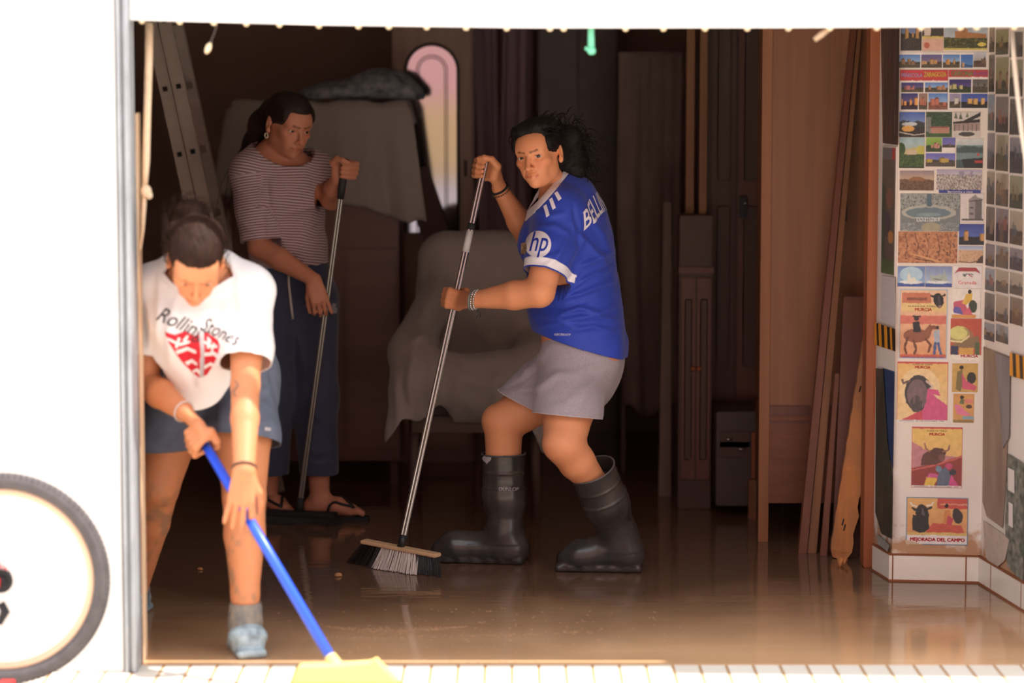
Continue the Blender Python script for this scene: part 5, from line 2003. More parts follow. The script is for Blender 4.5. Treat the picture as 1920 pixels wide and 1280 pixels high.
# stripes follow the cloth: height on the body, length along the arm on the sleeves
axd = np.where(near_axis(S2R, E2R, .085)(V) & ((V - S2R) @ c2Rn > .02), 1, 0)
hgt = V[:, 2] + .10 * (V - nd_[4][0]) @ Lb_ + .010 * fnoise(V[:, 0] * 8, V[:, 1] * 8, V[:, 2] * 8, 3)
val = np.where(axd == 1, .9 - (V - S2R) @ c2Rn, hgt)
top_ = cloth('striped_top', V, Q, ST, ws)
at = top_.data.color_attributes.new('tint', 'FLOAT_COLOR', 'POINT')
cc = np.ones((len(V), 4), np.float32)
cc[:, 0] = val
at.data.foreach_set('color', cc.ravel())
# trousers
NAVY = mat('navy_cotton', srgb(62, 68, 92), rough=.85, var=.06, scale=(40, 40, 40), bump=.0005, bscale=(300, 300, 300), sheen=.2)
t2R, t2L = W(505, 890, Ys_ + .05), W(598, 888, Ys_)
tz = (0, 0, -1.0)
tr = [Sec(nd_[0][0], nd_[1][0] + np.array((0, 0, .02)), Lb_, Lb_, .148, .144, .112, .106, .05), Sec(nd_[1][0], nd_[2][0] + np.array((0, 0, .02)), Lb_, Lb_, .144, .126, .106, .094, .03), b2[-1]]
tr += [Cap(c, (t2R, tz)) for c in chain([hp2R, k2R, n2R], [.096, .080, .076], .04)] + [Cap(c, (t2L, tz)) for c in chain([hp2L, k2L, n2L], [.098, .078, .068], .04)]
V, Q = blob(tr, .0055, inf=.006, it=2)
N = vnormals(V, Q)
wr = [([(560, 560), (590, 600), (600, 660)], .008, 9), ([(520, 600), (560, 640), (575, 700)], .008, 9), ([(580, 760), (600, 790), (620, 780)], .008, 7), ([(570, 840), (595, 850), (620, 845)], .008, 6), ([(575, 865), (600, 872), (622, 868)], .006, 5), ([(548, 600), (552, 700), (556, 800)], -.010, 7)]
V = V + N * (folds(V, wr) + .003 * fnoise(V[:, 0] * 12, V[:, 1] * 12, V[:, 2] * 9, 51))[:, None]
V, Q = cut(V, Q, [(t2R + np.array((0, 0, .008)), tz, None), (W(540, 466, Ys_), (0, 0, 1), None, 0)])
trs = cloth('trousers', V, Q, NAVY, ws, .003)
bvt = tree_of(V, Q)
MB().tube(shrink_to(bvt, [W(x, y, 9.6) for x, y in [(541, 512), (541, 530), (543, 550), (545, 572), (548, 597)]], vdir(543, 550), .008), [.005, .005, .005, .0055, .0055], 6).build('drawstring', mat('white_drawstring', srgb(206, 198, 196), rough=.8), trs, smooth=True)
pk = W(626, 578, 9.6)
decal('pocket_print', [[(-.012, -.020), (.010, -.018), (.012, .0), (.004, .006), (.010, .018), (-.006, .020), (-.010, .004)]], (pk, XR_, ZU), bvt, vdir(622, 578), mat('pale_print', srgb(150, 150, 156), rough=.7), trs, .002)
# hair pulled back into a long tail
hp = [H2.E(0, .022, .042, .0785, .097, .082, .02), H2.E(0, .075, .005, .064, .055, .070, .03), H2.E(0, -.022, .080, .058, .064, .044, .02), H2.E(-.058, -.030, .050, .018, .040, .036, .02), H2.E(.058, -.030, .050, .018, .040, .036, .02)]
tl = [H2.p(-.01, .115, .02), H2.p(-.02, .150, -.04), W(478, 268, Ys_ + .06), W(462, 300, Ys_ + .07), W(452, 340, Ys_ + .07), W(448, 380, Ys_ + .06)]
hp += [Cone(tl[i], tl[i + 1], r, r2, .025) for i, (r, r2) in enumerate(((.045, .046), (.046, .042), (.042, .036), (.036, .028), (.028, .012)))]
hp += [Sub(H2.E(0, -.108, -.046, .060, .075, .106), .012), Sub(H2.E(-.078, -.045, -.035, .03, .050, .055), .01), Sub(H2.E(.078, -.045, -.035, .03, .046, .058), .01), Sub(H2.E(-.090, .008, -.012, .022, .024, .036), .006), Sub(H2.E(.090, .008, -.012, .022, .024, .036), .006)]
hr2 = hair_blob('hair', hp, .0042, HAIR_D, ws, H2, groove=60, amp=.0010, seed=8)
rng = random.Random(9)
paths = []
for i in range(60):
    o1 = np.array((rng.gauss(0, .018), rng.gauss(0, .015), rng.gauss(0, .012)))
    paths.append([tl[2] + o1, tl[3] + o1 * 1.4, tl[4] + o1 * 2, tl[5] + o1 * 2.4 + np.array((0, 0, -rng.uniform(0, .06)))])
tag(strands('loose_strands', paths, .0018, .0006, HAIR_D, hr2), kind='stuff')
# thin cord of loose hair / earring
er = H2.p(-.080, .010, -.036)
MB().tube([er + np.array((.006 * math.sin(t), 0, -.009 + .009 * math.cos(t))) for t in [2 * math.pi * i / 16 for i in range(17)]], .0022, 6, cap=False).build('earring', mat('pale_earring', srgb(222, 206, 180), rough=.25, metal=.5), ws, smooth=True)
# flip-flops
FLIP = mat('black_foam_sandal', srgb(40, 38, 40), rough=.7)
for g0, fd, sd in ((gL, fdL, sdL), (gR, fdR, sdR)):
    n = 28
    out = []
    for i in range(n):
        a = 2 * math.pi * i / n
        lx = .100 + .130 * math.cos(a) - .035
        w = .044 * math.sin(a) * (1.0 if math.cos(a) > -.1 else .82)
        out.append((g0 + fd * (lx + .012) + sd * w))
    vs = [(p[0], p[1], .001) for p in out] + [(p[0], p[1], .017) for p in out]
    so = MB().add(vs, [tuple(reversed(range(n))), tuple(range(n, 2 * n))] + [(i, (i + 1) % n, n + (i + 1) % n, n + i) for i in range(n)]).build('flip_flop', FLIP, ws)
    toe = g0 + fd * .150 + sd * .021 + np.array((0, 0, .026))
    M = MB()
    for s_ in (-1, 1):
        e = g0 + fd * .045 + sd * .043 * s_ + np.array((0, 0, .002))
        q9 = [toe * (1 - k / 8) + e * (k / 8) for k in range(9)]
        M.tube(shrink_to(bvb, [Vector((p[0], p[1], .13)) for p in q9[:8]], (0, 0, -1), .002, back=0.0) + [Vector(e)], .0058, 7)
    M.build('strap', FLIP, so, smooth=True)
# her broom
t = empty('broom', (QB[0], QB[1], 0), 'broom with a thin steel pole and black head held by the woman in stripes', 'broom')
flute('pole', QB, qpole(368), .0110, mat('dull_steel_pole', srgb(150, 146, 140), rough=.35, metal=.8), t, n=9)
MB().tube([qpole(371), qpole(350), qpole(320), QT + qd * .004], [.0135, .0150, .0145, .0135], 12).build('grip', mat('black_rubber_grip', srgb(48, 50, 50), rough=.6), t, smooth=True)
MB().tube([QB + qd * .012, QB - qd * .05], [.014, .018], 12).build('socket', FLIP, t, smooth=True)
hb = QB - qd * .052
M = MB().bar(hb + np.array((-.15, .03, 0.0)), hb + np.array((.15, -.05, 0.0)), .05, .022, up=(0, 0, 1))
M.build('block', FLIP, t, bevel=.004)
M = MB()
for i in range(60):
    k = i / 59
    for r in (-1, 0, 1):
        p = hb + np.array((-.145 + .29 * k, .03 - .08 * k + r * .018, -.006))
        q = np.array((p[0] + (k - .5) * .06, p[1] + r * .012, .002))
        M.tube([p, q], [.0016, .0014], 4)
o = M.build('bristles', BK, t)
o['kind'] = 'stuff'

# ======== woman bending at the threshold
def W3(px, py, Y):
    return W(px, py, Y + .06)


wf = empty('person', G(455, 1225), 'woman bent over at the doorway in a white printed T-shirt and blue-grey shorts', 'person')
SKC = srgb(210, 138, 96)
Lf = np.array((1, 0, 0.))
n3 = [(W3(404, 735, 7.97), .150, .105), (W3(404, 690, 7.95), .155, .112), (W3(398, 640, 7.86), .135, .105), (W3(388, 590, 7.74), .138, .110), (W3(378, 550, 7.65), .150, .105), (W3(372, 525, 7.61), .13, .075)]
H3 = Head(W3(367, 492, 7.43), 8, 47, 3, 1.0, lids=.0022, look=(0, -.2), jaw=.93, nose=1.2)
nk3 = W3(370, 518, 7.56)
S3L, E3L, W3L = W3(466, 545, 7.62), W3(460, 722, 7.46), W3(458, 880, 7.275)
S3R, E3R, W3R = W3(284, 545, 7.64), W3(270, 715, 7.66), W3(346, 772, 7.495)
RT, RB = W3(364, 798, 7.48), G(626, 1242, .095)
RB = np.array(RB)
rd = unit(RT - RB)
def rpole(py):
    k = (py - 1242) / (798 - 1242)
    return RB + (RT - RB) * k
b3 = torso(n3, Lf) + [Ell(n3[3][0] + np.array((s_ * .062, -.085, -.030)), (.058, .06, .062), k=.04) for s_ in (-1, 1)]
b3 += [Cone(nk3, H3.p(0, .035, -.05), .056, .050, .03), Cone(n3[5][0], nk3, .065, .058, .04), Ell(n3[1][0] + np.array((0, .07, 0)), (.15, .10, .11), k=.05)]
a3 = chain([S3L, S3L * .5 + E3L * .5, E3L, E3L * .6 + W3L * .4, W3L], [.058, .052, .041, .040, .030]) + chain([S3R, S3R * .5 + E3R * .5, E3R, E3R * .6 + W3R * .4, W3R], [.058, .052, .044, .043, .028])
h3R = grip(W3R, rpole(822), -rd, (-.55, -.6, .55), r=.0145, s=1.0)
h3L, tips3 = open_hand(W3L, np.array((-.12, -.12, -1)), np.array((.1, -1, .15)), s=1.08, curls=((22, 26, 18), (14, 24, 16), (12, 22, 16), (6, 12, 8)), spread=11, thumb_side=-1, thumb=(.4, .7))
q3R, q3L = W3(345, 715, 7.97), W3(452, 715, 7.95)
k3R, a3R = W3(297, 912, 7.95), W3(250, 1118, 8.17)
k3L, a3L = W3(458, 930, 7.66), W3(460, 1158, 7.60)
l3 = chain([q3R, q3R * .5 + k3R * .5, k3R, k3R * .68 + a3R * .32, a3R], [.098, .084, .064, .060, .038]) + chain([q3L, q3L * .5 + k3L * .5, k3L, k3L * .68 + a3L * .32, k3L * .2 + a3L * .8, a3L], [.098, .086, .064, .061, .042, .040])
l3 += [Ell(k3R + np.array((0, -.028, .01)), (.042, .038, .05), k=.03), Ell(k3L + np.array((0, -.028, .01)), (.042, .038, .05), k=.03)]
ft = [Cone(a3L, np.array((a3L[0], a3L[1] - .02, .05)), .038, .036, .02), Cone(np.array((a3L[0], a3L[1], .05)), np.array(G(466, 1228)) + np.array((0, 0, .035)), .036, .03, .03),
      Cone(a3R, np.array((a3R[0], a3R[1], .045)), .036, .035, .02), Cone(np.array((a3R[0], a3R[1], .045)), np.array((a3R[0] - .02, a3R[1] - .15, .03)), .034, .028, .03)]
V, Q = blob(b3 + a3 + h3R + h3L + l3 + ft + H3.prims(), .004, floor=.004, it=0)
V = relax(V, Q, 1, .35)
col = np.tile(np.array(SKC[:3]), (len(V), 1)) * H3.tints(V, np.ones((len(V), 3)), lip=(.80, .50, .47), browd=.9)
# dried mud splashed on the shin, ink on the forearm
mud = np.clip((fnoise(V[:, 0] * 30, V[:, 1] * 30, V[:, 2] * 22, 61) - .15) * 1.4 + np.clip((.34 - V[:, 2]) * 1.2, 0, .4), 0, .75) * (V[:, 2] < .55) * (V[:, 2] > -.1)
mud = (mud * np.clip((.55 - V[:, 2]) / .2, 0, 1))[:, None]
col = col * (1 - mud) + np.array(srgb(150, 118, 92)[:3]) * mud
p0 = W3(442, 728, 7.42)
dd = V - p0
ink = ((np.abs(dd[:, 0] - .006 * np.sin(dd[:, 2] * 160)) < .006) & (np.abs(dd[:, 2]) < .022) & (V[:, 1] < E3L[1] - .005)).astype(float)[:, None] * .55
col = col * (1 - ink) + np.array((.12, .10, .10)) * ink
link('body', npmesh('body', V, Q, col), skin_mat('tanned_skin', SKC), wf, smooth=True)
bv3 = tree_of(V, Q)
H3.eyes(wf)

# T-shirt
TEE = mat('white_cotton_jersey', srgb(236, 230, 230), rough=.85, var=.02, scale=(20, 20, 20), bump=.0004, bscale=(300, 300, 300), sheen=.15)
c3L, c3Ln = W3(464, 686, 7.50), unit(E3L - S3L + np.array((.0, 0, 0)))
c3R, c3Rn = W3(276, 660, 7.66), unit(E3R - S3R)
c3L = S3L + c3Ln * ((c3L - S3L) @ c3Ln)
c3R = S3R + c3Rn * ((c3R - S3R) @ c3Rn)
s3 = [Cap(c, (c3L, c3Ln)) for c in chain([n3[4][0] + Lf * .09, S3L, S3L * .4 + E3L * .6, E3L], [.060, .066, .066, .066], .035)]
s3 += [Cap(c, (c3R, c3Rn)) for c in chain([n3[4][0] - Lf * .09, S3R, S3R * .4 + E3R * .6, E3R], [.060, .066, .064, .062], .035)]
tee = torso([(p, w + .014, d + .012) for p, w, d in n3[1:]], Lf) + b3[5:7] + s3
tee += [Cone(W3(366, 610, 7.56), W3(366, 744, 7.70), .095, .056, .06, (Lf, 1.15)), Cone(W3(340, 600, 7.58), W3(338, 684, 7.70), .07, .05, .06), Cone(W3(405, 600, 7.58), W3(398, 696, 7.70), .07, .05, .06), Cone(n3[5][0], nk3, .095, .070, .05), Ell(n3[3][0] + np.array((0, .06, .02)), (.13, .09, .09), k=.06)]
V, Q = blob(tee, .005, inf=.006, it=2)
N = vnormals(V, Q)
wr = [([(330, 560), (318, 620), (322, 680)], .010, 8), ([(375, 600), (376, 660), (374, 720)], .014, 7), ([(420, 580), (430, 640), (422, 690)], .010, 8), ([(350, 600), (352, 660), (362, 720)], -.010, 7), ([(395, 590), (398, 650), (390, 715)], -.010, 7), ([(440, 520), (455, 590), (450, 660)], .008, 7), ([(300, 520), (300, 580), (295, 640)], .009, 7), ([(470, 560), (485, 610), (480, 670)], -.007, 7), ([(275, 560), (285, 610), (280, 650)], .007, 6)]
V = V + N * (folds(V, wr) + .002 * fnoise(V[:, 0] * 18, V[:, 1] * 18, V[:, 2] * 18, 71))[:, None]
nc3, nn3 = W3(372, 560, 7.44), unit(np.array((.04, -.62, .78)))
V, Q = cut(V, Q, [(c3L - c3Ln * .007, c3Ln, near_axis(S3L, c3L + c3Ln * .03, .090)), (c3R - c3Rn * .007, c3Rn, near_axis(S3R, c3R + c3Rn * .03, .088)),
                  (W3(366, 752, 7.68), unit(np.array((0, .60, -.80))), None, 0), (W3(372, 552, 7.47), nn3, W3(369, 515, 7.48), .115)])
tg = lambda v, m: ((v - W3(372, 552, 7.47)) @ nn3 > -.016 - m) & (np.linalg.norm(v - W3(369, 520, 7.48), axis=1) < .125 + m)
r0, r1 = bands(V, Q, [([(W3(372, 552, 7.47) - nn3 * .016, nn3)], tg)])
tees = cloth_poly('t_shirt', r0, TEE, wf)
cloth_poly('neckband', r1, mat('ribbed_neckband', srgb(228, 220, 220), rough=.9), tees)
bvs = tree_of(V, Q)
INK = mat('black_print', srgb(52, 50, 54), rough=.8)
def tilted(deg):
    a = math.radians(deg)
    return np.array((math.cos(a), 0, math.sin(a))), np.array((-math.sin(a), 0, math.cos(a)))
r_, u_ = tilted(-24)
print_text('script_print', 'Rolling', .062, (W3(338, 606, 7.2), r_, u_), bvs, vdir(338, 606), INK, tees, eps=.002, sx=.85, shear=.35, res=.01)
r_, u_ = tilted(-26)
print_text('script_print', 'Stones', .058, (W3(412, 622, 7.2), r_, u_), bvs, vdir(412, 622), INK, tees, eps=.002, sx=.75, shear=.3, res=.01)
REDP = mat('red_print', srgb(206, 36, 52), rough=.8)
o3 = W3(366, 665, 7.2)
toxy = lambda pts: [tuple((W(x, y, 7.2) - o3)[[0, 2]]) for x, y in pts]
lips = [(302, 624), (322, 630), (342, 622), (360, 632), (378, 622), (398, 634), (406, 640), (410, 652), (404, 676), (394, 694), (384, 708), (370, 714), (356, 704), (340, 688), (324, 668), (310, 646)]
emb = decal('red_emblem', [toxy(lips)], (o3, XR_, ZU), bvs, vdir(366, 665), REDP, tees, .0016, .006)
sl = [[(306, 634), (330, 645), (352, 640), (352, 645), (330, 651), (308, 640)], [(322, 660), (346, 652), (364, 660), (364, 666), (346, 659), (326, 667)], [(336, 640), (344, 630), (350, 631), (342, 644)],
      [(376, 640), (392, 648), (406, 650), (406, 655), (392, 655), (378, 646)], [(378, 664), (400, 662), (412, 672), (408, 677), (398, 669), (378, 671)], [(340, 682), (356, 676), (366, 684), (366, 690), (355, 683), (345, 689)],
      [(376, 690), (392, 682), (400, 686), (396, 691), (391, 689), (378, 697)], [(384, 632), (392, 640), (388, 656), (383, 655)], [(356, 700), (366, 694), (374, 704), (370, 708), (365, 700), (360, 705)], [(396, 644), (402, 646), (396, 664), (391, 662)], [(328, 634), (333, 636), (326, 656), (321, 653)]]
decal('white_slash', [toxy(p) for p in sl], (o3, XR_, ZU), bvs, vdir(366, 665), TEE, emb, .0028, .006)
decal('grey_streak', [toxy([(369, 622), (376, 622), (378, 660), (376, 712), (370, 712), (372, 660)])], (o3, XR_, ZU), bvs, vdir(366, 665), mat('grey_fold_streak', srgb(186, 180, 184), rough=.8), emb, .0034, .006)  # the cloth's middle fold drawn as a grey streak over the emblem

# shorts
DEN = mat('faded_blue_grey_denim', srgb(96, 103, 120), rough=.9, var=.14, scale=(28, 28, 28), bump=.0006, bscale=(300, 300, 300))
d3R, d3Rn = W3(312, 842, 7.95), unit(np.array((.05, .05, -1)))
d3L, d3Ln = W3(456, 828, 7.78), unit(np.array((-.10, -.35, -1)))
dn = [Sec(n3[0][0] - np.array((0, 0, .02)), n3[1][0], Lf, Lf, .172, .168, .125, .120, .05), Sec(n3[1][0], n3[2][0], Lf, Lf, .165, .140, .118, .108, .04), Ell(n3[1][0] + np.array((0, .07, 0)), (.15, .10, .11), k=.05)]
dn += [Cap(c, (d3R, d3Rn)) for c in chain([q3R, q3R * .5 + k3R * .5, k3R], [.108, .100, .098], .05)] + [Cap(c, (d3L, d3Ln)) for c in chain([q3L, q3L * .5 + k3L * .5, k3L], [.108, .098, .092], .05)]
V, Q = blob(dn, .0055, inf=.007, it=2)
N = vnormals(V, Q)
wr = [([(392, 740), (396, 780), (400, 820)], -.012, 8), ([(340, 730), (370, 745), (400, 740)], .010, 7), ([(410, 740), (450, 750), (500, 730)], .010, 8), ([(500, 650), (495, 700), (505, 760)], .008, 8), ([(290, 760), (320, 775), (345, 765)], .008, 8), ([(420, 790), (460, 800), (500, 790)], .006, 7)]
V = V + N * (folds(V, wr) + .0025 * fnoise(V[:, 0] * 14, V[:, 1] * 14, V[:, 2] * 14, 81))[:, None]
V, Q = cut(V, Q, [(d3R - d3Rn * .008, d3Rn, near_axis(q3R, d3R + d3Rn * .05, .15)), (d3L - d3Ln * .008, d3Ln, near_axis(q3L, d3L + d3Ln * .05, .15)), (n3[2][0], unit(n3[2][0] - n3[1][0]), None, 0)])
dens = cloth('shorts', V, Q, DEN, wf, .0035)
bvd = tree_of(V, Q)
MB().tube(shrink_to(bvd, [W(x, y, 7.2) for x, y in [(367, 742), (369, 754), (373, 770)]], vdir(370, 750), .006), .004, 6).build('drawstring', mat('grey_drawstring', srgb(140, 138, 150), rough=.8), dens, smooth=True)
decal('label_print', [[(-.009, -.005), (.009, -.007), (.010, .003), (-.008, .006)]], (W3(501, 804, 7.2), XR_, ZU), bvd, vdir(501, 804), PALE, dens, .002)

# hair with a loose bun
hp = [H3.E(0, .022, .042, .080, .099, .083, .02), H3.E(0, -.018, .078, .060, .064, .044, .02), H3.E(0, .075, .005, .066, .058, .070, .03), Ell(W3(354, 393, 7.50), (.046, .040, .032), k=.02), Ell(W3(336, 404, 7.52), (.026, .03, .024), k=.02), Ell(W3(372, 402, 7.50), (.028, .03, .022), k=.02), Ell(W3(326, 446, 7.48), (.026, .04, .05), k=.03), Ell(W3(404, 446, 7.48), (.026, .04, .05), k=.03)]
hp += [Sub(H3.E(0, -.112, -.030, .066, .075, .100), .012), Sub(H3.E(-.080, -.045, -.040, .03, .050, .05), .01), Sub(H3.E(.080, -.045, -.040, .03, .046, .05), .01), Sub(H3.E(-.090, .008, -.012, .022, .024, .036), .006), Sub(H3.E(.090, .008, -.012, .022, .024, .036), .006)]
hr3 = hair_blob('hair', hp, .0045, HAIR_R, wf, H3, groove=54, amp=.0022, seed=12)
rng = random.Random(19)
paths = []
for i in range(150):
    a = rng.uniform(0, 6.283)
    if i < 80:                       # wisps round the bun
        c0 = np.array(W3(354, 394, 7.50)) + np.array((.046 * math.cos(a), rng.gauss(0, .02), .032 * math.sin(a)))
        tg_ = np.array((-math.sin(a), rng.gauss(0, .3), math.cos(a))) * rng.choice((-1, 1))
        out_ = np.array((math.cos(a), 0, math.sin(a)))
        ln = rng.uniform(.02, .05)
    else:                            # flyaways along the sides of the head
        s_ = rng.choice((-1, -1, 1))
        c0 = H3.p(s_ * .078, .02 + rng.gauss(0, .04), .045 + rng.gauss(0, .03))
        tg_ = H3.M @ np.array((s_ * .1, .9, .4 + rng.gauss(0, .3)))
        out_ = H3.M @ np.array((s_, .1, .2))
        ln = rng.uniform(.03, .06)
    paths.append([c0 + unit(tg_) * ln * k / 8 + out_ * .022 * math.sin(k / 8 * 2.6) * rng.uniform(.3, 1) * ln / .05 for k in range(9)])
tag(strands('loose_strands', paths, .0011, .0005, HAIR_R, hr3), kind='stuff')
# wristband, bracelet
fx = unit(W3L - E3L)
bracelet('wristband', W3L - fx * .004, fx, .0335, 24, .0028, CORD, wf, False)
fx = unit(W3R - E3R)
bracelet('bracelet', W3R - fx * .004, fx, .0315, 24, .0024, mat('pale_bracelet', srgb(214, 202, 196), rough=.4, metal=.3), wf, False)
# muddy sock and shoe on the front foot, shoe on the back one
SOCK = mat('muddy_grey_sock', srgb(156, 142, 124), rough=.95, col2=srgb(92, 98, 106), scale=(30, 30, 24), bump=.002, detail=6)
SHOE = mat('pale_blue_wet_shoe', srgb(176, 196, 206), rough=.35, col2=srgb(110, 122, 128), scale=(26, 26, 26), bump=.002)
skt = W3(460, 1128, 7.61)
toe = np.array(G(467, 1236)) + np.array((0, .035, 0))


def shoe(ank, toe, top, name, sock=True):
    fd = unit((toe - ank) * np.array((1, 1, 0)))
    sd = np.cross(fd, (0, 0, 1))
    g = np.array((ank[0], ank[1], 0))
    L = np.linalg.norm((toe - g)[:2])
    if sock:
        V, Q = blob(chain([top + np.array((0, 0, .03)), ank * .5 + top * .5, ank, np.array((ank[0], ank[1], .06))], [.046, .044, .044, .044], .02) + [Cone(np.array((ank[0], ank[1], .075)), np.array((ank[0], ank[1], .05)) + fd * (L * .5), .040, .034, .03)], .0045, it=1)
        N = vnormals(V, Q)
        V = V + N * (.0022 * fnoise(V[:, 0] * 50, V[:, 1] * 50, V[:, 2] * 50, 91))[:, None]
        V, Q = cut(V, Q, [(top, (0, 0, 1), None)])
        cloth('sock', V, Q, SOCK, wf, .003)
    pr = [Cone(g - fd * .035 + np.array((0, 0, .045)), g + fd * (L * .55) + np.array((0, 0, .045)), .046, .046, .03), Cone(g + fd * (L * .5) + np.array((0, 0, .045)), g + fd * (L - .03) + np.array((0, 0, .034)), .046, .034, .03, (sd, 1.25)),
          RBox(g + fd * (L * .5 - .02) + np.array((0, 0, .014)), (L * .5 + .055, .046, .014), .013, np.stack([fd, sd, np.array((0, 0, 1.))], 1), k=.006)]
    V, Q = blob(pr, .0042, floor=.001, it=1)
    V[:, 2] = np.maximum(V[:, 2], 0)
    link(name, npmesh(name, V, Q), SHOE, wf, smooth=True)


shoe(a3L, toe, skt, 'shoe')
shoe(a3R, np.array((a3R[0] - .03, a3R[1] - .17, 0)), a3R + np.array((0, 0, .06)), 'shoe')

# her broom: blue handle, yellow straw head out on the pavement
hc = np.array(G(648, 1254, .085))
t = empty('broom', (hc[0], hc[1], 0), 'broom with a bright blue handle and yellow straw head at the threshold', 'broom')
BLUEP = mat('bright_blue_handle', srgb(44, 92, 232), rough=.3, spec=.5)
MB().tube([RB, RT], .0140, 16).build('handle', BLUEP, t, smooth=True)
YEL = mat('yellow_straw_block', srgb(244, 206, 132), rough=.6)
STR = mat('yellow_straw', srgb(236, 190, 108), rough=.8, var=.2, scale=(60, 60, 8))
MB().tube([RB + rd * .022, RB - rd * .012, RB - rd * .03], [.017, .021, .026], 14).build('socket', YEL, t, smooth=True)
bx, by = hc - np.array((.135, .0, .006)), hc + np.array((.135, .0, .004))
vs = []
prof = [(-1, -.010), (-.92, .010), (-.3, .012), (.0, .014), (.5, .020), (.62, .030), (.72, .012), (1.0, -.022)]
M = MB()
n = len(prof)
for dy in (-.032, .032):
    for k, h_ in prof:
        vs.append(hc + np.array((k * .138, dy, h_)))
for k, h_ in prof:
    vs.append(hc + np.array((k * .145, -.034, -.034)))
for k, h_ in prof:
    vs.append(hc + np.array((k * .145, .034, -.034)))
fs = []
for i in range(n - 1):
    fs += [(i, i + 1, n + i + 1, n + i), (2 * n + i, 2 * n + i + 1, i + 1, i), (n + i, n + i + 1, 3 * n + i + 1, 3 * n + i), (3 * n + i, 3 * n + i + 1, 2 * n + i + 1, 2 * n + i)]
fs += [(0, n, 3 * n, 2 * n), (n - 1, 2 * n - 1 + 0, 4 * n - 1, 3 * n - 1)]
M.add(vs, fs).build('block', YEL, t, bevel=.003)
M = MB()
for i in range(70):
    k = i / 69 * 2 - 1
    for r in (-1, -.3, .4, 1):
        a = hc + np.array((k * .138, r * .028, -.03))
        b = np.array((a[0] + k * .035 + random.uniform(-.006, .006), a[1] + r * .022 - .01, .002))
        M.tube([a, b], [.0026, .0018], 4)
o = M.build('bristles', STR, t)
o['kind'] = 'stuff'

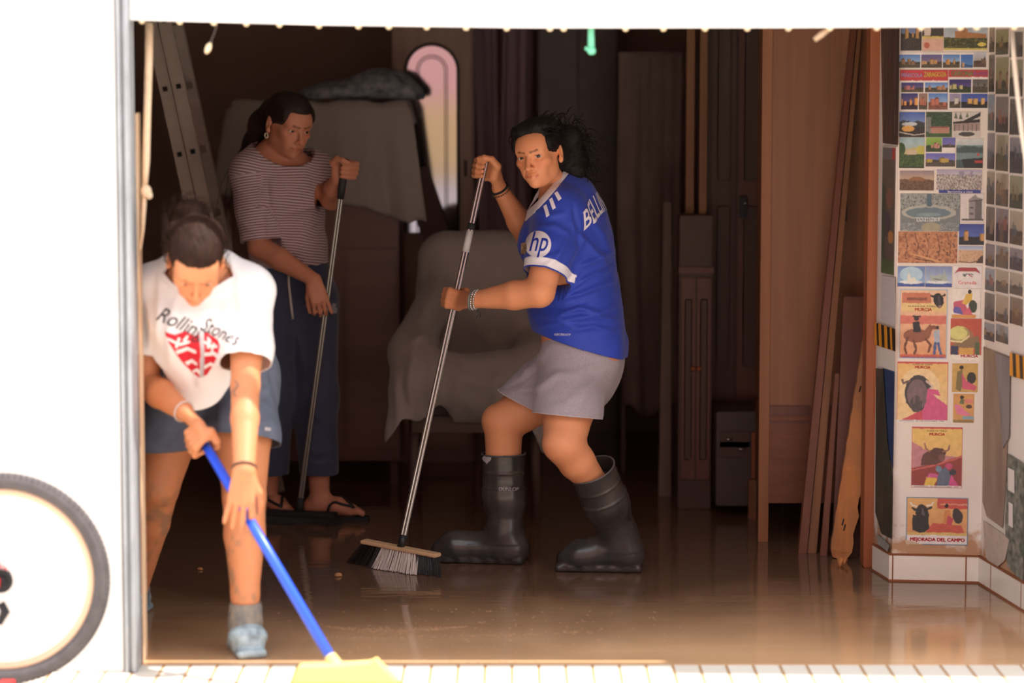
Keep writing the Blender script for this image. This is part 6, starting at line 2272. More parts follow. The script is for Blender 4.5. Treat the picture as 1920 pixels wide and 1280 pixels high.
# ---------------------------------------------------------------- postcards and posters on the pier
class Art:
    """A small printed picture: a grid of colour patches, painted with simple shapes in a 0..1 frame (x right, y up)."""
    def __init__(self, w, h, fine=1.7):
        self.w, self.h = w, h = int(round(w * fine)), int(round(h * fine))
        y, x = np.mgrid[0:h, 0:w]
        self.x, self.y = (x + .5) / w, (y + .5) / h
        self.asp = w / h
        self.c = np.zeros((h, w, 3))
        k = 26.0                       # brush wobble
        wx, wy = fnoise(self.x * k, self.y * k / self.asp, x * 0.0, w, 2), fnoise(self.x * k, self.y * k / self.asp, x * 0.0 + 3, h, 2)
        e = np.clip(np.minimum.reduce([self.x, 1 - self.x, self.y, 1 - self.y]) / .06, 0, 1)
        self.x, self.y = self.x + wx * .008 * e, self.y + wy * .008 * self.asp * e

    def finish(self, seed=1, soft=1):
        """Soft printing: neighbouring patches bleed, ink is uneven and a little faded."""
        c = self.c
        for _ in range(soft):
            p = np.pad(c, ((1, 1), (1, 1), (0, 0)), 'edge')
            c = .5 * c + .125 * (p[:-2, 1:-1] + p[2:, 1:-1] + p[1:-1, :-2] + p[1:-1, 2:])
        y, x = np.mgrid[0:self.h, 0:self.w]
        n = fnoise(x * .13, y * .13, x * 0.0 + seed, seed, 3)
        c = c * (1 + .09 * n[..., None])
        g = c.mean(2, keepdims=True)
        return np.clip(.82 * c + .15 * g + .01, 0, 1)

    def put(self, m, col, a=1.0):
        m = np.clip(m.astype(float), 0, 1)[..., None] * a
        self.c = self.c * (1 - m) + np.array(srgb(*col)[:3]) * m
        return self

    def grad(self, top, bot, y0=0.0, y1=1.0, x0=0.0, x1=1.0):
        t = np.clip((self.y - y0) / max(y1 - y0, 1e-6), 0, 1)[..., None]
        g = np.array(srgb(*bot)[:3]) * (1 - t) + np.array(srgb(*top)[:3]) * t
        m = ((self.y >= y0) & (self.y <= y1) & (self.x >= x0) & (self.x <= x1))[..., None]
        self.c = np.where(m, g, self.c)
        return self

    def rect(self, x0, y0, x1, y1, col, a=1.0):
        return self.put((self.x >= x0) & (self.x < x1) & (self.y >= y0) & (self.y < y1), col, a)

    def oval(self, cx, cy, rx, ry, col, a=1.0, rot=0.0):
        dx, dy = (self.x - cx) * self.asp, self.y - cy
        c, s = math.cos(rot), math.sin(rot)
        u, v = dx * c + dy * s, -dx * s + dy * c
        return self.put((u / (rx * self.asp)) ** 2 + (v / ry) ** 2 < 1, col, a)

    def poly(self, pts, col, a=1.0):
        m = np.zeros(self.x.shape, bool)
        n = len(pts)
        for i in range(n):
            (ax, ay), (bx, by) = pts[i], pts[(i + 1) % n]
            if ay == by:
                continue
            k = (self.y >= min(ay, by)) & (self.y < max(ay, by))
            m ^= k & (self.x < ax + (self.y - ay) * (bx - ax) / (by - ay))
        return self.put(m, col, a)

    def line(self, pts, w, col, a=1.0):
        for (ax, ay), (bx, by) in zip(pts, pts[1:]):
            X, Yv = self.x * self.asp, self.y
            ax_, bx_ = ax * self.asp, bx * self.asp
            L2 = (bx_ - ax_) ** 2 + (by - ay) ** 2 + 1e-9
            t = np.clip(((X - ax_) * (bx_ - ax_) + (Yv - ay) * (by - ay)) / L2, 0, 1)
            self.put(np.hypot(X - ax_ - t * (bx_ - ax_), Yv - ay - t * (by - ay)) < w, col, a)
        return self

    def ridge(self, base, amp, col, seed, fr=9):
        hgt = base + amp * fnoise(self.x * fr, self.x * 0, self.x * 0 + seed, seed)
        return self.put(self.y < hgt, col)

    def speck(self, cols, x0, y0, x1, y1, seed, fr=40, a=.8):
        n = fnoise(self.x * fr, self.y * fr / self.asp, self.x * 0, seed, 3)
        m = (self.x >= x0) & (self.x < x1) & (self.y >= y0) & (self.y < y1)
        k = len(cols)
        for i, c in enumerate(cols):
            self.put(m & (n > -1 + 2 * i / k), c, a if i else a)
        return self

    def frame(self, px, col):
        wx, wy = px / self.w, px / self.h
        return self.put((self.x < wx) | (self.x > 1 - wx) | (self.y < wy) | (self.y > 1 - wy), col)


PRINT = mat('printed_card', (1, 1, 1, 1), rough=.42, spec=.3, attr='tint')
PAPER = mat('white_card_stock', srgb(228, 218, 212), rough=.6)


def hang_print(name, fp, box, art, label, cat, group, lift=.0012, margin=0.0, paper=None, skew=0.0):
    """Card on the wall plane FP over the pixel box (x0, y0, x1, y1), with its printed face as a child; returns (card, face map)."""
    x0, y0, x1, y1 = box
    mid = fp((x0 + x1) / 2, (y0 + y1) / 2)
    r, n, up = fp.r, fp.n, Vector((0, 0, 1))
    cs = [fp(x0, y1), fp(x1, y1), fp(x1, y0), fp(x0, y0)]
    us = [(c - mid).dot(r) for c in cs]
    hw = (max(us) - min(us)) / 2 if True else 0
    hw = ((us[1] + us[2]) - (us[0] + us[3])) / 4
    cu = sum(us) / 4
    zb_, zt_ = (cs[0].z + cs[1].z) / 2, (cs[2].z + cs[3].z) / 2
    ctr = mid + r * cu
    ctr.z = (zb_ + zt_) / 2
    hh = (zt_ - zb_) / 2
    cr, sr = math.cos(skew), math.sin(skew)
    ru, uu = r * cr + up * sr, up * cr - r * sr
    at = lambda u, v, o=0.0: ctr + ru * (u * hw) + uu * (v * hh) + n * o
    m = margin
    k = MB().hexa([at(-1, -1, .0002), at(1, -1, .0002), at(1, -1, lift), at(-1, -1, lift), at(-1, 1, .0002), at(1, 1, .0002), at(1, 1, lift), at(-1, 1, lift)])
    o = tag(k.build(name, paper or PAPER), label, cat, group)
    w, h = art.w, art.h
    mu, mv = 1 - m / hw, 1 - m / hh
    gx, gy = np.linspace(-mu, mu, w + 1), np.linspace(-mv, mv, h + 1)
    c0, rr_, uu_, nn_ = np.array(ctr), np.array(ru), np.array(uu), np.array(n)
    V = (c0 + gx[None, :, None] * hw * rr_ + gy[:, None, None] * hh * uu_ + nn_ * (lift + .0008)).reshape(-1, 3)
    i = np.arange(w * h)
    a = i // w * (w + 1) + i % w
    Qd = np.stack([a, a + 1, a + w + 2, a + w + 1], 1)
    me = npmesh('picture', V, Qd)
    cl = me.color_attributes.new('tint', 'BYTE_COLOR', 'CORNER')
    d = np.ones((w * h, 4, 4), np.float32)
    d[..., :3] = art.finish(w).reshape(-1, 1, 3)
    cl.data.foreach_set('color', d.ravel())
    f = link('picture', me, PRINT, o)
    return o, f, at, (hw, hh, ru, uu, n)


def words_on(card, txt, u, v, hgt, width, colr, name='lettering', rotd=0.0, bold=0.0, heavy=0.0):
    """Lettering laid on a card face; hgt and width as shares of the card's half size."""
    o, f, at, (hw, hh, ru, uu, n) = card
    me = textmesh(txt, 1.0, bold=bold)
    xs = [p.co.x for p in me.vertices]
    ys = [p.co.y for p in me.vertices]
    sx, sy = width * hw * 2 / (max(xs) - min(xs)), hgt * hh * 2 / (max(ys) - min(ys))
    cx_, cy_ = (max(xs) + min(xs)) / 2, (max(ys) + min(ys)) / 2
    c = at(u, v, .0026)
    a = math.radians(rotd)
    vs = []
    for p in me.vertices:
        X, Yv = (p.co.x - cx_) * sx, (p.co.y - cy_) * sy
        vs.append(c + ru * (X * math.cos(a) - Yv * math.sin(a)) + uu * (X * math.sin(a) + Yv * math.cos(a)))
    fs = [tuple(p.vertices) for p in me.polygons]
    bpy.data.meshes.remove(me)
    M = MB().add(vs, fs)
    if heavy:                      # thicker strokes: the same letters struck again a hair to each side
        for dx, dy in ((-1, 0), (1, 0), (0, .7), (0, -.7)):
            M.add([v + (ru * dx + uu * dy) * heavy for v in vs], fs)
    return M.build(name, colr, f)


INKS = {k: mat('ink_' + k, srgb(*c), rough=.5) for k, c in dict(red=(204, 44, 50), black=(48, 44, 46), blue=(46, 74, 156), white=(236, 228, 222), yellow=(232, 200, 90), green=(120, 160, 110), sky=(120, 160, 210), violet=(110, 90, 150)).items()}


def town(w, h, sky=((70, 110, 190), (150, 190, 226)), land=(96, 84, 66), bld=(206, 160, 96), seed=0, base=.35, n=4, fine=1.7):
    r = random.Random(seed)
    A_ = Art(w, h, fine).grad(sky[0], sky[1])
    A_.ridge(base + .10, .06, tuple(int(c * .8) for c in land), seed, 7)
    for i in range(n):
        x = r.uniform(0, .85)
        wd, ht = r.uniform(.08, .25), r.uniform(.1, .35)
        A_.rect(x, base - .1, x + wd, base + ht, bld)
        A_.rect(x, base - .1, x + wd * .25, base + ht, tuple(int(c * .75) for c in bld))
        if r.random() < .4:
            A_.poly([(x, base + ht), (x + wd, base + ht), (x + wd / 2, base + ht + .12)], tuple(int(c * .6) for c in bld))
    A_.ridge(base - .08, .06, land, seed + 3, 8)
    A_.speck([land, tuple(int(c * .7) for c in land), tuple(min(255, int(c * 1.25)) for c in land)], 0, 0, 1, base - .1, seed, 30, .6)
    return A_


def multi(w, h, cells, bg_=(232, 222, 216)):
    A_ = Art(w, h).rect(0, 0, 1, 1, bg_)
    w, h = A_.w, A_.h
    for (x0, y0, x1, y1, kw) in cells:
        cw, ch = max(2, int(round((x1 - x0) * w))), max(2, int(round((y1 - y0) * h)))
        B_ = town(cw, ch, fine=1.0, **kw)
        i, j = int(round(y0 * h)), int(round(x0 * w))
        cw, ch = min(cw, w - j), min(ch, h - i)
        A_.c[i:i + ch, j:j + cw] = B_.c[:ch, :cw]
    return A_


NIGHT = ((46, 50, 120), (120, 96, 150))
DUSK = ((70, 80, 150), (210, 140, 110))
DAY = ((66, 120, 200), (170, 205, 232))
GR = 'postcards on the white pier'
# row 1
hang_print('postcard', FF, (1689, 40, 1728, 95), town(30, 40, sky=((90, 110, 160), (140, 150, 190)), land=(74, 66, 62), bld=(190, 140, 70), seed=3, base=.5), 'postcard of an ochre tower against blue sky, topmost left on the pier', 'postcard', GR)
c = hang_print('postcard', FF, (1729, 40, 1769, 96), Art(32, 42).rect(0, 0, 1, 1, (214, 170, 150)).rect(0, .50, 1, 1, (70, 64, 60)).rect(.1, .52, .4, .98, (214, 190, 180)).rect(0, .42, 1, .50, (216, 186, 90)).rect(.08, .06, .92, .40, (222, 168, 150)).oval(.22, .2, .13, .1, (196, 96, 70)), 'postcard with a pink text panel under a yellow bar, top row on the pier', 'postcard', GR)
for k in range(3):
    words_on(c, 'xxxxxxxx', .30, -.36 - .16 * k, .05, .42, INKS['black'], 'text_line') if False else None
A_ = Art(60, 42).grad((150, 170, 190), (196, 196, 196)).ridge(.42, .10, (96, 98, 60), 5, 6)
A_.poly([(.25, .42), (.25, .66), (.38, .66), (.38, .74), (.55, .74), (.55, .62), (.98, .56), (.98, .38)], (176, 116, 62)).rect(.40, .62, .5, .80, (150, 100, 60)).speck([(88, 90, 50), (60, 66, 40), (120, 110, 60)], 0, .08, 1, .42, 8, 24, .8).rect(0, 0, 1, .07, (212, 190, 90)).oval(.88, .2, .10, .07, (224, 196, 70))
hang_print('postcard', FF, (1770, 40, 1851, 94), A_, 'postcard of an ochre fortress above trees with a yellow oval', 'postcard', GR)
# row 2
c = hang_print('postcard', FF, (1686, 98, 1851, 127), multi(110, 20, [(0, 0, .24, .86, dict(sky=DAY, seed=11, bld=(150, 110, 80))), (.25, 0, .485, .86, dict(sky=((90, 90, 150), (150, 120, 130)), seed=12, bld=(200, 150, 90))), (.495, 0, .69, .86, dict(sky=DAY, seed=13, bld=(220, 150, 60))), (.70, 0, .84, .86, dict(sky=((40, 100, 190), (80, 140, 200)), seed=14, base=.15, n=1, land=(60, 110, 170))), (.845, .04, .99, 1, dict(sky=((200, 200, 210), (150, 130, 110)), seed=15, land=(110, 84, 70), bld=(130, 100, 80)))]), 'wide strip postcard of five small blue-sky views', 'postcard', GR)
# row 3
ca = hang_print('postcard', FF, (1687, 131, 1777, 208), multi(62, 52, [(.03, .46, .50, .70, dict(sky=NIGHT, seed=21, bld=(190, 110, 110))), (.52, .46, 1, .70, dict(sky=DAY, seed=22, bld=(190, 130, 90))), (.03, .03, .38, .43, dict(sky=NIGHT, seed=23, bld=(236, 160, 60), land=(60, 40, 60))), (.40, .03, .58, .43, dict(sky=((150, 120, 110), (170, 120, 90)), seed=24, bld=(200, 110, 80))), (.60, .03, 1, .43, dict(sky=DAY, seed=25, bld=(200, 110, 80), land=(150, 90, 70)))]).rect(0, .74, 1, 1, (204, 48, 52)), 'postcard with red banner lettered over five town views', 'postcard', GR)
words_on(ca, 'PEÑISCOLA', -.50, .76, .11, .44, INKS['sky'])
words_on(ca, 'ZARAGOZA', .46, .78, .12, .46, INKS['yellow'], heavy=.0006)
cb = hang_print('postcard', FF, (1778, 131, 1852, 205), multi(52, 52, [(.02, .42, .58, .76, dict(sky=((50, 40, 110), (110, 80, 150)), seed=31, bld=(200, 190, 120), land=(60, 74, 50))), (.61, .42, 1, .76, dict(sky=((90, 84, 84), (150, 140, 130)), seed=32, bld=(96, 84, 70))), (.03, .03, .31, .39, dict(sky=((150, 140, 180), (170, 160, 170)), seed=33, bld=(210, 200, 190))), (.33, .03, 1, .39, dict(sky=((50, 80, 170), (90, 110, 190)), seed=34, bld=(226, 170, 80), land=(46, 46, 50)))]).rect(0, .82, 1, 1, (200, 50, 54)), 'postcard with red banner lettered GERONA over four views', 'postcard', GR)
words_on(cb, 'GERONA', -.30, .82, .12, .56, INKS['green'], heavy=.0006)
words_on(cb, 'BLANES', .62, .82, .10, .34, INKS['violet'])
# row 4
A_ = Art(36, 34).grad((60, 96, 180), (150, 180, 220)).ridge(.62, .08, (60, 64, 66), 4, 6).oval(.4, .52, .3, .08, (190, 196, 206)).rect(0, 0, 1, .40, (56, 50, 48)).oval(.35, .34, .25, .12, (224, 160, 60)).line([(0, .2), (.6, .08), (1, .14)], .02, (206, 190, 180))
hang_print('postcard', FF, (1686, 210, 1734, 257), A_, 'postcard of a bay at dusk with a golden patch, left of three below the banners', 'postcard', GR)
A_ = Art(36, 34).rect(0, 0, 1, 1, (62, 88, 66)).speck([(62, 88, 66), (46, 72, 56), (88, 110, 80)], 0, 0, 1, 1, 6, 24).rect(.12, .14, .9, .42, (186, 132, 112)).rect(.02, .2, .2, .8, (126, 128, 124)).rect(.12, .36, .86, .42, (150, 90, 80)).speck([(60, 90, 50), (80, 110, 60)], 0, 0, 1, .16, 9, 30)
hang_print('postcard', FF, (1736, 210, 1785, 257), A_, 'postcard of a pink house among dark green trees', 'postcard', GR)
A_ = Art(38, 34).rect(0, 0, 1, 1, (206, 198, 188)).poly([(.02, .75), (.1, 1), (.16, .75)], (96, 104, 84)).poly([(.2, .72), (.28, 1), (.34, .72)], (84, 92, 76)).poly([(.45, .8), (.52, 1), (.58, .8)], (110, 116, 92)).poly([(.3, .62), (1, 1), (1, .84), (.4, .54)], (60, 58, 58)).rect(0, .28, .98, .62, (164, 140, 132)).poly([(0, .62), (.98, .72), (.98, .60), (0, .54)], (54, 50, 50)).oval(.5, .14, .3, .09, (76, 76, 74))
for k in range(6):
    A_.rect(.05 + .16 * k, .26, .08 + .16 * k, .52, (96, 84, 80))
hang_print('postcard', FF, (1787, 210, 1838, 258), A_, 'postcard of an arcaded courtyard with cypress tips', 'postcard', GR)
# row 5
A_ = Art(34, 40).grad((150, 186, 196), (196, 190, 170)).ridge(.66, .06, (190, 180, 120), 7, 8).oval(.85, .60, .2, .14, (196, 186, 66)).oval(.08, .62, .16, .22, (58, 84, 46)).rect(0, 0, 1, .46, (52, 66, 50)).speck([(52, 66, 50), (84, 116, 56), (34, 44, 40)], 0, .05, 1, .46, 5, 26).rect(.3, .44, .7, .6, (206, 180, 150))
hang_print('postcard', FF, (1686, 258, 1733, 315), A_, 'postcard of a yellow-green garden by dark water', 'postcard', GR)
A_ = multi(42, 40, [(.02, .52, .55, 1, dict(sky=((150, 190, 70), (90, 130, 60)), seed=41, bld=(206, 140, 120), land=(60, 80, 50))), (.57, .66, 1, 1, dict(sky=((96, 96, 180), (120, 110, 190)), seed=42, n=1, bld=(150, 110, 110), base=.2)), (.02, .02, 1, .48, dict(sky=((100, 100, 190), (140, 140, 210)), seed=43, bld=(190, 160, 60), land=(96, 84, 74), base=.4))])
hang_print('postcard', FF, (1735, 258, 1791, 313), A_, 'multi-view postcard with violet-blue skies, between the garden and the harbour', 'postcard', GR)
A_ = Art(38, 40).grad((206, 206, 206), (186, 196, 196), .78, 1).rect(0, 0, 1, .78, (110, 136, 142)).ridge(.72, .07, (74, 92, 92), 8, 6).rect(0, .28, 1, .52, (116, 140, 144)).poly([(.2, .30), (1, .36), (1, 0), (.3, 0)], (50, 54, 56)).rect(.7, .18, 1, .26, (190, 60, 50)).oval(.82, .46, .05, .05, (196, 70, 60))
hang_print('postcard', FF, (1793, 260, 1843, 315), A_, 'postcard of a teal harbour with boats', 'postcard', GR)
# row 6
A_ = Art(46, 26).grad((150, 130, 140), (206, 170, 130), .4, 1).ridge(.58, .10, (112, 84, 66), 9, 6).oval(.5, .5, .25, .2, (150, 100, 64)).speck([(96, 74, 64), (128, 92, 66), (76, 62, 58)], 0, 0, 1, .5, 12, 26, .8)
hang_print('postcard', FF, (1687, 320, 1751, 357), A_, 'postcard of brown cliffs at sunset', 'postcard', GR)
A_ = Art(60, 34).grad((170, 160, 190), (196, 186, 196), .7, 1).rect(0, 0, 1, .78, (164, 150, 148)).speck([(150, 140, 142), (206, 196, 186), (110, 100, 104), (184, 160, 150)], 0, .12, 1, .80, 14, 60, .9).rect(.5, .74, .6, .94, (150, 140, 166)).rect(.74, .74, .8, .96, (150, 140, 166)).rect(0, 0, 1, .13, (232, 222, 216)).rect(.06, 0, .98, .14, (52, 66, 150))
c = hang_print('postcard', FF, (1756, 318, 1841, 362), A_, 'postcard of a pale city from above with a blue caption bar', 'postcard', GR)
words_on(c, 'Barcelona a vista', .05, -.87, .08, .55, INKS['white'])
# row 7
A_ = Art(80, 46).rect(0, 0, 1, 1, (120, 128, 130)).speck([(110, 120, 124), (160, 164, 160), (80, 90, 92)], 0, .6, 1, 1, 15, 50, .9)
A_.oval(.48, .50, .46, .20, (176, 174, 164)).oval(.47, .49, .38, .145, (104, 128, 140)).oval(.47, .44, .20, .05, (130, 150, 158)).rect(.44, .66, .52, 1, (84, 108, 124)).rect(.28, .26, .66, .36, (196, 200, 198)).oval(.52, .10, .17, .14, (164, 156, 128)).speck([(150, 160, 164), (96, 104, 108), (190, 194, 190)], 0, 0, 1, .22, 16, 50, .55).oval(.52, .10, .16, .13, (166, 158, 130))
for k in range(10):
    A_.rect(.30 + .035 * k, .28, .315 + .035 * k, .34, (80, 92, 100))
hang_print('postcard', FF, (1688, 363, 1800, 433), A_, 'large grey-blue postcard of an oval square seen from above', 'postcard', GR)
A_ = Art(32, 40).rect(0, 0, 1, 1, (216, 206, 202))
A_.poly([(.36, .16), (.34, .8), (.5, .9), (.62, .98), (.72, .88), (.9, .84), (.92, .16)], (150, 142, 144)).rect(.62, .16, .9, .78, (110, 104, 108)).rect(.05, .10, .98, .16, (90, 84, 86)).rect(.4, .3, .56, .36, (100, 94, 96)).rect(.4, .5, .56, .56, (100, 94, 96)).line([(.34, .74), (.92, .8)], .015, (84, 80, 82))
hang_print('postcard', FF, (1801, 363, 1845, 419), A_, 'postcard with a grey pen drawing of a tower', 'postcard', GR)
# row 8
A_ = Art(76, 42).rect(0, 0, 1, 1, (178, 112, 72)).speck([(150, 90, 60), (186, 120, 78), (206, 140, 92), (120, 74, 54)], 0, 0, 1, 1, 17, 26, .85)
for k in range(5):
    A_.line([(.10 + .18 * k, .95), (.16 + .18 * k, .55), (.12 + .19 * k, .2)], .012, (110, 70, 54))
A_.line([(.2, .3), (.45, .18), (.7, .06)], .02, (220, 160, 100)).line([(.3, .14), (.6, .05)], .012, (60, 44, 40))
hang_print('postcard', FF, (1684, 434, 1795, 493), A_, 'wide postcard of rugged orange rock', 'postcard', GR)
hang_print('postcard', FF, (1798, 420, 1845, 459), town(34, 28, sky=((56, 70, 160), (90, 120, 196)), land=(56, 56, 64), bld=(206, 150, 80), seed=51, base=.3, n=3), 'postcard of a lit tower against deep blue sky, right of the orange rock', 'postcard', GR)
A_ = Art(34, 26).grad((150, 170, 210), (190, 190, 200), .75, 1).rect(0, 0, 1, .75, (206, 160, 122)).poly([(.75, 0), (1, 0), (1, .5), (.7, .1)], (84, 66, 62)).speck([(196, 150, 112), (222, 180, 140), (176, 130, 100)], 0, .1, .8, .72, 18, 30, .7).line([(0, .1), (.5, .02), (1, .2)], .02, (70, 60, 58))
hang_print('postcard', FF, (1797, 461, 1843, 493), A_, 'postcard of a sandstone fort, right below the lit tower', 'postcard', GR)
# row 9
A_ = Art(38, 30).grad((96, 130, 190), (150, 186, 220)).oval(.5, .6, .42, .38, (170, 206, 226)).rect(0, 0, 1, .18, (60, 90, 166)).oval(.5, .22, .42, .09, (222, 226, 226)).poly([(.34, .22), (.4, .8), (.5, .4), (.62, .5), (.72, .22)], (226, 224, 210))
hang_print('postcard', FF, (1683, 499, 1734, 537), A_, 'blue postcard of a white swan-like crest on water', 'postcard', GR)
A_ = Art(38, 30).grad((120, 140, 190), (180, 200, 224)).rect(0, 0, 1, .18, (60, 90, 166)).oval(.48, .24, .44, .08, (222, 226, 226)).poly([(.2, .28), (.16, .62), (.34, .5), (.5, .62), (.66, .6), (.7, .88), (.76, .6), (.84, .3)], (170, 180, 172)).line([(.3, .4), (.6, .34)], .02, (110, 120, 116))
hang_print('postcard', FF, (1735, 499, 1785, 538), A_, 'blue postcard of a grey-green ship-like shape on water', 'postcard', GR)
A_ = Art(38, 30).rect(0, 0, 1, 1, (228, 218, 214)).poly([(.05, .66), (.2, .92), (.8, .92), (.95, .66), (.8, .74), (.2, .74)], (176, 60, 70)).rect(.3, .60, .7, .64, (90, 100, 106)).oval(.4, .56, .05, .05, (90, 120, 110)).line([(.55, .6), (.66, .5)], .02, (176, 60, 70))
c = hang_print('postcard', FF, (1787, 498, 1841, 540), A_, 'white postcard with a red arch emblem and red script', 'postcard', GR)
words_on(c, 'Granada', 0, -.50, .16, .62, INKS['red'])
# bullfight posters (generic scenes)
GP = 'bullfight posters on the white pier'


def bull(A_, cx, cy, s, col=(46, 42, 46), horn=(214, 196, 170)):
    a = A_.asp
    lite = tuple(min(255, int(c * 1.9)) for c in col)
    A_.oval(cx + .02 * s, cy - .02 * s, .17 * s, .24 * s * a, col, 1, .25).oval(cx + .05 * s, cy - .17 * s * a, .09 * s, .13 * s * a, tuple(int(c * 1.25) for c in col), 1, .3)
    A_.oval(cx + .04 * s, cy - .02 * s * a, .035 * s, .15 * s * a, lite, .8, .25).oval(cx + .07 * s, cy - .24 * s * a, .05 * s, .045 * s * a, (150, 116, 108))
    A_.oval(cx - .20 * s, cy + .10 * s * a, .07 * s, .035 * s * a, col, 1, -.4).oval(cx + .20 * s, cy + .13 * s * a, .07 * s, .035 * s * a, col, 1, .4)
    A_.line([(cx - .12 * s, cy + .17 * s * a), (cx - .24 * s, cy + .19 * s * a), (cx - .30 * s, cy + .26 * s * a)], .020 * s * a, horn)
    A_.line([(cx + .13 * s, cy + .19 * s * a), (cx + .25 * s, cy + .21 * s * a), (cx + .30 * s, cy + .28 * s * a)], .020 * s * a, horn)
    return A_


A_ = Art(70, 100).grad((236, 190, 150), (226, 150, 96)).rect(.05, .80, .66, .95, (206, 116, 80)).rect(.15, .84, .58, .88, (150, 84, 62)).rect(.05, .68, 1, .80, (232, 196, 120)).rect(0, .50, 1, .62, (216, 110, 92))
bull(A_, .80, .86, .62)
A_.oval(.36, .33, .27, .10, (150, 88, 62)).poly([(.48, .36), (.64, .50), (.72, .46), (.62, .28)], (150, 88, 62)).oval(.71, .45, .07, .030, (140, 80, 60)).line([(.18, .30), (.12, .16), (.16, .06)], .018, (120, 70, 52)).line([(.3, .26), (.36, .14), (.32, .05)], .018, (120, 70, 52)).line([(.56, .28), (.66, .2), (.62, .1)], .018, (120, 70, 52))
A_.poly([(.30, .38), (.28, .52), (.42, .54), (.46, .38)], (46, 44, 50)).oval(.36, .58, .05, .035, (60, 48, 46)).rect(.28, .60, .44, .62, (40, 38, 40)).poly([(.74, .22), (.72, .40), (.84, .42), (.86, .22)], (170, 176, 190)).oval(.80, .45, .035, .026, (70, 54, 50)).line([(.76, .22), (.74, .06)], .02, (76, 96, 150)).line([(.82, .22), (.88, .06)], .02, (76, 96, 150)).rect(0, 0, 1, .06, (206, 90, 60)).frame(2, (150, 190, 210))
c = hang_print('poster', FF, (1685, 541, 1777, 673), A_, 'poster of a mounted bullfighter on a brown horse with light blue edge', 'poster', GP, margin=.002)
words_on(c, 'PLAZA DE TOROS', 0, .50, .022, .62, INKS['black'])
words_on(c, 'MURCIA', 0, .41, .045, .34, INKS['red'], heavy=.0005)
words_on(c, 'DOMINGO, 23 DE OCTUBRE 1994', 0, -.95, .026, .86, INKS['blue'])
A_ = Art(42, 44).rect(0, 0, 1, 1, (232, 222, 212)).rect(0, 0, .85, .12, (226, 150, 60)).poly([(.05, .18), (.05, .55), (.4, .62), (.55, .3), (.45, .1)], (206, 84, 110)).poly([(.05, .18), (.1, .4), (.3, .35), (.4, .12)], (96, 90, 176)).poly([(.35, .5), (.5, .82), (.72, .85), (.7, .6), (.5, .45)], (228, 180, 50)).oval(.62, .9, .07, .07, (60, 48, 44)).oval(.74, .40, .15, .22, (66, 74, 60)).poly([(.4, .12), (.6, .4), (.75, .1)], (214, 90, 110))
hang_print('poster', FF, (1785, 541, 1838, 596), A_, 'small poster of a bullfighter in yellow with pink cape', 'poster', GP)
A_ = Art(44, 60).rect(0, 0, 1, 1, (196, 76, 50)).oval(.28, .62, .34, .20, (214, 206, 110)).oval(.36, .56, .40, .22, (150, 120, 80), .7).oval(.26, .64, .28, .15, (216, 208, 112)).poly([(0, .34), (.6, .52), (.9, .6), (.95, .3), (.3, .22)], (140, 110, 76)).line([(0, .46), (.35, .44), (.6, .58)], .02, (230, 210, 150)).rect(.02, .1, .25, .34, (54, 58, 90)).rect(.28, .1, .75, .30, (220, 160, 60)).rect(.8, .1, .95, .44, (90, 106, 70)).rect(0, 0, 1, .13, (234, 220, 204))
c = hang_print('poster', FF, (1782, 597, 1840, 675), A_, 'red and gold poster lettered MURCIA below the yellow bullfighter', 'poster', GP)
words_on(c, 'MURCIA', .25, -.80, .065, .55, INKS['red'], heavy=.0005)
A_ = Art(70, 86).grad((232, 180, 90), (236, 200, 140)).oval(.45, .55, .4, .35, (240, 210, 160), .6)
A_.oval(.42, .48, .27, .30, (70, 60, 64), 1).oval(.40, .46, .20, .25, (120, 96, 100)).oval(.38, .30, .12, .14, (84, 72, 76)).oval(.34, .44, .03, .14, (140, 106, 108), .5).oval(.47, .46, .035, .12, (140, 106, 108), .5).line([(.24, .68), (.12, .64), (.10, .70)], .018, (110, 84, 80)).line([(.58, .68), (.70, .60), (.64, .54)], .018, (206, 180, 160))
A_.poly([(.60, .56), (.80, .54), (.86, .44), (.70, .46), (1, .28), (1, 0), (.1, 0), (.5, .18), (.58, .36)], (214, 70, 130)).poly([(.05, .02), (.5, .20), (.52, 0)], (206, 60, 80)).rect(0, .97, 1, 1, (206, 60, 66)).frame(1, (214, 96, 80)).rect(0, 0, 1, .035, (232, 222, 214))
c = hang_print('poster', FF, (1682, 678, 1777, 791), A_, 'yellow poster of a bull head in front of a pink cape', 'poster', GP)
words_on(c, 'PLAZA DE TOROS', 0, .91, .024, .40, INKS['black'])
words_on(c, 'MURCIA', .0, .82, .045, .30, INKS['red'], heavy=.0005)
words_on(c, 'DOMINGO, 23 DE OCTUBRE 1994', 0, -.965, .024, .88, INKS['black'])
A_ = Art(38, 44).rect(0, 0, 1, 1, (206, 160, 70)).poly([(.15, .1), (.2, .7), (.4, .8), (.45, .4), (.35, .02)], (130, 110, 60)).oval(.36, .86, .08, .07, (50, 40, 38)).oval(.76, .50, .18, .2, (56, 50, 46)).poly([(.4, .12), (.38, .68), (.56, .4), (.98, .2), (.9, .06)], (214, 76, 110))
hang_print('poster', FF, (1785, 681, 1833, 735), A_, 'small ochre poster of a standing bullfighter and dark bull', 'poster', GP)
A_ = Art(32, 44).rect(0, 0, 1, 1, (214, 150, 70)).poly([(.05, .6), (.3, .62), (.7, .34), (.9, .28), (.6, .24), (.2, .3)], (226, 110, 150)).poly([(.5, .8), (.98, .82), (.9, .68), (.6, .7)], (222, 120, 110)).oval(.42, .88, .1, .06, (50, 40, 38)).poly([(.3, .66), (.36, .82), (.54, .8), (.5, .64)], (110, 110, 70)).oval(.76, .56, .15, .07, (90, 60, 50)).rect(.45, .12, 1, .22, (120, 160, 176)).rect(0, 0, 1, .1, (150, 120, 60))
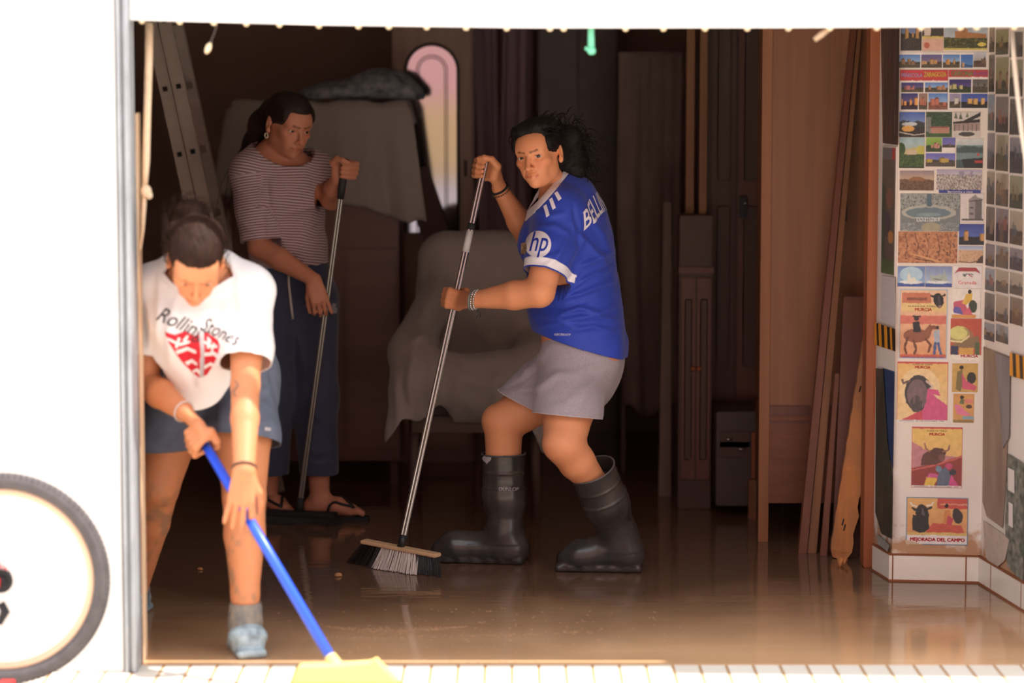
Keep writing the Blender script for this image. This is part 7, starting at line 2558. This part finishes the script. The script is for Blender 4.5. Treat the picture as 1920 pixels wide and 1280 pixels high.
hang_print('poster', FF, (1787, 738, 1826, 792), A_, 'smallest ochre poster with a pink cape swirl, lowest right of the pier posters', 'poster', GP)
A_ = Art(70, 86).grad((232, 190, 84), (236, 170, 110)).poly([(0, .76), (.4, .56), (1, .50), (1, .3), (0, .3)], (196, 124, 130)).poly([(0, .32), (.5, .40), (1, .54), (1, 0), (0, 0)], (150, 56, 52)).line([(0, .28), (.5, .38), (1, .52)], .014, (206, 90, 80))
A_.poly([(.18, .36), (.22, .54), (.36, .62), (.62, .58), (.66, .46), (.5, .38)], (106, 64, 58)).oval(.52, .57, .16, .09, (96, 58, 54)).oval(.6, .50, .07, .06, (126, 80, 74)).line([(.36, .60), (.28, .64), (.26, .72)], .014, (150, 100, 86)).line([(.62, .60), (.72, .62), (.75, .70)], .014, (150, 100, 86))
A_.poly([(.5, .0), (.54, .26), (.66, .34), (.78, .26), (.74, 0)], (96, 104, 130)).poly([(.26, .02), (.3, .18), (.52, .16), (.44, 0)], (228, 180, 50)).poly([(.3, .17), (.36, .24), (.54, .22), (.52, .16)], (206, 76, 140)).poly([(.78, .24), (.95, .02), (.74, .0)], (206, 60, 130)).oval(.82, .26, .07, .05, (60, 60, 66)).oval(.74, .36, .07, .05, (196, 60, 110)).oval(.54, .31, .06, .05, (110, 140, 160)).rect(0, .97, 1, 1, (200, 56, 60)).rect(0, 0, 1, .035, (232, 222, 214)).frame(1, (206, 96, 90))
c = hang_print('poster', FF, (1709, 800, 1804, 914), A_, 'poster of a brown bull behind a red fence, alone above the lowest poster', 'poster', GP)
words_on(c, 'PLAZA DE TOROS', 0, .87, .024, .40, INKS['black'])
words_on(c, 'MURCIA', .0, .76, .045, .30, INKS['red'], heavy=.0005)
words_on(c, 'DOMINGO, 23 DE OCTUBRE 1994', 0, -.965, .022, .88, INKS['black'])
A_ = Art(84, 62).grad((226, 170, 90), (222, 140, 80)).rect(.5, .76, 1, 1, (206, 74, 56)).rect(.55, .84, 1, .87, (226, 150, 110))
bull(A_, .25, .66, .62, (54, 50, 52), (226, 214, 196))
A_.poly([(.10, .30), (.10, .62), (.36, .62), (.38, .34), (.26, .24)], (54, 50, 52)).poly([(.34, .30), (.44, .46), (.9, .42), (.94, .26), (.3, .24)], (206, 80, 60)).poly([(.60, .46), (.62, .72), (.70, .74), (.74, .46)], (214, 130, 60)).oval(.65, .82, .03, .045, (56, 44, 42)).poly([(.64, .44), (.68, .62), (.76, .56), (.74, .42)], (200, 60, 80)).oval(.83, .62, .08, .16, (66, 60, 60), 1, .3).rect(0, .20, 1, .26, (222, 180, 90)).rect(0, 0, 1, .20, (228, 214, 208)).frame(2, (90, 140, 170)).poly([(0, 0), (.3, 0), (.1, .06), (0, .1)], (206, 176, 140))
c = hang_print('poster', FF, (1699, 932, 1815, 1021), A_, 'stained blue-edged poster lettered MEJORADA DEL CAMPO just above the skirting', 'poster', GP)
words_on(c, 'MEJORADA DEL CAMPO', .02, -.80, .095, .88, INKS['red'], heavy=.0009)

# ---- side wall right of the pier: faded postcards, hazard tape, torn paper
GS = 'faded postcards on the side wall'
FADE = [((156, 153, 124), (124, 119, 98)), ((176, 156, 130), (143, 124, 104)), ((153, 163, 174), (130, 135, 140)), ((135, 124, 117), (109, 101, 96)), ((182, 166, 143), (156, 135, 117)), ((163, 156, 109), (135, 127, 93)), ((145, 135, 143), (122, 111, 119))]
rows = [(50, 100), (102, 174), (176, 246), (248, 318), (320, 384), (386, 452), (456, 500), (502, 546), (548, 602), (604, 640)]
cols = [(1845, 1866), (1868, 1892), (1894, 1919)]
rr2 = random.Random(3)
words_place = ['left', 'middle', 'right']
kinds = ['ochre', 'brown', 'blue-grey', 'dark', 'sandy', 'olive', 'mauve-grey']
rown = ['top', 'second', 'third', 'fourth', 'fifth', 'sixth', 'seventh', 'eighth', 'ninth', 'tenth']
for ri, (ya, yb) in enumerate(rows):
    for ci, (xa_, xb_) in enumerate(cols):
        if ri == 9 and ci == 2:
            continue
        k = rr2.randrange(len(FADE)) if ri < 6 else rr2.choice([2, 3, 6, 2, 4])
        sl_ = (xa_ - 1840) * .32
        A_ = town(10, 24, sky=FADE[k], land=tuple(int(c * .7) for c in FADE[k][1]), bld=rr2.choice([(150, 120, 84), (120, 104, 90), (96, 104, 112), (150, 92, 76)]), seed=100 + ri * 3 + ci, base=rr2.uniform(.2, .5), n=3)
        if rr2.random() < .5:
            A_.rect(rr2.uniform(0, .5), 0, rr2.uniform(.6, 1), 1, rr2.choice([(110, 100, 60), (90, 104, 96), (140, 110, 80), (92, 84, 84)]), .5)
        hang_print('postcard', RW, (xa_, ya + sl_ * .55, xb_, yb + sl_ * .55 - 2), A_, 'faded %s postcard on the side wall, %s row, %s column' % (kinds[k], rown[ri], words_place[ci]), 'postcard', GS, margin=.001)


def sheet_on(fp, pts, off, name, material, label, cat, group=None, thick=.002):
    v = [fp(x, y, off) for x, y in pts] + [fp(x, y, off + thick) for x, y in pts]
    n = len(pts)
    return tag(MB().add(v, [tuple(range(n)), tuple(range(2 * n - 1, n - 1, -1))] + [(i, (i + 1) % n, n + (i + 1) % n, n + i) for i in range(n)]).build(name, material), label, cat, group)


KRAFT = mat('stained_brown_paper', srgb(150, 128, 112), rough=.9, var=.18, scale=(14, 14, 5))
GREYP = mat('stained_grey_paper', srgb(140, 130, 130), rough=.9, var=.2, scale=(14, 14, 4))
DGREEN = mat('dark_green_print', srgb(66, 78, 66), rough=.6, col2=srgb(150, 146, 136), scale=(30, 30, 40))
sheet_on(RW, [(1844, 650), (1892, 668), (1892, 760), (1886, 900), (1880, 990), (1850, 968), (1842, 940)], .002, 'paper_sheet', KRAFT, 'tall strip of stained brown paper on the side wall beside the pier', 'paper')
sheet_on(RW, [(1866, 660), (1894, 672), (1892, 820), (1880, 840)], .005, 'paper_sheet', GREYP, 'stained grey paper over the brown strip, left of the hazard tape', 'paper')
sheet_on(RW, [(1843, 975), (1880, 1000), (1892, 1012), (1884, 1050), (1866, 1066), (1848, 1045)], .004, 'paper_sheet', mat('torn_buff_paper', srgb(190, 172, 158), rough=.9, var=.12, scale=(20, 20, 20)), 'torn buff paper peeling just above the skirting of the side wall', 'paper')
sheet_on(RW, [(1890, 850), (1919, 868), (1919, 1090), (1906, 1080), (1888, 1060), (1884, 980)], .003, 'leaflet', DGREEN, 'dark green leaflet hanging low on the side wall', 'leaflet')
sheet_on(RW, [(1890, 876), (1902, 882), (1902, 925), (1890, 918)], .006, 'paper_slip', PAPER, 'upper white paper slip on the dark green leaflet', 'paper', 'slips on the green leaflet')
sheet_on(RW, [(1891, 940), (1899, 945), (1899, 990), (1891, 984)], .006, 'paper_slip', PAPER, 'lower white paper slip on the dark green leaflet', 'paper', 'slips on the green leaflet')
TAPE_Y = mat('yellow_hazard_tape', srgb(226, 150, 44), rough=.4)
TAPE_B = mat('black_hazard_stripe', srgb(44, 38, 36), rough=.4)


def tape(fp, x0, x1, ytl, ytr, h, stripes, label, off=.007):
    o = sheet_on(fp, [(x0, ytl), (x1, ytr), (x1, ytr + h), (x0, ytl + h)], off, 'hazard_tape', TAPE_Y, label, 'tape', 'hazard tape pieces')
    M = MB()
    for a, b in stripes:
        ya_, yb_ = ytl + (ytr - ytl) * (a - x0) / (x1 - x0), ytl + (ytr - ytl) * (b - x0) / (x1 - x0)
        q = [(a, ya_), (b, yb_), (b + 1.5, yb_ + h), (a + 1.5, ya_ + h)]
        v = [fp(min(x, x1), y, off + .0022) for x, y in q] + [fp(min(x, x1), y, off + .0028) for x, y in q]
        M.hexa(v)
    M.build('stripe', TAPE_B, o)
    return o


tape(RW, 1893, 1921, 660, 668, 44, [(1898, 1904), (1911, 1917)], 'yellow and black hazard tape on the side wall')
# ---- the pier's left side: plastic film, framed picture, white paper, tape
FILM = mat('dark_wrinkled_film', srgb(72, 62, 60), rough=.22, spec=.6, var=.3, scale=(24, 24, 5), bump=.006, bscale=(30, 30, 5))
sheet_on(LF, [(1651, 40), (1687, 40), (1686, 130), (1684, 272), (1655, 268)], .006, 'plastic_film', FILM, 'dark wrinkled plastic film high on the side of the pier', 'plastic film')
A_ = Art(16, 70).grad((110, 96, 84), (96, 84, 76)).rect(0, .9, 1, 1, (120, 112, 118)).rect(.75, .9, 1, 1, (186, 60, 56)).oval(.6, .6, .25, .08, (140, 96, 80)).oval(.4, .4, .3, .1, (84, 70, 84)).rect(0, 0, .3, .7, (70, 84, 70)).rect(0, 0, 1, .12, (84, 104, 66)).oval(.7, .3, .2, .05, (190, 130, 60)).frame(1, (214, 202, 196))
hang_print('picture_sheet', LF, (1655, 274, 1681, 516), A_, 'tall narrow brown picture with white edge on the side of the pier', 'picture', None, lift=.004)
sheet_on(LF, [(1652, 517), (1679, 520), (1679, 612), (1652, 598)], .004, 'paper_sheet', mat('pale_lined_paper', srgb(206, 196, 196), rough=.8, var=.04, scale=(4, 4, 160)), 'pale paper on the side of the pier above the hazard tape', 'paper')
tape(LF, 1640, 1679, 604, 617, 42, [(1643, 1646.5), (1652, 1657), (1663, 1668), (1672, 1678)], 'yellow and black hazard tape wrapped at the pier and orange jamb', off=.009)
sheet_on(LF, [(1650, 648), (1678, 655), (1677, 696), (1650, 686)], .004, 'paper_sheet', PAPER, 'small white paper on the side of the pier under the hazard tape', 'paper')
sheet_on(LF, [(1654, 690), (1677, 697), (1674, 880), (1662, 820)], .004, 'leaflet', mat('navy_print', srgb(50, 66, 104), rough=.6, var=.25, scale=(20, 20, 20)), 'navy blue leaflet under the small white paper', 'leaflet')
sheet_on(LF, [(1642, 690), (1656, 692), (1664, 830), (1673, 900), (1672, 1010), (1652, 1000), (1641, 960)], .008, 'plastic_sheet', mat('dark_green_plastic', srgb(62, 66, 58), rough=.3, var=.3, scale=(16, 16, 6), bump=.004, bscale=(20, 20, 8)), 'dark green plastic sheet hanging low at the pier beside the jamb', 'plastic sheet')
sheet_on(LF, [(1643, 1000), (1656, 1010), (1668, 1022), (1664, 1034), (1646, 1020)], .010, 'torn_film', mat('grey_torn_film', srgb(150, 146, 142), rough=.5, var=.3, scale=(50, 50, 50)), 'torn grey film on the skirting at the foot of the pier', 'plastic film')

# ---- mud on the wet floor
CLOD = mat('mud_clod', srgb(176, 124, 80), rough=.9, var=.2, scale=(60, 60, 60))


def clod(px, py, r, label, group='mud clods on the wet floor', flat=.6):
    c = np.array(G(px, py))
    pr = [Ell(c + np.array((random.uniform(-.5, .5) * r, random.uniform(-.4, .4) * r, r * .25)), (r * random.uniform(.6, .9), r * random.uniform(.6, .9), r * flat), k=r * .4) for _ in range(4)]
    V, Q = blob(pr, r / 4, floor=.0005)
    return tag(link('mud_clod', npmesh('mud_clod', V, Q), CLOD, smooth=True), label, 'mud', group)


clod(633, 1080, .013, 'orange-brown clod left below the black-and-white broom')
clod(376, 1068, .009, 'small pale clod on the floor between the bending woman and the left post')
FOAM = mat('tan_mud_scum', srgb(178, 136, 102), rough=.7, var=.2, scale=(40, 40, 40))
M = MB()
rg = random.Random(31)
for i in range(620):
    t_ = rg.random()
    if i < 300:
        x, y = 604 + 270 * t_, 1174 + 8 * math.sin(t_ * 3.1) + rg.gauss(0, 3.2) * math.sin(3.14 * t_)
    elif i < 430:
        x, y = 610 + 520 * t_, 1196 - 14 * t_ * t_ + rg.gauss(0, 1.2)
    else:
        x, y = rg.gauss(900, 210), rg.uniform(1140, 1244)
    c = G(x, y)
    r_ = rg.uniform(.0012, .0034) * (1.4 if rg.random() < .12 else 1)
    M.ball((c.x, c.y, .0004), (r_ * 1.5, r_ * 1.5, .0012), 6)
o = M.build('mud_scum', FOAM, smooth=True)
tag(o, 'streaks and specks of tan mud scum on the wet floor near the threshold', 'mud', kind='stuff')
